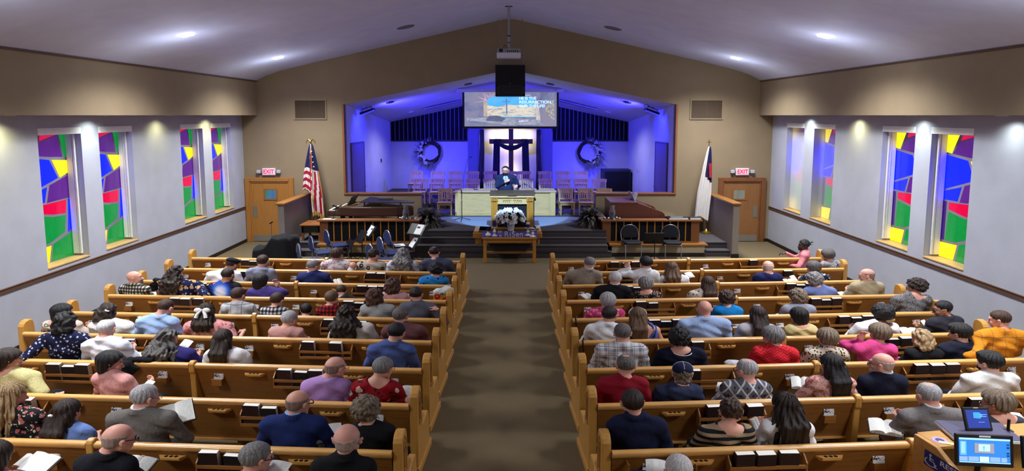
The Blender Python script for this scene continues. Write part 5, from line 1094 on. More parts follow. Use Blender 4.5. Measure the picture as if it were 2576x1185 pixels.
mb = MB().at(sh @ Matrix.Diagonal((1, .6, 1, 1))); mb.tube([(.07 + .055 * math.cos(t), .075 + .05 * math.sin(t), .006) for t in [2.2 + i * .25 for i in range(18)]], .006, 5); mb.tube([(.065, .16, .006), (.065, .10, .006), (.105, .10, .006), (.125, .04, .006), (.145, .045, .006)], .006, 5); mb.ball((.065, .175, .006), (.014, .014, .004), 8, 6); mb.tube([(.065, .13, .006), (.1, .13, .006)], .005, 5); mb.build('wheelchair_symbol', M_SIGNW, rb)
def desk_at(px, py, z=BZ0): return PZ(px, py, z)
p = desk_at(2364, 1108); r = thing('badge_sticker', 'round purple and cream emblem sticker on the booth top', 'sticker', (p.x, p.y, BZ0 + .001)); MB().lathe([(0, 0), (.062, 0), (.06, .002), (0, .002)], 24).build('disc', plain('sticker_lilac', '#b8a4d8', .5), r); MB().lathe([(0, .0022), (.035, .0022), (0, .003)], 8).build('emblem', plain('sticker_purple', '#4a3470', .5), r); MB().at(T(.03, -.05, .001) @ RZ(-25)).box((-.06, -.02, 0), (.06, .02, .002)).build('ribbon', plain('sticker_cream', '#e0cfa0', .5), r)
p = desk_at(2460, 1092); r = thing('grey_binder', 'thick purple-grey binder lying flat under the small monitor', 'binder', (p.x, p.y, BZ0 + .002), R(-6)); MB().box((-.27, -.16, 0), (.27, .16, .035)).build('cover', plain('binder_lilac', '#4c4766', .5), r, bevel=.006); MB().box((-.272, -.165, .006), (.262, .15, .029)).build('page_block', M_PAPER, r)
# small monitor
def monitor(lab, c, w, h, tilt, yaw, name='monitor'):
    r = thing(name, lab, 'monitor', c); M = RZ(yaw) @ RX(-tilt); MB().at(M).box((-w / 2 - .018, 0, -.02), (w / 2 + .018, .025, h + .018)).build('case', M_BLACK, r, bevel=.006); return r, M
c = PY(2463, 1093, desk_at(2463, 1100).y); c = desk_at(2463, 1094); c.z = BZ0 + .06; r, M = monitor('small black monitor showing a blue slide on the booth top', c, .185, .15, 25, 0)
MB().at(M).box((-.092, -.002, 0), (.092, 0, .145)).build('display', emis('mini_blue', '#182f84', .8), r); MB().at(M).prism([(-.035, .08), (.02, .075), (.045, .1), (.02, .125), (-.03, .125)], 'y', -.003, -.002).build('slide_sky', emis('mini_sky', '#2f8ae4', 1.), r)
mb = MB().at(M); mb.box((.02, -.004, .105), (.08, -.003, .11)); mb.box((.02, -.004, .09), (.075, -.003, .095)); mb.box((.0, -.004, .045), (.05, -.003, .048)); mb.build('slide_lettering', emis('mini_text', '#5fa0f4', 1.), r); MB().at(M).box((-.02, -.003, .158), (.02, -.002, .164)).build('maker_badge', M_METW, r); MB().box((-.05, .0, -.055), (.05, .08, -.02)).build('foot', M_BLACK, r, bevel=.008)
# large monitor on the lower shelf
q0 = Vector((0, 0, 0)); ym = fl_.y - .18; tl, tr_, blq = PY(2418, 1108, ym), PY(2548, 1098, ym), PY(2425, 1177, ym - .07)
r = thing('wide_monitor', 'wide monitor with presentation software in front of the booth', 'monitor', ((tl.x + tr_.x) / 2, ym, blq.z)); w = tr_.x - tl.x; h = (tl.z - blq.z); M = RX(-12) @ RY(2.5)
MB().at(M).box((-w / 2 - .022, .002, -.03), (w / 2 + .03, .03, h + .028)).build('case', M_BLACK, r, bevel=.006); MB().at(M).box((-w / 2, 0, 0), (w / 2, .002, h)).build('display', emis('app_blue', '#2a78c8', .8), r)
def mon(name, l, c, e=1.0, off=.002): 
    mb = MB().at(M)
    for x0, z0, x1, z1 in l: mb.box((-w / 2 + x0 * w, -off - .001, z0 * h), (-w / 2 + x1 * w, -off, z1 * h))
    mb.build(name, emis('mon_' + name, c, e), r)
mon('tool_bar', [(0, .93, 1, 1), (0, .0, 1, .035)], '#9cd0f4'); mon('file_list', [(.02, .3, .14, .86)], '#5fa4e4'); mon('thumbnail', [(.0, .06, .16, .24), (.18, .06, .38, .25), (.6, .06, .8, .25), (.82, .06, .93, .24)], '#7c9cc4'); mon('active_thumbnail', [(.4, .05, .58, .26)], '#b4e0f8')
mon('slide_preview', [(.3, .4, .68, .8)], '#8a8290', 1, .003); mon('preview_sky', [(.38, .48, .6, .76)], '#9cdcf4', 1.1, .004); mon('preview_cross', [(.475, .5, .485, .7), (.455, .63, .505, .645)], '#3c6c9c', .8, .005); mon('side_icons', [(.93, .75, .98, .8), (.93, .62, .98, .69), (.93, .4, .98, .46), (.93, .3, .98, .36)], '#123064', .6, .003); mon('menu_text', [(.04, .8 - .05 * i, .11, .815 - .05 * i) for i in range(9)], '#bfe0fa', 1, .003)
MB().box((-.1, .05, -.3), (.1, .2, -.28)).tube([(0, .1, -.29), (0, .05, .1)], .02, 8).build('stand', M_BLACK, r); MB().at(M).box((-.04, -.001, h + .008), (.05, .001, h + .02)).build('maker_badge', M_METW, r)
e = PY(2572, 1100, ym); r = thing('second_monitor', 'second black monitor mostly beyond the picture edge', 'monitor', (e.x + .22, ym - .05, blq.z)); MB().at(RX(-12)).box((-.225, 0, -.02), (.25, .03, h + .04)).build('case', M_BLACK, r, bevel=.006); MB().at(RX(-12)).box((-.205, -.002, 0), (.24, 0, h + .01)).build('display', plain('dark_display', '#0c0d16', .2), r); MB().tube([(0, .1, -.29), (0, .05, .1)], .02, 8).build('stand', M_BLACK, r)
p = desk_at(2535, 1092); r = thing('camera_clamp', 'small black gooseneck clamp standing on the booth top', 'clamp', (p.x, p.y, BZ0)); MB().box((-.03, -.03, 0), (.03, .03, .04)).build('base', M_BLACK, r, bevel=.006); MB().tube([(0, 0, .04), (0, 0, .11), (.0, .0, .13)], .012, 8).build('post', M_BLACK, r, True)
# ================================================================ people
f32 = np.float32
def cap(a, b, ra, rb=None, k=.03, op='u'): return ('c', np.array(a, float), np.array(b, float), ra, ra if rb is None else rb, k, op)
def ell(c, r, k=.03, op='u', M=None): return ('e', np.array(c, float), np.array(r, float), M, 0, k, op)
def plane(n, c, k=.012): return ('p', np.array(n, float), c, 0, 0, k, 'x')
def xf(pr, Mt):
    R3 = np.array(Mt.to_3x3()); t = np.array(Mt.translation); o = []
    for q in pr:
        if q[0] == 'c': o.append(('c', R3 @ q[1] + t, R3 @ q[2] + t) + q[3:])
        elif q[0] == 'e': M = R3 if q[3] is None else R3 @ q[3]; o.append(('e', R3 @ q[1] + t, q[2], M) + q[4:])
        else: n = R3 @ q[1]; o.append(('p', n, q[2] + float(n @ t)) + q[3:])
    return o
def sdf_mesh(pr, h, noise=None):
    lo = np.array([9.] * 3); hi = -lo
    for q in pr:
        if q[0] == 'p' or q[6] != 'u': continue
        if q[0] == 'c': r = max(q[3], q[4]); lo = np.minimum(lo, np.minimum(q[1], q[2]) - r); hi = np.maximum(hi, np.maximum(q[1], q[2]) + r)
        else: r = q[2].max() if q[3] is not None else q[2]; lo = np.minimum(lo, q[1] - r); hi = np.maximum(hi, q[1] + r)
    pad = 3 * h + (.012 if noise else 0); lo -= pad; hi += pad
    n = np.ceil((hi - lo) / h).astype(int) + 1
    ax = [(lo[i] + h * np.arange(n[i])).astype(f32) for i in range(3)]
    D = np.full(n, .3, f32)
    for q in pr:
        k = q[5]; m = k + 3 * h + .012
        if q[0] == 'p':
            d = (q[1][0] * ax[0][:, None, None] + q[1][1] * ax[1][None, :, None] + q[1][2] * ax[2][None, None, :] - q[2]).astype(f32)
            t = np.maximum(k - np.abs(D - d), 0) / k; D = np.maximum(D, d) + t * t * (k * .25); continue
        if q[0] == 'c': r = max(q[3], q[4]); a = np.minimum(q[1], q[2]) - r - m; b = np.maximum(q[1], q[2]) + r + m
        else: r = q[2].max() if q[3] is not None else q[2]; a = q[1] - r - m; b = q[1] + r + m
        i0 = np.clip(((a - lo) / h).astype(int), 0, n - 1); i1 = np.clip(((b - lo) / h).astype(int) + 2, 0, n)
        if (i1 <= i0).any(): continue
        sl = tuple(slice(i0[i], i1[i]) for i in range(3))
        X, Y, Z = ax[0][sl[0]][:, None, None], ax[1][sl[1]][None, :, None], ax[2][sl[2]][None, None, :]
        if q[0] == 'c':
            A, B = q[1].astype(f32), q[2].astype(f32); v = B - A; L2 = float(v @ v) + 1e-9
            x, y, z = X - A[0], Y - A[1], Z - A[2]; t = np.clip((x * v[0] + y * v[1] + z * v[2]) / L2, 0, 1)
            d = np.sqrt((x - t * v[0]) ** 2 + (y - t * v[1]) ** 2 + (z - t * v[2]) ** 2) - (q[3] + (q[4] - q[3]) * t)
        else:
            x, y, z = X - f32(q[1][0]), Y - f32(q[1][1]), Z - f32(q[1][2])
            if q[3] is not None:
                M = q[3].T.astype(f32); x, y, z = M[0, 0] * x + M[0, 1] * y + M[0, 2] * z, M[1, 0] * x + M[1, 1] * y + M[1, 2] * z, M[2, 0] * x + M[2, 1] * y + M[2, 2] * z
            r = q[2]; k0 = np.sqrt((x / r[0]) ** 2 + (y / r[1]) ** 2 + (z / r[2]) ** 2); k1 = np.sqrt((x / r[0] ** 2) ** 2 + (y / r[1] ** 2) ** 2 + (z / r[2] ** 2) ** 2) + 1e-6; d = k0 * (k0 - 1) / k1
        d = d.astype(f32); S = D[sl]; kk = max(k, 1e-4)
        if q[6] == 'u': t = np.maximum(kk - np.abs(S - d), 0) / kk; D[sl] = np.minimum(S, d) - t * t * (kk * .25)
        else: d = -d; t = np.maximum(kk - np.abs(S - d), 0) / kk; D[sl] = np.maximum(S, d) + t * t * (kk * .25)
    if noise is not None: D += noise(ax[0][:, None, None], ax[1][None, :, None], ax[2][None, None, :]).astype(f32)
    # surface nets
    S = (D < 0); c = S.astype(np.int8)
    cc = c[:-1] + c[1:]; cc = cc[:, :-1] + cc[:, 1:]; cc = cc[:, :, :-1] + cc[:, :, 1:]
    I = np.argwhere((cc > 0) & (cc < 8))
    if len(I) == 0: return np.zeros((0, 3)), np.zeros((0, 4), int)
    acc = np.zeros((len(I), 3)); cnt = np.zeros(len(I)); offs = [(i, j, k) for i in (0, 1) for j in (0, 1) for k in (0, 1)]
    V = {o: D[I[:, 0] + o[0], I[:, 1] + o[1], I[:, 2] + o[2]] for o in offs}
    for o in offs:
        for a_ in range(3):
            if o[a_]: continue
            o2 = list(o); o2[a_] = 1; va, vb = V[o], V[tuple(o2)]; m = (va < 0) != (vb < 0); t = np.where(m, va / np.where(m, va - vb, 1), 0)
            for b_ in range(3): acc[:, b_] += m * (o[b_] + (t if b_ == a_ else 0))
            cnt += m
    P = (I + acc / cnt[:, None]) * h + lo
    vid = np.full(cc.shape, -1, np.int32); vid[I[:, 0], I[:, 1], I[:, 2]] = np.arange(len(I)); Q = []
    for a_ in range(3):
        sa = [slice(None)] * 3; sb = [slice(None)] * 3; sa[a_] = slice(0, -1); sb[a_] = slice(1, None)
        E = S[tuple(sa)] != S[tuple(sb)]; u, w = [(1, 2), (2, 0), (0, 1)][a_]
        J = np.argwhere(E); ok = (J[:, u] > 0) & (J[:, w] > 0) & (J[:, u] < n[u] - 1) & (J[:, w] < n[w] - 1); J = J[ok]
        def g(du, dw): K = J.copy(); K[:, u] -= du; K[:, w] -= dw; return vid[K[:, 0], K[:, 1], K[:, 2]]
        q4 = np.stack([g(0, 0), g(1, 0), g(1, 1), g(0, 1)], 1); ins = S[J[:, 0], J[:, 1], J[:, 2]]; q4[~ins] = q4[~ins][:, ::-1]; Q.append(q4)
    return P, np.concatenate(Q)
def np_obj(name, parts, mat, parent, scale, smooth=True):
    vs = []; fs = []; b = 0
    for P, Q in parts:
        if len(P) == 0: continue
        vs.append(P * scale); fs.append(Q + b); b += len(P)
    me = bpy.data.meshes.new(name)
    if vs:
        v = np.concatenate(vs).astype(f32); q = np.concatenate(fs).astype(np.int32)
        me.vertices.add(len(v)); me.vertices.foreach_set('co', v.ravel()); me.loops.add(q.size); me.loops.foreach_set('vertex_index', q.ravel())
        me.polygons.add(len(q)); me.polygons.foreach_set('loop_start', np.arange(0, q.size, 4, dtype=np.int32)); me.polygons.foreach_set('use_smooth', np.ones(len(q), bool)); me.update(calc_edges=True); me.validate()
    me.materials.append(mat); o = bpy.data.objects.new(name, me); COL.objects.link(o)
    if parent is not None: o.parent = parent
    return o
def ik(S, Wr, l1, l2, hint):
    S, Wr, hint = (np.array(x, float) for x in (S, Wr, hint)); d = Wr - S; L = np.linalg.norm(d)
    if L > (l1 + l2) * .985: Wr = S + d * ((l1 + l2) * .985 / L); d = Wr - S; L = np.linalg.norm(d)
    a = (l1 * l1 - l2 * l2 + L * L) / (2 * L); hh = math.sqrt(max(l1 * l1 - a * a, 1e-6)); u = d / L; v = hint - u * (hint @ u); v /= np.linalg.norm(v); return S + u * a + v * hh, Wr
def hand(Wr, d, nrm, thumb, curl=.6, s=1.):
    d = np.array(d, float); d /= np.linalg.norm(d); nrm = np.array(nrm, float); nrm -= d * (nrm @ d); nrm /= np.linalg.norm(nrm); t = np.cross(nrm, d) * thumb; o = []
    Wr = np.array(Wr, float); o.append(cap(Wr, Wr + d * .03 * s, .024 * s, .022 * s, .02))
    for i, (l, off) in enumerate(((.072, .030), (.082, .010), (.076, -.010), (.058, -.029))):
        b = Wr + (d * .088 + t * off - nrm * .004 * abs(i - 1.3)) * s; o.append(cap(Wr + (d * .02 + t * off * .6) * s, b, .015 * s, .0115 * s, .012))
        c1 = curl * .7; p1 = b + (d * math.cos(c1) + nrm * math.sin(c1)) * l * .45 * s; p2 = p1 + (d * math.cos(c1 * 2) + nrm * math.sin(c1 * 2)) * l * .32 * s; p3 = p2 + (d * math.cos(c1 * 2.8) + nrm * math.sin(c1 * 2.8)) * l * .25 * s
        o += [cap(b, p1, .0095 * s, .0088 * s, .004), cap(p1, p2, .0088 * s, .008 * s, .003), cap(p2, p3, .008 * s, .0068 * s, .003)]
    b = Wr + (d * .02 + t * .022) * s; p1 = b + (d * .03 + t * .026 + nrm * .012) * s; p2 = p1 + (d * .03 + t * .006 + nrm * .012) * s; o += [cap(b, p1, .0145 * s, .0115 * s, .01), cap(p1, p2, .0105 * s, .0085 * s, .004)]; return o

# --- cloth, skin and hair materials
def skinmat(name, c):
    k = ('skin', c)
    if k not in _MC:
        t = NT('skin_' + name); v = t.tc(); n = t.noise(v, 9, 3); m = t.noise(v, 45, 3); a = _s(c, .88); b = (min(1, _s(c, 1.05)[0] * 1.03), _s(c, 1.)[1], _s(c, 1.)[2])
        t.bump(m, .12, .004); _MC[k] = t.out(t.mix(n, a, b), .5, 0, .4)
    return _MC[k]
SK = {'f': '#d6a48e', 'r': '#d8a594', 'p': '#dcb09c', 't': '#ac7c60', 'b': '#6b4632', 'd': '#3c2a24', 'w': '#b8988c'}
def hairmat(name, c1, c2, straight=True):
    k = ('hair', c1, c2, straight)
    if k not in _MC:
        t = NT('hair_' + name); v = t.tc((60, 60, 5) if straight else (22, 22, 22)); n = t.noise(v, 1.6, 4, .65, .6 if straight else 2.); t.bump(n, .7, .012); _MC[k] = t.out(t.ramp(n, [(.32, c2), (.66, c1)]), .42, 0, .35)
    return _MC[k]
HC = {'black': ('#1a1718', '#070608'), 'dark': ('#35251e', '#120c0a'), 'brown': ('#4c3324', '#1f130d'), 'auburn': ('#5b3522', '#26140c'), 'lbrown': ('#7a5c44', '#3c2a1e'), 'blond': ('#b79a70', '#5f4a34'), 'ash': ('#8d7b68', '#4a3e34'), 'grey': ('#9a9898', '#4c4b4e'), 'dgrey': ('#6c6866', '#2a2829'), 'silver': ('#c4c2c4', '#77757a'), 'white': ('#e4e2e2', '#a3a0a4'), 'salt': ('#857f7c', '#231f20')}
def cloth(kind, *c, sc=1.):
    k = ('cloth', kind, c, sc)
    if k in _MC: return _MC[k]
    t = NT('cloth_' + kind); v = t.tc(); rough = .85; n = t.noise(v, 7, 3)
    def lines(axis, freq, w, ph=0): # thin lines along one axis
        s = t.sep(v)[axis]; fr = t.math('FRACT', t.math('ADD', t.math('MULTIPLY', s, freq), ph)); return t.math('LESS_THAN', fr, w)
    if kind == 'plain': col = t.mix(n, _s(c[0], .9), _s(c[0], 1.08))
    elif kind == 'sheen': col = t.mix(n, _s(c[0], .9), _s(c[0], 1.08)); rough = .6
    elif kind == 'weave': w = t.noise(t.tc((1, 1, .15)), 90 * sc, 2); col = t.mix(w, _s(c[0], .8), _s(c[0], 1.15))
    elif kind == 'plaid':   # base, band, line
        f = 9. * sc; a = t.math('ADD', lines(0, f, .32), lines(2, f, .32)); col = t.mix(t.math('MULTIPLY', a, .42), c[0], c[1]); b = t.math('MAXIMUM', lines(0, f, .07, .55), lines(2, f, .07, .55)); col = t.mix(t.math('MULTIPLY', b, .8), col, c[2])
    elif kind == 'check':   # buffalo / gingham
        f = 14. * sc; a = t.math('ADD', lines(0, f, .5), lines(2, f, .5)); col = t.ramp(t.math('MULTIPLY', a, .5), [(0, c[0]), (.34, c[1]), (.7, c[2])], 'CONSTANT')
    elif kind == 'grid': b = t.math('MAXIMUM', lines(0, 9 * sc, .05), lines(2, 9 * sc, .05)); col = t.mix(b, c[0], c[1])
    elif kind == 'stripe': col = t.mix(lines(2, 22 * sc, .5), c[0], c[1])
    elif kind == 'dots': d = t.voro(v, 30 * sc); col = t.mix(t.math('LESS_THAN', d, .3), c[0], c[1])
    elif kind == 'spots': d = t.voro(v, 14 * sc); col = t.mix(t.math('LESS_THAN', d, .28), c[0], c[1])
    elif kind == 'floral':  # base, petal, second petal
        w = t.n.new('ShaderNodeVectorMath'); w.operation = 'ADD'; nn = t.n.new('ShaderNodeTexNoise'); nn.inputs['Scale'].default_value = 30; t.link(v, nn.inputs[0]); sc_ = t.n.new('ShaderNodeVectorMath'); sc_.operation = 'SCALE'; sc_.inputs[3].default_value = .035; t.link(nn.outputs[1], sc_.inputs[0]); t.link(v, w.inputs[0]); t.link(sc_.outputs[0], w.inputs[1]); vv = w.outputs[0]
        d1 = t.voro(vv, 13 * sc); d2 = t.voro(vv, 24 * sc); col = t.mix(t.math('LESS_THAN', d2, .3), c[0], c[2]); col = t.mix(t.math('LESS_THAN', d1, .36), col, c[1]); col = t.mix(t.math('LESS_THAN', d1, .12), col, c[2])
    elif kind == 'leopard': d = t.voro(v, 34 * sc, 'F1'); q = t.noise(v, 60, 2); col = t.ramp(t.math('ADD', d, t.math('MULTIPLY', q, .3)), [(.0, '#6b5038'), (.30, c[1]), (.55, c[0])], 'CONSTANT')
    elif kind == 'swirl': q = t.noise(v, 12 * sc, 3, .6, 3.); col = t.ramp(q, [(.3, c[0]), (.46, c[1]), (.54, c[0]), (.62, c[1])], 'CONSTANT')
    elif kind == 'zigzag':
        s = t.sep(v); z = t.math('ADD', t.math('MULTIPLY', s[2], 30 * sc), t.math('PINGPONG', t.math('MULTIPLY', s[0], 26 * sc), 1)); col = t.mix(t.math('LESS_THAN', t.math('FRACT', z), .35), c[0], c[1])
    elif kind == 'argyle':
        s = t.sep(v); a = t.math('PINGPONG', t.math('MULTIPLY', s[0], 16), 1); b = t.math('PINGPONG', t.math('MULTIPLY', s[2], 12), 1); e = t.math('ABSOLUTE', t.math('SUBTRACT', t.math('ADD', a, b), 1)); q = t.noise(v, 110, 2)
        col = t.ramp(t.math('ADD', e, t.math('MULTIPLY', q, .12)), [(0, c[1]), (.22, c[0]), (.62, c[0]), (.85, c[2])], 'CONSTANT')
    elif kind == 'hearts': d = t.voro(v, 11, 'F1', 0, .55); col = t.mix(t.math('LESS_THAN', d, .22), c[0], c[1])
    elif kind == 'rays':
        s = t.sep(v); x = t.math('ADD', s[0], .03); z = t.math('SUBTRACT', s[2], .80); ang = t.math('ARCTAN2', x, z); rr = t.math('SQRT', t.math('ADD', t.math('MULTIPLY', x, x), t.math('MULTIPLY', z, z)))
        st = t.math('SINE', t.math('MULTIPLY', ang, 34)); q = t.math('ADD', rr, t.math('MULTIPLY', st, .02)); col = t.ramp(t.math('MULTIPLY', q, 4.), [(0, '#e4e0f0'), (.3, '#cfd8f4'), (.45, '#4f8ce8'), (.62, '#1a3cb4'), (.8, '#14141e')])
        col = t.mix(t.math('MULTIPLY', t.math('LESS_THAN', t.voro(v, 9), .2), t.math('GREATER_THAN', rr, .1)), col, '#c8503c')
    t.bump(t.noise(v, 26, 4, .6, .8), .5, .018)
    _MC[k] = t.out(col, rough, 0, .2); return _MC[k]
LOWER = {'dark': cloth('plain', '#16171d'), 'navy': cloth('plain', '#1b2138'), 'tan': cloth('plain', '#8b7658'), 'grey': cloth('plain', '#55565c'), 'jean': cloth('plain', '#2c3f63'), 'white': cloth('plain', '#c9c2ae'), 'pink': cloth('plain', '#d98f94')}
M_SHOE = plain('dark_shoe', '#14110f', .5); M_LENS = plain('black_rim', '#101014', .3); M_WIRE = plain('wire_rim', '#6c6660', .3, .8); M_EYE = plain('eye_white', '#cfcac4', .3)

def make_person(root, hd=6., wm=1., dz=0., ho=(0, 0), hair=None, hc='brown', top='tee', mat=None, yaw=0, pitch=12, roll=0, skin='f', la='lap', ra='lap', lower='dark', sleeve='long', hs=1., scale=(1.13, 1., .89), stand=False, glasses=0, belly=0., undercol=None, acc=(), kid=False, lean=0., hn=1., beard=None, legs='sit'):
    q = min(max(hd / 7.2, .82), 1.8); hb, hh_, hc_ = .015 * q, .0062 * q, .0112 * q
    U = .42 if stand else 0.; smat = skinmat(skin, SK[skin]); rnd = random.Random(int(hd * 1000) + int(wm * 77))
    def sp(x, y, z): # spine stretch and lean
        t = min(max((z - .55) / .5, 0), 1.3); return (x + ho[0] * t * (.35 if z < 1.08 else 1), y + ho[1] * t + lean * t * t, z + dz * min(t, 1) + U)
    W = wm; cz = .75 + .25 * W; kd = .8 if kid else 1.
    T_ = [ell(sp(0, .20, .55), (.165 * W, .110, .12), .05), ell(sp(0, .185, .70), (.135 * W + .01, .105 * cz + belly * .3, .15), .07), ell(sp(0, .175, .88), (.150 * W, .105 * cz, .16), .07)]
    if belly: T_.append(ell(sp(0, .22, .68), (.14 * W, .1 + belly, .13), .06))
    shz = .995; sx = .176 * W; T_ += [cap(sp(-sx * .86, .165, shz - .005), sp(sx * .86, .165, shz - .005), .052 * kd, .052 * kd, .07), cap(sp(0, .165, 1.065), sp(-sx * .92, .165, 1.0), .046 * kd, .050 * kd, .06), cap(sp(0, .165, 1.065), sp(sx * .92, .165, 1.0), .046 * kd, .050 * kd, .06)]
    nb = Vector(sp(0, .168, 1.05)); hcn = Vector(sp(0, .205, 1.218)); hs = hs * 1.05; piv = Vector((0, -.035, -.10))
    Rh = RZ(-yaw) @ RX(-pitch) @ RY(roll); MH = Matrix.Translation(hcn) @ Matrix.Translation(piv) @ Rh @ Matrix.Translation(-piv) @ Matrix.Scale(hs, 4)
    # note: spheres keep their size under MH, so radii are scaled by hand
    HP = [ell((0, -.012, .02), (.0765, .094, .088), .02), ell((0, .026, -.043), (.0605, .066, .076), .04), ell((0, .058, -.098), (.030, .028, .022), .035), cap((-.05, .0, -.07), (-.03, .05, -.10), .02, .014, .03), cap((.05, .0, -.07), (.03, .05, -.10), .02, .014, .03),
          cap((0, .088, -.012), (0, .110, -.047), .008, .0125, .012), ell((-.013, .098, -.052), (.008, .010, .008), .006), ell((.013, .098, -.052), (.008, .010, .008), .006), cap((-.030, .078, .014), (.030, .078, .014), .012, .012, .02), ell((-.036, .068, -.045), (.02, .016, .022), .02), ell((.036, .068, -.045), (.02, .016, .022), .02),
          ell((-.031, .098, -.010), (.015, .014, .010), .012, 's'), ell((.031, .098, -.010), (.015, .014, .010), .012, 's'), cap((-.02, .088, -.074), (.02, .088, -.074), .007, .007, .008), cap((-.016, .086, -.084), (.016, .086, -.084), .0075, .0075, .006)]
    for s in (-1, 1): HP += [ell((s * .085, -.006, -.018), (.0085, .021, .032), .008, 'u', np.array((RZ(-s * 34) @ RY(s * 12)).to_3x3())), ell((s * .092, .003, -.016), (.005, .010, .017), .004, 's')]
    def hp(pr):
        o = []
        for p in xf(pr, MH):
            if hs != 1 and p[0] == 'c': p = p[:3] + (p[3] * hs, p[4] * hs) + p[5:]
            o.append(p if p[0] != 'e' or hs == 1 else p[:3] + (p[3] / hs,) + p[4:])
        return o
    # with Matrix.Scale the rotation part already carries hs; ellipsoids divide it back and scale their radii
    def HX(pr):
        o = []
        for p in xf(pr, MH):
            if p[0] == 'c': p = ('c', p[1], p[2], p[3] * hs, p[4] * hs, p[5], p[6])
            elif p[0] == 'e': p = ('e', p[1], p[2] * hs, p[3] / hs, 0, p[5], p[6])
            else: p = ('p', p[1] / hs, (p[2] - float(p[1] @ np.array(MH.translation))) + float((p[1] / hs) @ np.array(MH.translation)), 0, 0, p[5], p[6])
            o.append(p)
        return o
    nk = [cap(MH @ Vector((0, -.034, -.045)), tuple(nb), .049 * kd * (.94 + .1 * (W - 1)), .056 * kd, .03)]
    headp = HX(HP) + nk
    # arms
    arms = []; hands = []; sleeves = []
    for s, tgt in ((-1, la), (1, ra)):
        S = np.array(sp(s * sx, .165, shz - .02)); hint = (s * .7, -.15, -1.); pn = (0, 0, -1); hd_ = (-s * .5, .8, -.15)
        if tgt == 'lap': Wt = (s * .11 * W, .43, .66 + U); 
        elif tgt == 'read': Wt = (s * .14, .43, .80 + U + dz * .6); pn = (-s * .7, 0, .6); hd_ = (-s * .3, .9, .3)
        elif tgt == 'out': Wt = (s * .56, .12, .86 + U); hint = (0, -.5, -.4); hd_ = (s, .1, -.1)
        elif tgt == 'face': Wt = (s * .10, .26, 1.10 + dz + U); hint = (s * .5, .5, -1); hd_ = (-s * .2, .0, 1); pn = (0, -1, 0)
        elif tgt == 'chest': Wt = (s * .02, .36, .86 + dz + U); hint = (s * .55, -.1, -1); hd_ = (-s * .6, .3, .5); pn = (-s * .3, -1, 0)
        elif tgt == 'desk': Wt = (s * .26, .40, .78 + dz + U); hint = (s * .45, -.3, -1); hd_ = (-s * .1, 1, -.2)
        elif isinstance(tgt, tuple): Wt = tgt[:3]; hd_ = tgt[3] if len(tgt) > 3 else hd_; pn = tgt[4] if len(tgt) > 4 else pn
        E_, Wr = ik(S, Wt, .275 * kd * (.97 + .1 * (W - 1)), .25 * kd, hint); ar = kd * (.9 + .25 * (W - 1) + .1)
        arms += [cap(S, E_, .046 * ar, .037 * ar, .03), cap(E_, Wr, .037 * ar, .024 * kd, .02)]
        hands += hand(Wr, hd_, pn, 1 if s < 0 else -1, .75, kd) if True else []
        of = .013
        if sleeve == 'long': sleeves += [cap(S, E_, .050 * ar + of, .042 * ar + of, .045), cap(E_, Wr - (Wr - E_) * .06, .042 * ar + of, .029 * kd + of * .7, .02)]
        elif sleeve == 'short': sleeves += [cap(S, S + (E_ - S) * .72, .050 * ar + of + .004, .045 * ar + of + .008, .045)]
        elif sleeve == 'half': sleeves += [cap(S, E_, .050 * ar + of + .004, .045 * ar + of + .006, .045)]
        elif sleeve == 'puff': sleeves += [ell(tuple(S + (E_ - S) * .25), (.075, .075, .085), .03)]
    # legs
    legp = []; Lo = []
    if stand:
        for s in (-1, 1): legp += [cap((s * .09, .20, .95), (s * .10, .20, .50), .075, .05, .04), cap((s * .10, .20, .50), (s * .10, .19, .09), .05, .033, .03), cap((s * .10, .18, .04), (s * .11, .33, .035), .038, .032, .03)]
    else:
        kx = .11 if legs == 'sit' else .16
        for s in (-1, 1): legp += [cap((s * .09, .24, .525), (s * kx, .62, .51), .074 * (.8 + .2 * W), .054, .05), cap((s * kx, .62, .50), (s * kx, .62, .09), .05, .033, .03), cap((s * kx, .60, .04), (s * (kx + .01), .76, .035), .038, .03, .03)]
    body = [sdf_mesh(T_ + arms + legp + nk, hb), sdf_mesh(headp, hh_)]
    lo_ = hands[:len(hands) // 2]; ro_ = hands[len(hands) // 2:]
    hv = .0042 if hd < 9 else .0065
    if hd < 30: body += [sdf_mesh(lo_, hv), sdf_mesh(ro_, hv)]
    b = np_obj('person', body, smat, None, np.array(scale)); b.parent = None
    b.location = root[:3]; b.rotation_euler = (0, 0, root[3] if len(root) > 3 else 0)
    sc_ = np.array(scale)
    # garment on the upper body
    of = .014; G = []
    for p in T_:
        if p[0] == 'e': G.append(('e', p[1], p[2] + of, p[3], 0, p[5], 'u'))
        else: G.append(('c', p[1], p[2], p[3] + of * .9, p[4] + of * .9, p[5], 'u'))
    G += sleeves
    if top == 'suit': G += [cap(sp(-sx * .95, .165, shz + .012), sp(sx * .95, .165, shz + .012), .052, .052, .04), ell(sp(0, .18, .62), (.175 * W, .14, .16), .05)]
    ncl = sp(0, .172, 1.12); rn = {'tee': .066, 'shirt': .060, 'suit': .064, 'scoop': .105, 'low': .12, 'hood': .07, 'tank': .11, 'blouse': .085}[top] * kd
    G.append(cap(ncl, sp(0, .20, 1.35), rn, rn + .04, .012, 's')) if top in ('tee', 'shirt', 'suit', 'hood') else G.append(ell(sp(0, .15, 1.10), (rn, .12, .085 if top != 'blouse' else .06), .01, 's'))
    if top == 'low': G.append(ell(sp(0, .06, .99), (.105, .08, .13), .01, 's'))
    if top == 'tank': G += [ell(sp(-.0, .16, 1.02), (.085, .2, .11), .01, 's')] + [ell(sp(s * .24 * W, .165, 1.02), (.10, .12, .14), .01, 's') for s in (-1, 1)]
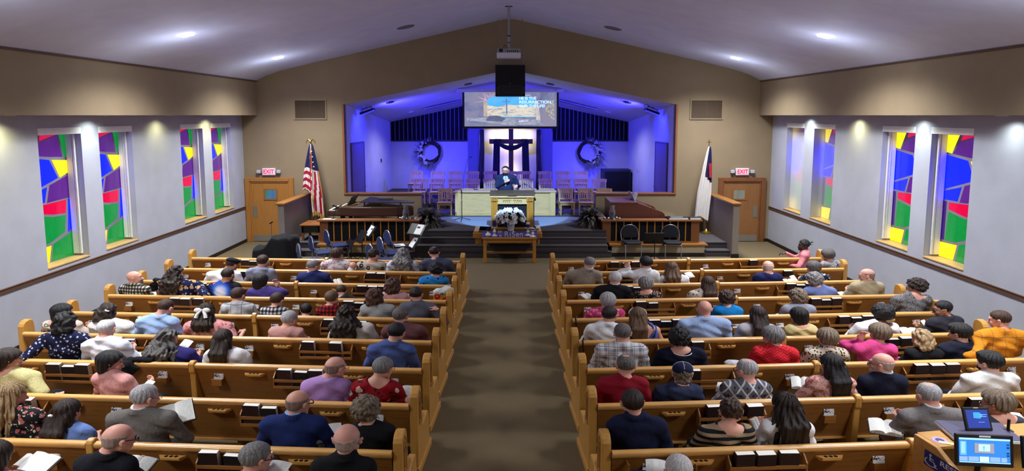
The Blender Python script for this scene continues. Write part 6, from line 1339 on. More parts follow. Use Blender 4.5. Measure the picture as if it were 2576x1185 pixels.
    if top in ('shirt', 'suit'):
        M = Matrix.Translation(Vector(sp(0, .166, 1.108 if not kid else 1.09))) @ RX(14); rr = .061 * kd
        ring = [M @ Vector((rr * math.cos(a), rr * 1.05 * math.sin(a), .010 * math.sin(-a))) for a in [2 * math.pi * i / 14 for i in range(15)]]
        G += [cap(tuple(ring[i]), tuple(ring[i + 1]), .014, None, .008) for i in range(14)] + [cap(tuple(ring[i] * 1.0 + Vector((0, -.004, -.024))), tuple(ring[i + 1] + Vector((0, -.004, -.024))), .018, None, .012) for i in range(14)]
    if top == 'hood': G += [cap(sp(-.07, .10, 1.06), sp(.07, .10, 1.06), .038, .038, .03), cap(sp(-.09, .10, 1.05), sp(-.06, .21, 1.03), .032, .02, .03), cap(sp(.09, .10, 1.05), sp(.06, .21, 1.03), .032, .02, .03), ell(sp(0, .075, 1.0), (.085, .035, .07), .03)]
    if top == 'tee': 
        ring = [Vector(sp(.068 * kd * math.cos(a), .168 + .07 * kd * math.sin(a), 1.058 - .008 * math.sin(a))) for a in [2 * math.pi * i / 12 for i in range(13)]]; G += [cap(tuple(ring[i]), tuple(ring[i + 1]), .009, None, .008) for i in range(12)]
    if stand: G += [cap(sp(0, .36, 1.10), sp(0, .36, .84), .062, .012, .006, 's')]
    sd = rnd.uniform(0, 6); am = .007 if top != 'suit' else .0045
    def wr(x, y, z): return am * (np.sin(23 * x + 17 * z + sd + 2.2 * np.sin(11 * z + sd)) * np.sin(19 * y - 27 * z + 2 * np.sin(9 * x + sd)) + .5 * np.sin(41 * z + 30 * x * np.sign(x) + sd))
    tn = {'suit': 'jacket', 'hood': 'hoodie', 'shirt': 'shirt', 'tee': 'shirt', 'low': 'dress_top', 'tank': 'tank_top', 'scoop': 'blouse', 'blouse': 'blouse'}[top]
    np_obj(tn, [sdf_mesh(G, hc_, wr)], mat, b, sc_)
    if top == 'suit':
        M = Matrix.Translation(Vector(sp(0, .170, 1.124))) @ RX(12); ring = [M @ Vector((.056 * math.cos(a), .058 * math.sin(a), 0)) for a in [2 * math.pi * i / 14 for i in range(15)]]
        np_obj('shirt_collar', [sdf_mesh([cap(tuple(ring[i]), tuple(ring[i + 1]), .0105, None, .01) for i in range(14)] + ([ell(sp(0, .18, .95), (.08 * W, .118 * cz + .0, .14), .03)] if stand else []), hc_ * .7)], cloth('plain', undercol or '#d4d6dc'), b, sc_)
    Lp = [('c', p[1], p[2], p[3] + .014, p[4] + .016, p[5], 'u') for i, p in enumerate(legp) if i % 3 != 2] + [ell(sp(0, .21, .54), (.18 * W, .125, .12), .05)]
    np_obj('trousers', [sdf_mesh(Lp, .022 if hd > 7 else .017)], LOWER[lower], b, sc_)
    np_obj('shoes', [sdf_mesh([('c', p[1], p[2], p[3] + .012, p[4] + .012, .02, 'u') for i, p in enumerate(legp) if i % 3 == 2], .018)], M_SHOE, b, sc_)
    # hair
    def shell(t, tb=0): return ell((0, -.014 - tb * .3, .022), (.077 + t * (.65 if t < .02 else 1), .094 + t + tb * .4, .088 + t), .015)
    front = lambda o=0: plane(np.array((0, 1, -.75)) / 1.25, (.033 + o) / 1.25, .012); nape = lambda z: plane(np.array((0, .35, -1)) / 1.06, (-z) / 1.06, .04)
    earc = [ell((s * .092, .004, -.024), (.034, .026, .036), .01, 's') for s in (-1, 1)]
    HPs = []; Cur = []; st = hair; straight = True; amp = .002; yh = yaw * .5; MC_ = Matrix.Translation(hcn) @ RZ(-yh)
    if st in ('short', 'thin', 'crop'): HPs = [shell({'short': .012, 'thin': .007, 'crop': .006}[st]), front(-.034 if stand else 0), nape(-.066)] + earc + ([ell((0, -.035, .125), (.045, .05, .035), .01, 's')] if st == 'thin' else [])
    elif st == 'fringe': HPs = [shell(.003), ell((0, -.045, -.035), (.062, .052, .05), .02), front(-.012), nape(-.078), plane((0, -.15, 1), .042, .008)] + earc; amp = .0008
    elif st == 'mop': HPs = [shell(.022), ell((0, .045, .085), (.06, .045, .03), .03), front(.012), nape(-.062)] + earc; amp = .004
    elif st == 'full': HPs = [shell(.024, .02), ell((0, -.05, -.03), (.085, .06, .06), .03), front(.004), nape(-.074)] + earc; amp = .0045
    elif st == 'curly': HPs = [shell(.030, .02), ell((0, -.05, -.03), (.095, .07, .07), .03), front(.008), nape(-.078)]; straight = False; amp = .008
    elif st == 'afro': HPs = [shell(.040, .02), ell((0, -.04, -.02), (.10, .09, .09), .03), front(.008), nape(-.07)]; straight = False; amp = .004
    elif st in ('bob', 'wavybob'):
        HPs = [shell(.022, .015), ell((0, -.03, -.055), (.098, .085, .11), .03), front(.004), plane((0, 0, -1), .155, .01)]; amp = .003
        if st == 'wavybob': straight = False; amp = .009; HPs[1] = ell((0, -.045, -.07), (.115, .09, .12), .03)
    elif st in ('long', 'longwavy', 'longcurly'):
        HPs = [shell(.018, .01), ell((0, -.035, -.05), (.088, .075, .10), .03), front(.002)]; wv = {'long': 1, 'longwavy': 1.25, 'longcurly': 1.55}[st]; Lh = .38 * hn
        for x in (-.055, -.02, .02, .055): Cur.append(cap((x, -.075, -.03), (x * 1.05 * wv, -.155, -.16), .040, .036 * wv, .025)); Cur.append(cap((x * 1.05 * wv, -.155, -.16), (x * 1.15 * wv, -.165, -Lh), .036 * wv, .020 * wv, .025))
        for s in (-1, 1): Cur.append(cap((s * .07, -.03, .0), (s * .095 * wv, -.07, -.18), .034, .030 * wv, .025)); Cur.append(cap((s * .095 * wv, -.07, -.18), (s * .10 * wv, -.12, -Lh * .85), .028 * wv, .015, .02))
        straight = st != 'longcurly'; amp = {'long': .003, 'longwavy': .006, 'longcurly': .011}[st]
    elif st == 'updo': HPs = [shell(.014), front(), nape(-.05), ell((0, -.085, .045), (.045, .04, .042), .02)]; straight = False; amp = .006
    elif st == 'dreads': HPs = [shell(.014), front(.004), nape(-.05), ell((0, -.105, .02), (.03, .03, .03), .015)] + [cap((0, -.11, .02), (.03 * math.cos(i * 1.1), -.16 - .01 * (i % 3), .02 + .05 * math.sin(i * 1.1)), .010, .007, .005) for i in range(9)]; amp = .004; straight = False
    elif st == 'navycap': HPs = [shell(.010), front(), nape(-.075), ell((0, -.05, -.07), (.07, .05, .05), .03)]; straight = False; amp = .006
    elif st == 'beret': HPs = [shell(.008), front(), nape(-.045)]
    sd2 = rnd.uniform(0, 6); cxh = hcn
    if HPs:
        A = amp * hs
        if straight:
            def nz(x, y, z): a = np.arctan2(x - cxh.x, y - cxh.y); return A * (np.sin(17 * a + 2.5 * np.sin(14 * z + sd2) + sd2) + .6 * np.sin(37 * a + 9 * z + sd2))
        else:
            fq = 95 if st not in ('longcurly', 'wavybob') else 62
            def nz(x, y, z): return A * (np.sin(fq * x + 2.2 * np.sin(fq * .5 * z + sd2)) * np.sin(fq * y + 2 * np.sin(fq * .6 * x)) * 1.3 + .6 * np.sin(fq * .8 * z + 2.5 * np.sin(fq * .4 * x + sd2)))
        HH = HX(HPs[:]); 
        cur = xf(Cur, MC_) if Cur else []
        # planes only shape the cap, so the curtain is joined after them
        mx_ = lambda a, b_, k: tuple((1 - k) * x + k * y for x, y in zip(_s(a, 1), _s(b_, 1)))
        hm = hairmat(hc, *HC[hc], straight) if st != 'fringe' else hairmat(hc + '_fringe', mx_(HC[hc][0], SK[skin], .5), mx_(HC[hc][1], SK[skin], .35), True); hvx = max(hh_, .0065 * q)
        pr_ = [HH[0]] + [p for p in HH[1:]]
        parts = [sdf_mesh(pr_ + cur, hvx, nz)]
        np_obj('hair', parts, hm, b, sc_)
    def attach(name, mb, m, smooth=True):
        mb.v = [tuple(Vector(MH @ Vector(p)) * 1) for p in mb.v]; mb.v = [(p[0] * scale[0], p[1] * scale[1], p[2] * scale[2]) for p in mb.v]; return mb.build(name, m, b, smooth)
    if glasses:
        mb = MB()
        for s in (-1, 1):
            mb.tube([(s * .032 + .026 * math.cos(a), .104, -.012 + .019 * math.sin(a)) for a in [2 * math.pi * i / 12 for i in range(13)]], .0022 if glasses == 1 else .0034, 5, False); mb.tube([(s * .058, .103, -.006), (s * .082, .06, -.002), (s * .088, .0, .0), (s * .083, -.012, -.02)], .0024 if glasses == 1 else .0036, 5)
        mb.tube([(-.008, .106, -.008), (0, .109, -.006), (.008, .106, -.008)], .0022, 5); attach('glasses', mb, M_WIRE if glasses == 1 else M_LENS)
    if 'eyes' in acc or abs(yaw) > 55 or stand:
        mb = MB()
        for s in (-1, 1): mb.mat(0).ball((s * .031, .083, -.010), .0115, 12, 8); mb.mat(1).ball((s * .031, .0915, -.010), .0052, 8, 6)
        attach('eyes', mb, [M_EYE, M_LENS])
        mb = MB().tube([(-.022, .0945, -.078), (0, .0975, -.0775), (.022, .0945, -.078)], .0035, 6); attach('lips', mb, plain('lip', '#8c4a44', .5))
        for s in (-1, 1): attach('eyebrow', MB().tube([(s * .014, .091, .016), (s * .032, .0905, .022), (s * .05, .08, .016)], .0042, 5), hairmat(hc, *HC[hc]))
    if beard:
        BP = [ell((0, .032, -.082), (.058, .062, .048), .02), ell((0, .070, -.10), (.036, .032, .03), .02), cap((-.024, .094, -.066), (.024, .094, -.066), .0075, .0075, .01), ell((0, .10, -.079), (.018, .012, .006), .004, 's'), plane((0, -.2, 1), -.052, .01), plane((0, -1, 0), .0, .01)]
        HB = HX(BP); np_obj('beard', [sdf_mesh(HB, hh_, lambda x, y, z: .0015 * np.sin(160 * x + 2) * np.sin(150 * z))], hairmat(beard, *HC[beard], False), b, sc_)
        m_ = HX([cap((-.024, .097, -.067), (0, .101, -.064), .006, .007, .004), cap((.024, .097, -.067), (0, .101, -.064), .006, .007, .004)]); np_obj('moustache', [sdf_mesh(m_, .004)], hairmat(beard, *HC[beard], False), b, sc_)
    if 'cap' in acc:
        np_obj('ball_cap', [sdf_mesh(HX([ell((0, -.012, .045), (.092, .108, .082), .01), plane(np.array((0, .15, -1)) / 1.01, -.03, .006), ell((0, .11, .035), (.065, .06, .010), .01)]), hh_)], cloth('plain', '#1a2140'), b, sc_)
        mb = MB().tube([(0, -.012 + .109 * math.cos(t), .045 + .083 * math.sin(t)) for t in [math.pi * (.15 + .07 * i) for i in range(12)]], .002, 4); mb.tube([(.093 * math.cos(t), -.012, .045 + .083 * math.sin(t)) for t in [math.pi * .1 * i for i in range(11)]], .002, 4); attach('cap_stitching', mb, M_PAPER)
    if 'beret' in acc: np_obj('beret', [sdf_mesh(HX([ell((.01, -.02, .07), (.098, .112, .055), .02), plane((0, .1, -1), -.035, .01)]), hh_)], cloth('plain', '#121217'), b, sc_)
    if 'bow' in acc:
        mb = MB()
        for s in (-1, 1): mb.ball((s * .048, -.128, .035), (.045, .02, .034), 12, 8); mb.tube([(s * .01, -.13, .03), (s * .045, -.145, -.02), (s * .055, -.145, -.07)], [.012, .02, .024], 8)
        mb.ball((0, -.135, .035), (.016, .018, .016)); attach('hair_bow', mb, M_WT)
    if 'clip' in acc: attach('hair_clip', MB().box((.02, -.135, .03), (.06, -.122, .045)).box((.01, -.13, .035), (.03, -.12, .055)), M_PAPER, False)
    if 'sidebow' in acc: attach('hair_clip', MB().ball((-.05, -.115, -.02), (.018, .012, .014)).ball((-.025, -.125, -.01), (.016, .012, .014)), M_PAPER)
    if 'band' in acc: attach('hair_band', MB().tube([(.10 * math.cos(t), -.02 + .02 * math.sin(t), .03 + .088 * math.sin(t)) for t in [math.pi * i / 12 for i in range(13)]], .006, 6), M_PAPER)
    if 'flower' in acc: attach('hair_flower', MB().ball((.085, .03, .0), .03).ball((.10, .02, -.03), .024).ball((.07, .05, -.03), .024), plain('pink_flower', '#d8406c', .6))
    if 'mask' in acc: np_obj('face_mask', [sdf_mesh(HX([ell((0, .062, -.068), (.052, .052, .045), .02), plane((0, -1, 0), -.02, .01)]), hh_)], cloth('plain', '#15151a'), b, sc_)
    if 'earring' in acc: attach('earring', MB().tube([(-.09, .0 + .014 * math.sin(t), -.065 + .018 * math.cos(t)) for t in [i * .7 for i in range(10)]], .0022, 5), M_GOLD)
    if 'straps' in acc:
        for s in (-1, 1): o = MB(); pts = [sp(s * .095, .055, .86), sp(s * .115, .07, .98), sp(s * .12, .15, 1.075), sp(s * .115, .26, .98)]; o.tube(pts, .016, 8); o.v = [(p[0] * scale[0], p[1], p[2] * scale[2]) for p in o.v]; o.build('strap', mat, b, True)
    if 'collarline' in acc:
        o = MB(); pts = [sp(.10 * math.cos(a), .135 + .12 * math.sin(a) * (1 if a > 0 else 1), 1.052 + .01 * math.sin(a)) for a in [math.pi + math.pi * i / 14 for i in range(15)]]; pts = [(p[0], p[1], p[2]) for p in pts]; o.tube(pts, .004, 5); o.v = [(p[0] * scale[0], p[1], p[2] * scale[2]) for p in o.v]; o.build('neck_piping', M_PAPER, b, True)
    if 'tie' in acc:
        mb = MB(); pts = [sp(0, .262, 1.045), sp(0, .285, 1.0), sp(0, .30, .88), sp(0, .30, .72)]; mb.tube(pts, [.016, .012, .022, .026], 6); mb.v = [(p[0] * scale[0], p[1] * 1., p[2] * scale[2]) for p in mb.v]; mb.build('necktie', cloth('stripe', '#26304c', '#8fa4b8', sc=2.), b, True)
    return b, MH
HANDP = {}
def P(side, row, hx, ty, x0, x1, hair, hc, top, mat, label, turn=0, smul=1., **kw):
    mid = (x0 + x1) / 2; X = 0
    for _ in range(4):
        ry = rail_y(side, row, X); X = PY(mid, ty + F * .22 / ry, ry + .15).x
    zt = PY(hx, ty, ry + .19).z; hX = PY(hx, ty, ry + .2).x
    wm = kw.pop('wm', None) or min(max(((x1 - x0) / 2 / F * (ry + .1)) / 1.13 / .255, .72), 1.42)
    hs = kw.get('hs', 1.0); hthick = {'short': .013, 'thin': .008, 'crop': .007, 'fringe': 0, None: 0, 'mop': .022, 'full': .024, 'curly': .034, 'afro': .042, 'bob': .022, 'wavybob': .024, 'updo': .016}.get(hair, .016)
    pt = kw.get('pitch', 12); dz = zt / .89 - 1.218 - (.108 + hthick) * hs * 1.05 + .012 * abs(math.sin(R(pt)))
    dz = min(max(dz, -.34), .16)
    ho_ = kw.pop('ho', (0, 0)); hoX = ((hX - X) / 1.13) if abs(turn) < 30 else 0
    b, MH = make_person((X, ry + .04, 0, R(turn)), hd=ry, wm=wm, dz=dz, ho=(hoX + ho_[0] * 0, ho_[1]), hair=hair, hc=hc, top=top, mat=mat, **kw)
    tag(b, label, 'person'); return b
cl = cloth
# ---- organ side, rear to front
P('R', -1, 1715, 1156, 1655, 1775, 'short', 'white', 'tee', cl('plain', '#8d8f9c'), 'white-haired head at the picture bottom, tenth pew row, organ side', yaw=-5, pitch=14)
P('R', 0, 1598, 986, 1525, 1693, 'short', 'dark', 'shirt', cl('plain', '#141b38'), 'dark-haired person in a navy polo shirt, ninth pew row by the aisle', sleeve='half', skin='f', yaw=-4, pitch=5)
P('R', 0, 1840, 1010, 1750, 1905, 'updo', 'brown', 'scoop', cl('stripe', '#1b1a1e', '#9a8468', sc=.8), 'person with curly brown updo and black and tan striped top', sleeve='half', yaw=5, acc=('earring',), skin='f')
P('R', 0, 1985, 995, 1915, 2055, 'longwavy', 'dark', 'blouse', cl('plain', '#e4e4e8'), 'person with very long dark wavy hair over a white cut-out blouse', hn=1.3, la='read', yaw=-12)
P('R', 0, 2352, 970, 2255, 2460, 'thin', 'silver', 'suit', cl('weave', '#6f6a6a'), 'white-haired person in a grey suit with an open bible, ninth row, organ side', la='read', yaw=-12, skin='r')
P('R', 0, 2530, 985, 2478, 2590, 'full', 'ash', 'scoop', cl('plain', '#383a46'), 'short-haired person in a dark grey scoop-neck top and glasses behind the booth', glasses=1, yaw=-45)
P('R', 1, 1575, 897, 1497, 1637, 'thin', 'salt', 'tee', cl('plain', '#8a1226'), 'grey-haired person in a maroon polo shirt beside the aisle', sleeve='half', skin='f', la='out' if 0 else 'lap')
P('R', 1, 1717, 917, 1640, 1772, 'navycap', 'ash', 'hood', cl('plain', '#2c3350'), 'person in a navy baseball cap and blue hooded jacket', acc=('cap',), yaw=4)
P('R', 1, 1888, 908, 1808, 1947, 'thin', 'silver', 'tee', cl('argyle', '#5c5e6a', '#c9c8ce', '#22232c'), 'white-haired person with glasses in a grey and white diamond-pattern sweater', glasses=2, yaw=-32, skin='r')
P('R', 1, 2100, 895, 2028, 2160, 'long', 'black', 'blouse', cl('floral', '#c89890', '#a85a58', '#e8c8bc', sc=1.6), 'person with long black hair and a pink floral blouse reading a bible', sleeve='short', la='read', yaw=-14, hn=1.15)
P('R', 1, 2230, 893, 2160, 2293, 'fringe', 'silver', 'suit', cl('plain', '#11152a'), 'bald person with glasses and white beard in a navy suit', glasses=2, yaw=-52, beard='white', skin='r', pitch=2)
P('R', 1, 2505, 887, 2415, 2582, 'mop', 'black', 'tee', cl('plain', '#c8c8c8'), 'dark-haired person in a light grey sweatshirt with a black face mask', yaw=-30, acc=('mask',), skin='p')
P('R', 2, 1567, 817, 1487, 1640, 'short', 'salt', 'shirt', cl('plaid', '#dedee4', '#5a5f70', '#6a6e7c', sc=1.1), 'grey-haired person in a grey and white plaid shirt', sleeve='long', yaw=2)
P('R', 2, 1713, 826, 1648, 1788, 'curly', 'black', 'scoop', cl('plain', '#10142c'), 'person with short black hair and a navy top with white neck piping', sleeve='half', acc=('collarline',))
P('R', 2, 1953, 823, 1887, 2020, 'full', 'grey', 'tee', cl('zigzag', '#b81424', '#d83440'), 'person with short grey hair in a bright red zigzag knit sweater', yaw=-25)
P('R', 2, 2087, 828, 2020, 2145, 'full', 'ash', 'tee', cl('leopard', '#b8aa9a', '#1c1714'), 'person in a leopard-print blouse with short grey-brown hair', yaw=-6)
P('R', 2, 2222, 818, 2145, 2265, 'full', 'ash', 'tee', cl('plain', '#c4407c'), 'person in a hot pink top resting the face on one hand', la='face', yaw=-14, ho=(0, .03))
P('R', 2, 2330, 832, 2290, 2372, 'wavybob', 'blond', 'tee', cl('plain', '#111116'), 'small person with wavy blonde hair in a black top', yaw=-18, hs=.95, wm=.8)
P('R', 2, 2428, 815, 2362, 2482, 'mop', 'black', 'shirt', cl('plain', '#121628'), 'black-haired person in a navy sweater with a bright blue collar', yaw=-38, skin='f')
P('R', 2, 2530, 783, 2450, 2600, 'crop', 'brown', 'tee', cl('grid', '#c47c1c', '#8a5a30', sc=.8), 'large person in an orange windowpane sweater with short brown hair', yaw=-48, la='out', skin='r', wm=1.25)
P('R', 3, 1528, 772, 1467, 1575, 'short', 'dark', 'shirt', cl('plain', '#e6e8f0'), 'dark-haired person in a crisp white shirt, sixth row by the aisle', yaw=28, skin='f')
P('R', 3, 1612, 776, 1590, 1672, 'long', 'lbrown', 'tank', cl('plain', '#4c62b4'), 'person with long straight half-tied hair and blue shoulder straps', sleeve='none', acc=('straps', 'band'), hn=1.2)
P('R', 3, 1775, 760, 1705, 1845, None, 'dark', 'shirt', cl('plain', '#98b0dc'), 'large bald person in a light blue dress shirt', skin='r', wm=1.4, pitch=4)
P('R', 3, 1910, 773, 1855, 1960, 'long', 'dark', 'tee', cl('plain', '#a4a4ac'), 'person with long dark straight hair over a pale grey top, sixth row', hn=1.35)
P('R', 3, 2018, 775, 1978, 2062, 'bob', 'black', 'blouse', cl('plain', '#c4b480'), 'person with a short black bob in a yellow cardigan', yaw=-18, hs=.97)
P('R', 3, 2223, 766, 2140, 2270, 'afro', 'black', 'scoop', cl('plain', '#dcdce4'), 'person with rounded black hair and a white top', skin='b', la='read', yaw=-10)
P('R', 3, 2392, 757, 2335, 2445, 'crop', 'black', 'shirt', cl('plain', '#2a2a34'), 'dark-haired person with glasses in a charcoal jacket holding a paper', glasses=2, yaw=-62, la='read', ra='read', skin='t', turn=12)
P('R', 4, 1528, 737, 1467, 1575, 'full', 'silver', 'tee', cl('floral', '#c43c74', '#d8688c', '#e8c0a8', sc=.9), 'silver-haired person in a bright pink top', pitch=8)
P('R', 4, 1832, 731, 1800, 1870, 'curly', 'brown', 'tee', cl('plain', '#1880cc'), 'person with short brown curls in a bright blue top, fifth row', yaw=4, hs=.95)
P('R', 4, 2013, 727, 1968, 2058, 'curly', 'ash', 'suit', cl('plain', '#8c8e9e'), 'person with grey-brown curls in a pale grey jacket, fifth row', yaw=-5, undercol='#5a5a64')
P('R', 4, 2312, 700, 2240, 2352, 'curly', 'dark', 'scoop', cl('swirl', '#33363f', '#8f8c8c', sc=1.4), 'person with dark curls and glasses in a black and white patterned blouse', glasses=1, yaw=-55, skin='f')
P('R', 5, 1547, 684, 1487, 1592, 'short', 'white', 'suit', cl('plain', '#15151c'), 'white-haired person in a black suit, fourth row near the aisle')
P('R', 5, 1627, 697, 1592, 1668, 'full', 'grey', 'blouse', cl('floral', '#17171c', '#a86a5c', '#c4c0bc', sc=1.7), 'grey-haired person in a black floral dress beside the black suit')
P('R', 5, 1780, 697, 1728, 1808, 'long', 'brown', 'tee', cl('spots', '#c4bcb0', '#7a4c48', sc=1.), 'person with long straight brown hair and a cream spotted blouse', hn=1.25)
P('R', 5, 2058, 685, 2033, 2105, 'curly', 'grey', 'tee', cl('plain', '#7080b8'), 'grey-curled person in a periwinkle blue cardigan', yaw=-12, wm=1.)
P('R', 5, 2190, 677, 2135, 2232, 'fringe', 'salt', 'suit', cl('plain', '#a09478'), 'balding person with glasses in a khaki jacket reading', glasses=1, yaw=-68, la='read', skin='r', undercol='#8c8468')
P('R', 6, 1480, 647, 1413, 1518, 'thin', 'grey', 'suit', cl('weave', '#94887c'), 'grey-haired person in a tan tweed suit, third row by the aisle', la='lap', skin='r')
P('R', 6, 1627, 646, 1577, 1662, 'mop', 'black', 'shirt', cl('plain', '#e6e8ee'), 'black-haired person in a white shirt raising a hand to the face', la=(-.20, .24, 1.10, (-.5, .1, .9), (0, -1, 0)), yaw=-14, hs=.95)
P('R', 6, 1693, 660, 1660, 1737, 'longwavy', 'lbrown', 'tee', cl('plain', '#e4e2e6'), 'person with long wavy light brown hair in a white tee holding a leaflet', ra='read', hn=1.1, sleeve='short')
P('R', 6, 1935, 658, 1895, 1973, 'fringe', 'white', 'tee', cl('plain', '#1a2152'), 'elderly person with thin white hair in a navy sweater', skin='p')
P('R', 6, 2053, 657, 2018, 2095, 'full', 'dgrey', 'tee', cl('floral', '#1b1d2c', '#c0c2cc', '#8c90a4', sc=1.5), 'grey-haired person in a navy and white floral top holding a paper', la='read', yaw=-16)
P('R', 7, 2090, 626, 2070, 2127, 'full', 'dgrey', 'tee', cl('swirl', '#14151e', '#c8c8d0', sc=1.8), 'short-haired person in a black and white swirl top by the wall', yaw=-10)
P('R', 8, 2048, 600, 2006, 2078, 'dreads', 'black', 'suit', cl('sheen', '#d08088'), 'person in a pink suit with tied-back dreadlocks turned sideways, front row', turn=62, yaw=-28, skin='d', lower='pink', ra=(.12, .54, .86, (0, 1, -.1), (0, 0, -1)), la=(-.2, .48, .68), wm=1.05, undercol='#d8a0a0', pitch=0, legs='wide', beard='black')
# ---- piano side, rear to front
P('L', -1, 268, 1077, 160, 330, 'fringe', 'grey', 'shirt', cl('plain', '#13131b'), 'balding person with glasses in a black jacket, tenth row, piano side', glasses=2, yaw=42, ra='read', skin='r')
P('L', -1, 625, 1121, 560, 700, 'short', 'grey', 'tee', cl('plain', '#8c8c96'), 'grey-haired head with glasses at the picture bottom holding a paper', glasses=2, yaw=45, ra='read', skin='r')
P('L', -1, 866, 1077, 765, 947, 'fringe', 'silver', 'suit', cl('plain', '#101116'), 'bald person in a black suit, tenth row near the aisle', skin='r', pitch=2, undercol='#1a1a20', hs=1.04)
P('L', -1, -30, 1120, -120, 52, 'bob', 'dark', 'tee', cl('floral', '#b07880', '#7a3c4a', '#dcb4b4'), 'person in pink sleeves mostly outside the frame with a tan bible', ra=(.36, .40, .78))
P('L', 0, 12, 968, -60, 108, 'longwavy', 'blond', 'scoop', cl('floral', '#16151a', '#a8605c', '#c4b8a0', sc=1.2), 'person with long blonde hair in a black floral dress', sleeve='half', yaw=42, ra=(.42, .12, .84, (1, .2, 0), (0, 0, -1)), hn=1.2)
P('L', 0, 155, 1012, 103, 222, 'long', 'dark', 'tee', cl('plain', '#6a86c4'), 'child with long dark brown hair in a light blue top', kid=True, yaw=16, acc=('sidebow',), hn=1.05, sleeve='puff')
P('L', 0, 347, 973, 244, 455, 'short', 'silver', 'suit', cl('weave', '#66625e'), 'white-haired person in a grey suit reading a large open bible', la='read', ra='read', yaw=38, glasses=1, skin='r')
P('L', 0, 735, 990, 633, 830, 'fringe', 'dgrey', 'suit', cl('plain', '#1a2a60'), 'balding person in a blue suit with an open bible', ra='read', yaw=32, glasses=2, undercol='#7fa8d8')
P('L', 0, 920, 1002, 862, 1003, 'curly', 'ash', 'tee', cl('plain', '#121217'), 'person with curly ash-blonde hair in a black cardigan')
P('L', 1, 8, 878, -70, 116, 'bob', 'dark', 'scoop', cl('weave', '#b8b07c'), 'person in a yellow knit blouse at the picture edge', sleeve='short', yaw=60, ra=(.34, .30, .66), skin='f', wm=1.15)
P('L', 1, 253, 886, 207, 338, 'bob', 'black', 'tee', cl('weave', '#c48c88'), 'person with shoulder-length black hair in a pink knit sweater', ra='read', yaw=58, skin='f', turn=-14, hn=1.)
P('L', 1, 827, 903, 742, 880, 'fringe', 'salt', 'shirt', cl('sheen', '#b088c8'), 'bald person with glasses in a lavender dress shirt', glasses=1, yaw=38, skin='r')
P('L', 1, 950, 903, 872, 1010, 'short', 'grey', 'scoop', cl('floral', '#8c0c1a', '#d8c0bc', '#3c1218', sc=.75), 'grey-haired person in a red floral top with an open book', glasses=1, yaw=26, ra='read', pitch=18)
P('L', 2, 155, 787, 80, 225, 'wavybob', 'black', 'tee', cl('dots', '#0d1130', '#a4a8c0', sc=.8), 'person with dark wavy hair and a white-flecked navy top, arm stretched out', sleeve='half', la='out', yaw=5, skin='f')
P('L', 2, 258, 807, 193, 325, 'thin', 'white', 'shirt', cl('plain', '#dcdeea'), 'white-haired person in a white shirt holding a pen', ra='read', pitch=18, skin='r')
P('L', 2, 415, 832, 362, 500, 'longcurly', 'dgrey', 'tee', cl('plain', '#2a2468'), 'person with grizzled curly hair in a purple top', yaw=25, ra='read', hn=.85)
P('L', 2, 558, 832, 505, 627, 'long', 'dark', 'tee', cl('plain', '#d8d8dc'), 'person with long dark brown hair in a white puff-sleeved top', sleeve='puff', hn=1.1)
P('L', 2, 988, 815, 912, 1047, 'short', 'black', 'shirt', cl('plain', '#4a5c94'), 'black-haired person in a blue chambray shirt at the aisle end', yaw=14, skin='f', ra='lap', pitch=22)
P('L', 3, 145, 765, 97, 205, 'bob', 'black', 'low', cl('floral', '#b8a89c', '#5c6450', '#d8c8c0'), 'person with dark hair and a pink flower by the ear', acc=('flower',), yaw=50, sleeve='short', skin='f', ra='read')
P('L', 3, 262, 765, 215, 342, 'wavybob', 'dark', 'tee', cl('weave', '#d4d6d4'), 'person with dark hair and white clip in a white knit cardigan', acc=('clip',), roll=14, yaw=-10)
P('L', 3, 400, 755, 328, 445, 'crop', 'brown', 'shirt', cl('plain', '#98b4e0'), 'brown-haired person in a pale blue shirt looking down', yaw=20, pitch=24, skin='r')
P('L', 3, 515, 766, 450, 592, 'longwavy', 'dark', 'low', cl('floral', '#c88c8c', '#b85860', '#dcb8b4', sc=1.6), 'person with a large white hair bow in a low-backed pink dress', acc=('bow',), hn=.62, sleeve='half', ra=(.36, .30, .80))
P('L', 3, 718, 784, 670, 763, 'short', 'silver', 'tee', cl('plain', '#c4938c'), 'silver-haired person in a peach sweater', glasses=1, yaw=24, pitch=18, ra='lap')
P('L', 3, 873, 770, 822, 950, 'longcurly', 'dark', 'tee', cl('plain', '#ccc8c4'), 'person with long dark curly hair over a white cardigan', hn=1.1)
P('L', 3, 1006, 775, 955, 1083, 'short', 'salt', 'shirt', cl('plain', '#6a4448'), 'grey-haired person in a mauve-brown shirt by the aisle', yaw=18, skin='r')
P('L', 4, 592, 725, 549, 642, 'short', 'brown', 'shirt', cl('plaid', '#b4b6b8', '#8c9098', '#5c6478', sc=.7), 'young person in a pale windowpane plaid shirt', yaw=20)
P('L', 4, 688, 738, 645, 728, 'short', 'brown', 'shirt', cl('check', '#c4c4c8', '#5c5c66', '#101014', sc=1.3), 'child in a black and white checked shirt', kid=True, yaw=20, pitch=20, hs=.95)
P('L', 4, 828, 733, 792, 860, 'short', 'lbrown', 'shirt', cl('check', '#a81822', '#5a0e16', '#140c0e', sc=1.3), 'child in a red and black buffalo plaid shirt', kid=True, yaw=16, hs=.95)
P('L', 4, 768, 796, 745, 790, 'short', 'black', 'tee', cl('plain', '#26262c'), 'small dark-haired child barely showing above the fifth pew', kid=True, hs=.85)
P('L', 4, 943, 726, 903, 1000, 'wavybob', 'auburn', 'suit', cl('plain', '#9a9c9c'), 'person with wavy auburn hair in a light grey blazer', undercol='#8c8c8c', yaw=-4)
P('L', 4, 1046, 724, 998, 1107, 'crop', 'dark', 'suit', cl('plain', '#5c5e6c'), 'short-haired person in a blue-grey suit jacket, arm on the pew back', ra=(.26, .03, .97, (-.6, .5, .2), (0, 0, -1)), skin='f', undercol='#4c4e5c')
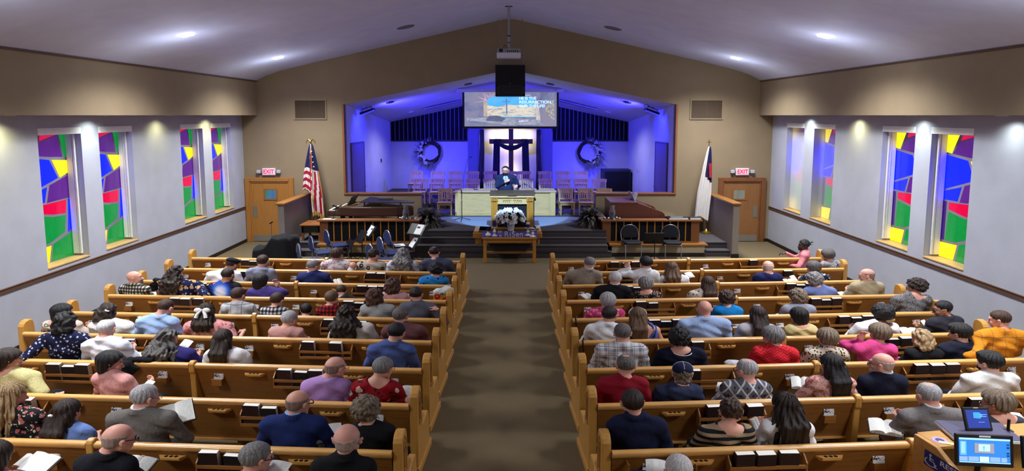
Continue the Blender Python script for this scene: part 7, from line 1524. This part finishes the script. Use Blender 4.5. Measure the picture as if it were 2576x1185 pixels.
P('L', 5, 328, 684, 283, 378, None, 'dark', 'shirt', cl('check', '#b8b4a4', '#4c4844', '#18181a', sc=1.4), 'bald bearded person in a black and cream gingham shirt', yaw=62, skin='r', beard='salt', turn=-10, pitch=-4)
P('L', 5, 440, 670, 390, 520, 'longcurly', 'dark', 'tee', cl('floral', '#10163c', '#b88c54', '#a8b0c0', sc=.8), 'person with long dark curls in a navy floral blouse', hn=1.1, sleeve='half', acc=(), ra=(.36, .2, .72), yaw=12)
P('L', 5, 565, 676, 515, 605, 'crop', 'dark', 'tee', cl('rays'), 'dark-haired person in a black shirt with a blue starburst print', skin='t', yaw=16)
P('L', 5, 655, 690, 617, 725, 'bob', 'black', 'tee', cl('plain', '#463a80'), 'person with a black bob and purple top, hand near the face', ra='face', sleeve='short', yaw=14)
P('L', 5, 858, 717, 845, 892, 'short', 'brown', 'shirt', cl('plain', '#22232a'), 'small child in a black waistcoat with white sleeves', kid=True, pitch=34, hs=.85)
P('L', 5, 987, 700, 955, 1028, 'wavybob', 'auburn', 'tee', cl('plain', '#c49498'), 'person with wavy brown hair in a pink top, fourth row', yaw=5)
P('L', 6, 565, 652, 503, 600, 'beret', 'dark', 'shirt', cl('plain', '#e0e2ee'), 'person in a black beret and white shirt bowing the head', acc=('beret',), skin='t', yaw=30, pitch=24, ho=(.05, .06))
P('L', 6, 655, 642, 612, 691, 'short', 'brown', 'hood', cl('plain', '#80869c'), 'young person with brown hair in a grey hooded sweatshirt', yaw=10)
P('L', 6, 782, 654, 741, 833, 'thin', 'grey', 'tee', cl('plain', '#242e64'), 'grey-haired person with glasses in a dark blue tee', glasses=1, yaw=35, skin='r')
P('L', 6, 1095, 661, 1048, 1128, 'curly', 'black', 'tee', cl('hearts', '#2a84cc', '#10183c'), 'black-haired person in a bright blue top with dark hearts', hs=.97)
P('L', 7, 843, 624, 800, 888, 'full', 'brown', 'tee', cl('floral', '#c4bcc0', '#a05c70', '#e0dce0', sc=1.8), 'brown-haired person in a white floral top holding a baby', yaw=25, ra=(.20, .22, .90))
P('L', 7, 933, 627, 892, 970, 'updo', 'dark', 'blouse', cl('floral', '#b4aca0', '#3c2024', '#b4aca0', sc=.7), 'person with dark pinned hair and a cream rose-embroidered sweater', yaw=35)
P('L', 7, 1012, 625, 968, 1056, 'longcurly', 'grey', 'tee', cl('plain', '#d4d6e6'), 'person with long wavy grey hair in a white top', hn=.95)
P('L', 7, 1093, 621, 1055, 1145, 'thin', 'dark', 'tee', cl('plain', '#4a4f68'), 'balding dark-haired person in a slate blue tee, second row', skin='r')
# ---- the preacher standing behind the pulpit
_x = PY(1272, 450, 17.75).x; _zt = PY(1272, 424, 17.75).z
b, MH = make_person((_x, 17.95, .66, R(180)), hd=9, wm=1.12, dz=(_zt - .66) / .89 - 1.665 - .12 + .10, hair='short', hc='dark', top='suit', mat=cl('plain', '#1c2444'), glasses=2, beard='dark', stand=True, scale=(1.13, 1, .89), la='desk', ra='chest', belly=.03, pitch=4, yaw=6, acc=('tie', 'eyes'), undercol='#a4b4cc')
tag(b, 'bearded person with glasses in a dark suit and tie preaching behind the pulpit', 'person')
# baby at the shoulder
b = np_obj('person', [sdf_mesh([ell((0, 0, .16), (.062, .068, .064), .02), ell((0, .02, .13), (.045, .045, .04), .02), ell((0, 0, .02), (.06, .07, .09), .04), cap((-.04, .04, .0), (-.07, .06, -.07), .024, .02, .02), cap((.04, .04, .0), (.07, .06, -.07), .024, .02, .02)], .009)], skinmat('r', SK['r']), None, np.array((1.13, 1, .89)))
p = PY(885, 664, 12.2); b.location = (p.x, 12.12, p.z - .14); b.rotation_euler = (0, R(18), 0); tag(b, 'baby with a bare pink head held against the floral-topped shoulder', 'person')
np_obj('romper', [sdf_mesh([ell((0, 0, .02), (.07, .08, .10), .04)], .012)], cl('plain', '#b8c4c8'), b, np.array((1.13, 1, .89)))
# ================================================================ things the people hold or keep beside them
t_ = NT('printed_page'); v_ = t_.tc(); s_ = t_.sep(v_)
ln = t_.math('GREATER_THAN', t_.math('FRACT', t_.math('MULTIPLY', s_[1], 150)), .5); wd = t_.math('GREATER_THAN', t_.noise(t_.tc((1, 8, 1)), 70, 2), .46); mg = t_.math('LESS_THAN', t_.math('ABSOLUTE', t_.math('SUBTRACT', t_.math('ABSOLUTE', s_[0]), .078)), .058)
M_TXT = t_.out(t_.mix(t_.math('MULTIPLY', t_.math('MULTIPLY', ln, wd), t_.math('MULTIPLY', mg, .42)), '#e8e8e4', '#4c4c54'), .8)
M_BIB = plain('bible_leather', '#1d1816', .5)
def open_book(px, py, row, side, lab, w=.15, h=.20, rz=0, tilt=25, dy=.42, cover=None, th=.022, name='open_bible', roll=0):
    X = (px - 1288) / F * (yaisle(row) + dy); Y = rail_y(side, row, X) + dy; p = PY(px, py, Y)
    r = thing(name, lab, 'book', p); r.rotation_euler = Euler((R(tilt), R(roll), R(rz)), 'XYZ')
    mb = MB(); n = 6
    for s in (-1, 1):
        top = [(s * w * i / n, th * (1.2 * math.sin(math.pi * (i / n) ** .6 * .92) * .6 + .45)) for i in range(n + 1)]; poly = [(0, -.0)] + top + [(s * w, -.0)]
        mb.prism(poly if s > 0 else poly[::-1], 'y', -h / 2, h / 2)
    mb.build('pages', M_TXT, r, 'sharp'); MB().box((-w - .008, -h / 2 - .008, -.006), (w + .008, h / 2 + .008, 0)).build('cover', cover or M_BIB, r, bevel=.003); return r
def paper(px, py, row, side, lab, w=.14, h=.2, rz=0, tilt=30, dy=.4, name='paper', roll=0):
    X = (px - 1288) / F * (yaisle(row) + dy); Y = rail_y(side, row, X) + dy; p = PY(px, py, Y); r = thing(name, lab, 'paper', p); r.rotation_euler = Euler((R(tilt), R(roll), R(rz)), 'XYZ')
    mb = MB(); n = 5
    for i in range(n): x0, x1 = -w / 2 + w * i / n, -w / 2 + w * (i + 1) / n; z0, z1 = .012 * math.sin(math.pi * i / n), .012 * math.sin(math.pi * (i + 1) / n); mb.add([(x0, -h / 2, z0), (x1, -h / 2, z1), (x1, h / 2, z1), (x0, h / 2, z0), (x0, -h / 2, z0 - .002), (x1, -h / 2, z1 - .002), (x1, h / 2, z1 - .002), (x0, h / 2, z0 - .002)], [(0, 1, 2, 3), (7, 6, 5, 4), (0, 4, 5, 1), (3, 2, 6, 7)])
    o = mb.build('sheet', M_TXT if w > .12 else M_PAPER, r, 'all'); return r
open_book(443, 1042, 0, 'L', 'large open bible tilted up before the grey suit reader', .15, .21, 28, 42, .36, roll=-8)
open_book(822, 1092, 0, 'L', 'open bible lying on the lap beside the blue suit', .14, .19, 22, 22, .36)
open_book(1010, 990, 1, 'L', 'open book beside the red floral sleeve', .12, .17, 5, 28, .34)
paper(962, 963, 1, 'L', 'white leaflet above the red floral sleeve', .15, .10, -8, 20, .45)
paper(375, 965, 1, 'L', 'small white card held by the pink sweater arm', .11, .08, -20, 25, .42, 'card')
paper(465, 868, 2, 'L', 'white sheet of paper beside the grizzled curls', .17, .15, -28, 35, .42)
open_book(352, 898, 2, 'L', 'open notebook beside the white shirt and pen', .10, .14, 10, 15, .4, name='notebook')
paper(768, 852, 3, 'L', 'small notes beside the peach sweater', .11, .08, 0, 15, .35, 'notes')
open_book(378, 744, 5, 'L', 'open white booklet beside the gingham shirt', .09, .12, 30, 30, .32, name='booklet')
open_book(850, 710, 6, 'L', 'open booklet right of the dark blue tee', .07, .13, 40, 35, .28, name='booklet')
open_book(582, 688, 6, 'L', 'open bible in front of the person in the beret', .09, .12, 15, 30, .5)
open_book(345, 1172, -1, 'L', 'open bible at the bottom edge before the black jacket', .13, .16, -12, 18, .38)
open_book(100, 1168, -1, 'L', 'open bible with a tan cork-like cover at the bottom edge', .14, .18, -20, 22, .38)
r = open_book(66, 1160, -1, 'L', 'closed tan leather bible case at the bottom edge', .06, .13, -14, 15, .46, cover=plain('tan_cork', '#b08048', .7, bump=.5), th=.014, name='bible_case')
paper(695, 1178, -1, 'L', 'white printed sheet at the bottom edge near the grey head', .2, .14, -14, 15, .3)
open_book(2015, 968, 1, 'R', 'thick open bible held by the pink floral sleeve', .10, .16, -18, 20, .36, th=.04)
open_book(2225, 1078, 0, 'R', 'open bible in a black zip case beside the grey suit', .13, .18, -22, 15, .32, th=.035)
open_book(1905, 1080, 0, 'R', 'tilted tan-edged bible held between two people', .05, .2, 40, 60, .38, cover=plain('tan_edge', '#a87840', .5), name='bible')
paper(2550, 1052, 0, 'R', 'printed sheet beside the grey scoop-neck top', .2, .13, 0, 20, .3)
paper(1650, 1172, -1, 'R', 'white bulletin beside the white-haired head at the bottom', .16, .12, -8, 20, .55)
paper(1812, 975, 1, 'R', 'white paper by the diamond-pattern sweater', .08, .12, -30, 35, .36)
open_book(2290, 835, 3, 'R', 'open yellowed bible before the charcoal jacket', .13, .17, -8, 12, .42)
paper(2325, 812, 3, 'R', 'crumpled white paper in the charcoal jacket hands', .10, .08, 30, 50, .38)
open_book(2165, 838, 3, 'R', 'small notebook by the white top', .08, .12, 10, 15, .4, name='notebook')
open_book(2128, 742, 5, 'R', 'open white book before the khaki jacket', .12, .14, 10, 18, .34)
paper(1735, 692, 6, 'R', 'printed leaflet held by the wavy-haired person', .17, .13, 28, 35, .40, 'leaflet')
paper(1998, 702, 6, 'R', 'white sheet held by the navy floral top', .13, .15, 30, 40, .36)
open_book(1985, 708, 6, 'R', 'open booklet lying before the navy floral top', .10, .13, 5, 10, .46, name='booklet')
paper(1960, 793, 4, 'R', 'white card by the pale grey jacket', .09, .07, 10, 10, .3, 'card')
r = open_book(1478, 747, 5, 'R', 'brown closed book on the pew beside the black suit', .09, .15, 35, 15, .3, cover=plain('brown_leather', '#6b3a2a', .5), name='songbook')
def cloth_heap(name, lab, cat, loc, pr, mat, h=.012, am=.008):
    def nz(x, y, z): return am * (np.sin(38 * x + 2 * np.sin(21 * z)) * np.sin(31 * y + 2 * np.sin(27 * x)) + .5 * np.sin(60 * z + 20 * x))
    o = np_obj(name, [sdf_mesh(pr, h, nz)], mat, None, np.array((1., 1, 1))); o.location = loc; return tag(o, lab, cat)
X = PY(330, 905, rail_y('L', 2, -4)).x; cloth_heap('coat', 'black coat draped over the back rail of the seventh pew', 'coat', (X, rail_y('L', 2, X), .75), [cap((-.22, .01, .02), (.22, .0, .035), .045, .03, .04), ell((-.06, -.05, -.05), (.15, .022, .09), .03)], cl('plain', '#101015'))
X = PY(2440, 960, rail_y('R', 1, 4)).x; 
cloth_heap('folded_jacket', 'navy folded jacket on the pew beside the light grey sweatshirt', 'jacket', (PY(2385, 985, rail_y('R', 1, 4.6) + .3).x, rail_y('R', 1, 4.6) + .32, .43), [ell((0, 0, .07), (.24, .14, .10), .04), ell((-.15, .02, .05), (.14, .10, .07), .04)], cl('plain', '#141a3c'))
X = PY(1838, 918, rail_y('R', 2, 2.2) + .1).x; cloth_heap('knitted_hat', 'small white knitted hat resting on the seventh pew rail', 'hat', (X, rail_y('R', 2, X) + .06, .745), [ell((0, 0, .02), (.085, .06, .035), .02), ell((.07, 0, .015), (.05, .045, .028), .02)], cl('weave', '#c4c4cc'), .008, .003)
X = PY(390, 722, rail_y('L', 6, -5.6) + .0).x; cloth_heap('jacket', 'black jacket with white trim hung over the third pew end near the wall', 'jacket', (X, rail_y('L', 6, X) + .02, .70), [ell((0, 0, 0), (.10, .06, .10), .04), ell((-.06, -.01, -.12), (.08, .05, .12), .04)], cl('plain', '#111116'))
# party bag on the pew by the aisle
p = PY(1116, 742, rail_y('L', 5, -1.2) + .18); r = thing('gift_bag', 'colourful plastic gift bag with white tissue on the fourth pew by the aisle', 'bag', (p.x, p.y, .39))
mb = MB(); mb.prism([(-.15, -.07), (.15, -.07), (.17, .08), (-.17, .08)], 'z', 0, .44); mb.build('bag', cl('floral', '#c89018', '#b8242c', '#e0e0d8', sc=.5), r, bevel=.02); o = np_obj('tissue', [sdf_mesh([ell((0, 0, .46), (.17, .085, .06), .02), ell((.06, .01, .50), (.10, .07, .045), .02)], .012, lambda x, y, z: .01 * np.sin(40 * x) * np.sin(50 * y + 30 * z))], cl('spots', '#d0d8d4', '#5c8cb0', sc=.6), r, np.array((1., 1, 1)))
# handbag straps on the aisle pew ends
for k, nm in ((3, 'sixth'), (4, 'fifth')):
    r = thing('handbag', 'black handbag with a long strap hanging inside the %s aisle pew end, organ side' % nm, 'handbag', (XA['R'] + .05, rail_y('R', k, .9) + .22, .39)); MB().prism([(-.02, -.13), (.08, -.13), (.08, .13), (-.02, .13)], 'z', 0, .2).build('bag', M_BLACK, r, bevel=.02)
    MB().tube([(.02, -.1, .2), (.015, -.2, .40), (.0, -.245, .385), (.01, -.265, .2), (.02, -.26, .02)], .009, 6).build('strap', M_BLACK, r, True)
# corner rack with two reserved signs in the rear pew
k = 0; L_in = (XJ['R'] - XA['R']); base = bpy.data.objects.get('pew'); x0 = XA['R'] + .14; r = thing('sign_rack', 'small oak rack holding two blue reserved signs and a book', 'rack', (x0, rail_y('R', 0, x0 + .2), 0), R(3.5)); 
MB().box((0, -.10, .50), (.58, -.015, .515)).box((0, -.105, .50), (.58, -.092, .545)).box((-.012, -.105, .5), (0, -.01, .68)).box((.58, -.105, .5), (.592, -.01, .66)).build('rack', M_OAKD, r, bevel=.003)
for i, (dx, dz_, lab) in enumerate(((.03, .0, 'blue RESERVED SEATING sign with wheelchair symbol in the rear pew rack'), )):
    q = thing('reserved_seating_sign', lab, 'sign', (x0 + dx, r.location.y - .05, .52), R(3.5)); q.rotation_euler = (R(12), R(4), R(3.5)); MB().box((0, -.003, 0), (.46, .003, .10)).build('plate', M_SIGNB, q); text('RESERVED', .055, M_SIGNW, q, T(.15, -.005, .06) @ RX(90), 'lettering', .001, 'LEFT', .001); text('SEATING', .05, M_SIGNW, q, T(.15, -.005, .012) @ RX(90), 'lettering', .001, 'LEFT', .001)
    mb = MB(); mb.tube([(.06 + .028 * math.cos(t), -.006, .04 + .028 * math.sin(t)) for t in [2.2 + j * .3 for j in range(15)]], .004, 5); mb.tube([(.06, -.006, .085), (.06, -.006, .05), (.085, -.006, .05), (.1, -.006, .02)], .004, 5); mb.build('wheelchair_symbol', M_SIGNW, q)
q = copy_tree(BOOKP[0]); q.location = (x0 + .42, r.location.y - .05, .545); q.rotation_euler = (R(5), 0, R(3.5)); tag(q, 'thin black book standing beside the blue reserved sign in the corner rack', 'book', 'hymnals in the pew racks')
# ================================================================ lettering becomes plain mesh
dg = bpy.context.evaluated_depsgraph_get()
for o in [o for o in bpy.data.objects if o.type == 'FONT']:
    me = bpy.data.meshes.new_from_object(o.evaluated_get(dg)); n = bpy.data.objects.new(o.name, me); COL.objects.link(n); n.parent = o.parent; n.matrix_local = o.matrix_local.copy(); nm = o.name
    bpy.data.objects.remove(o); n.name = nm
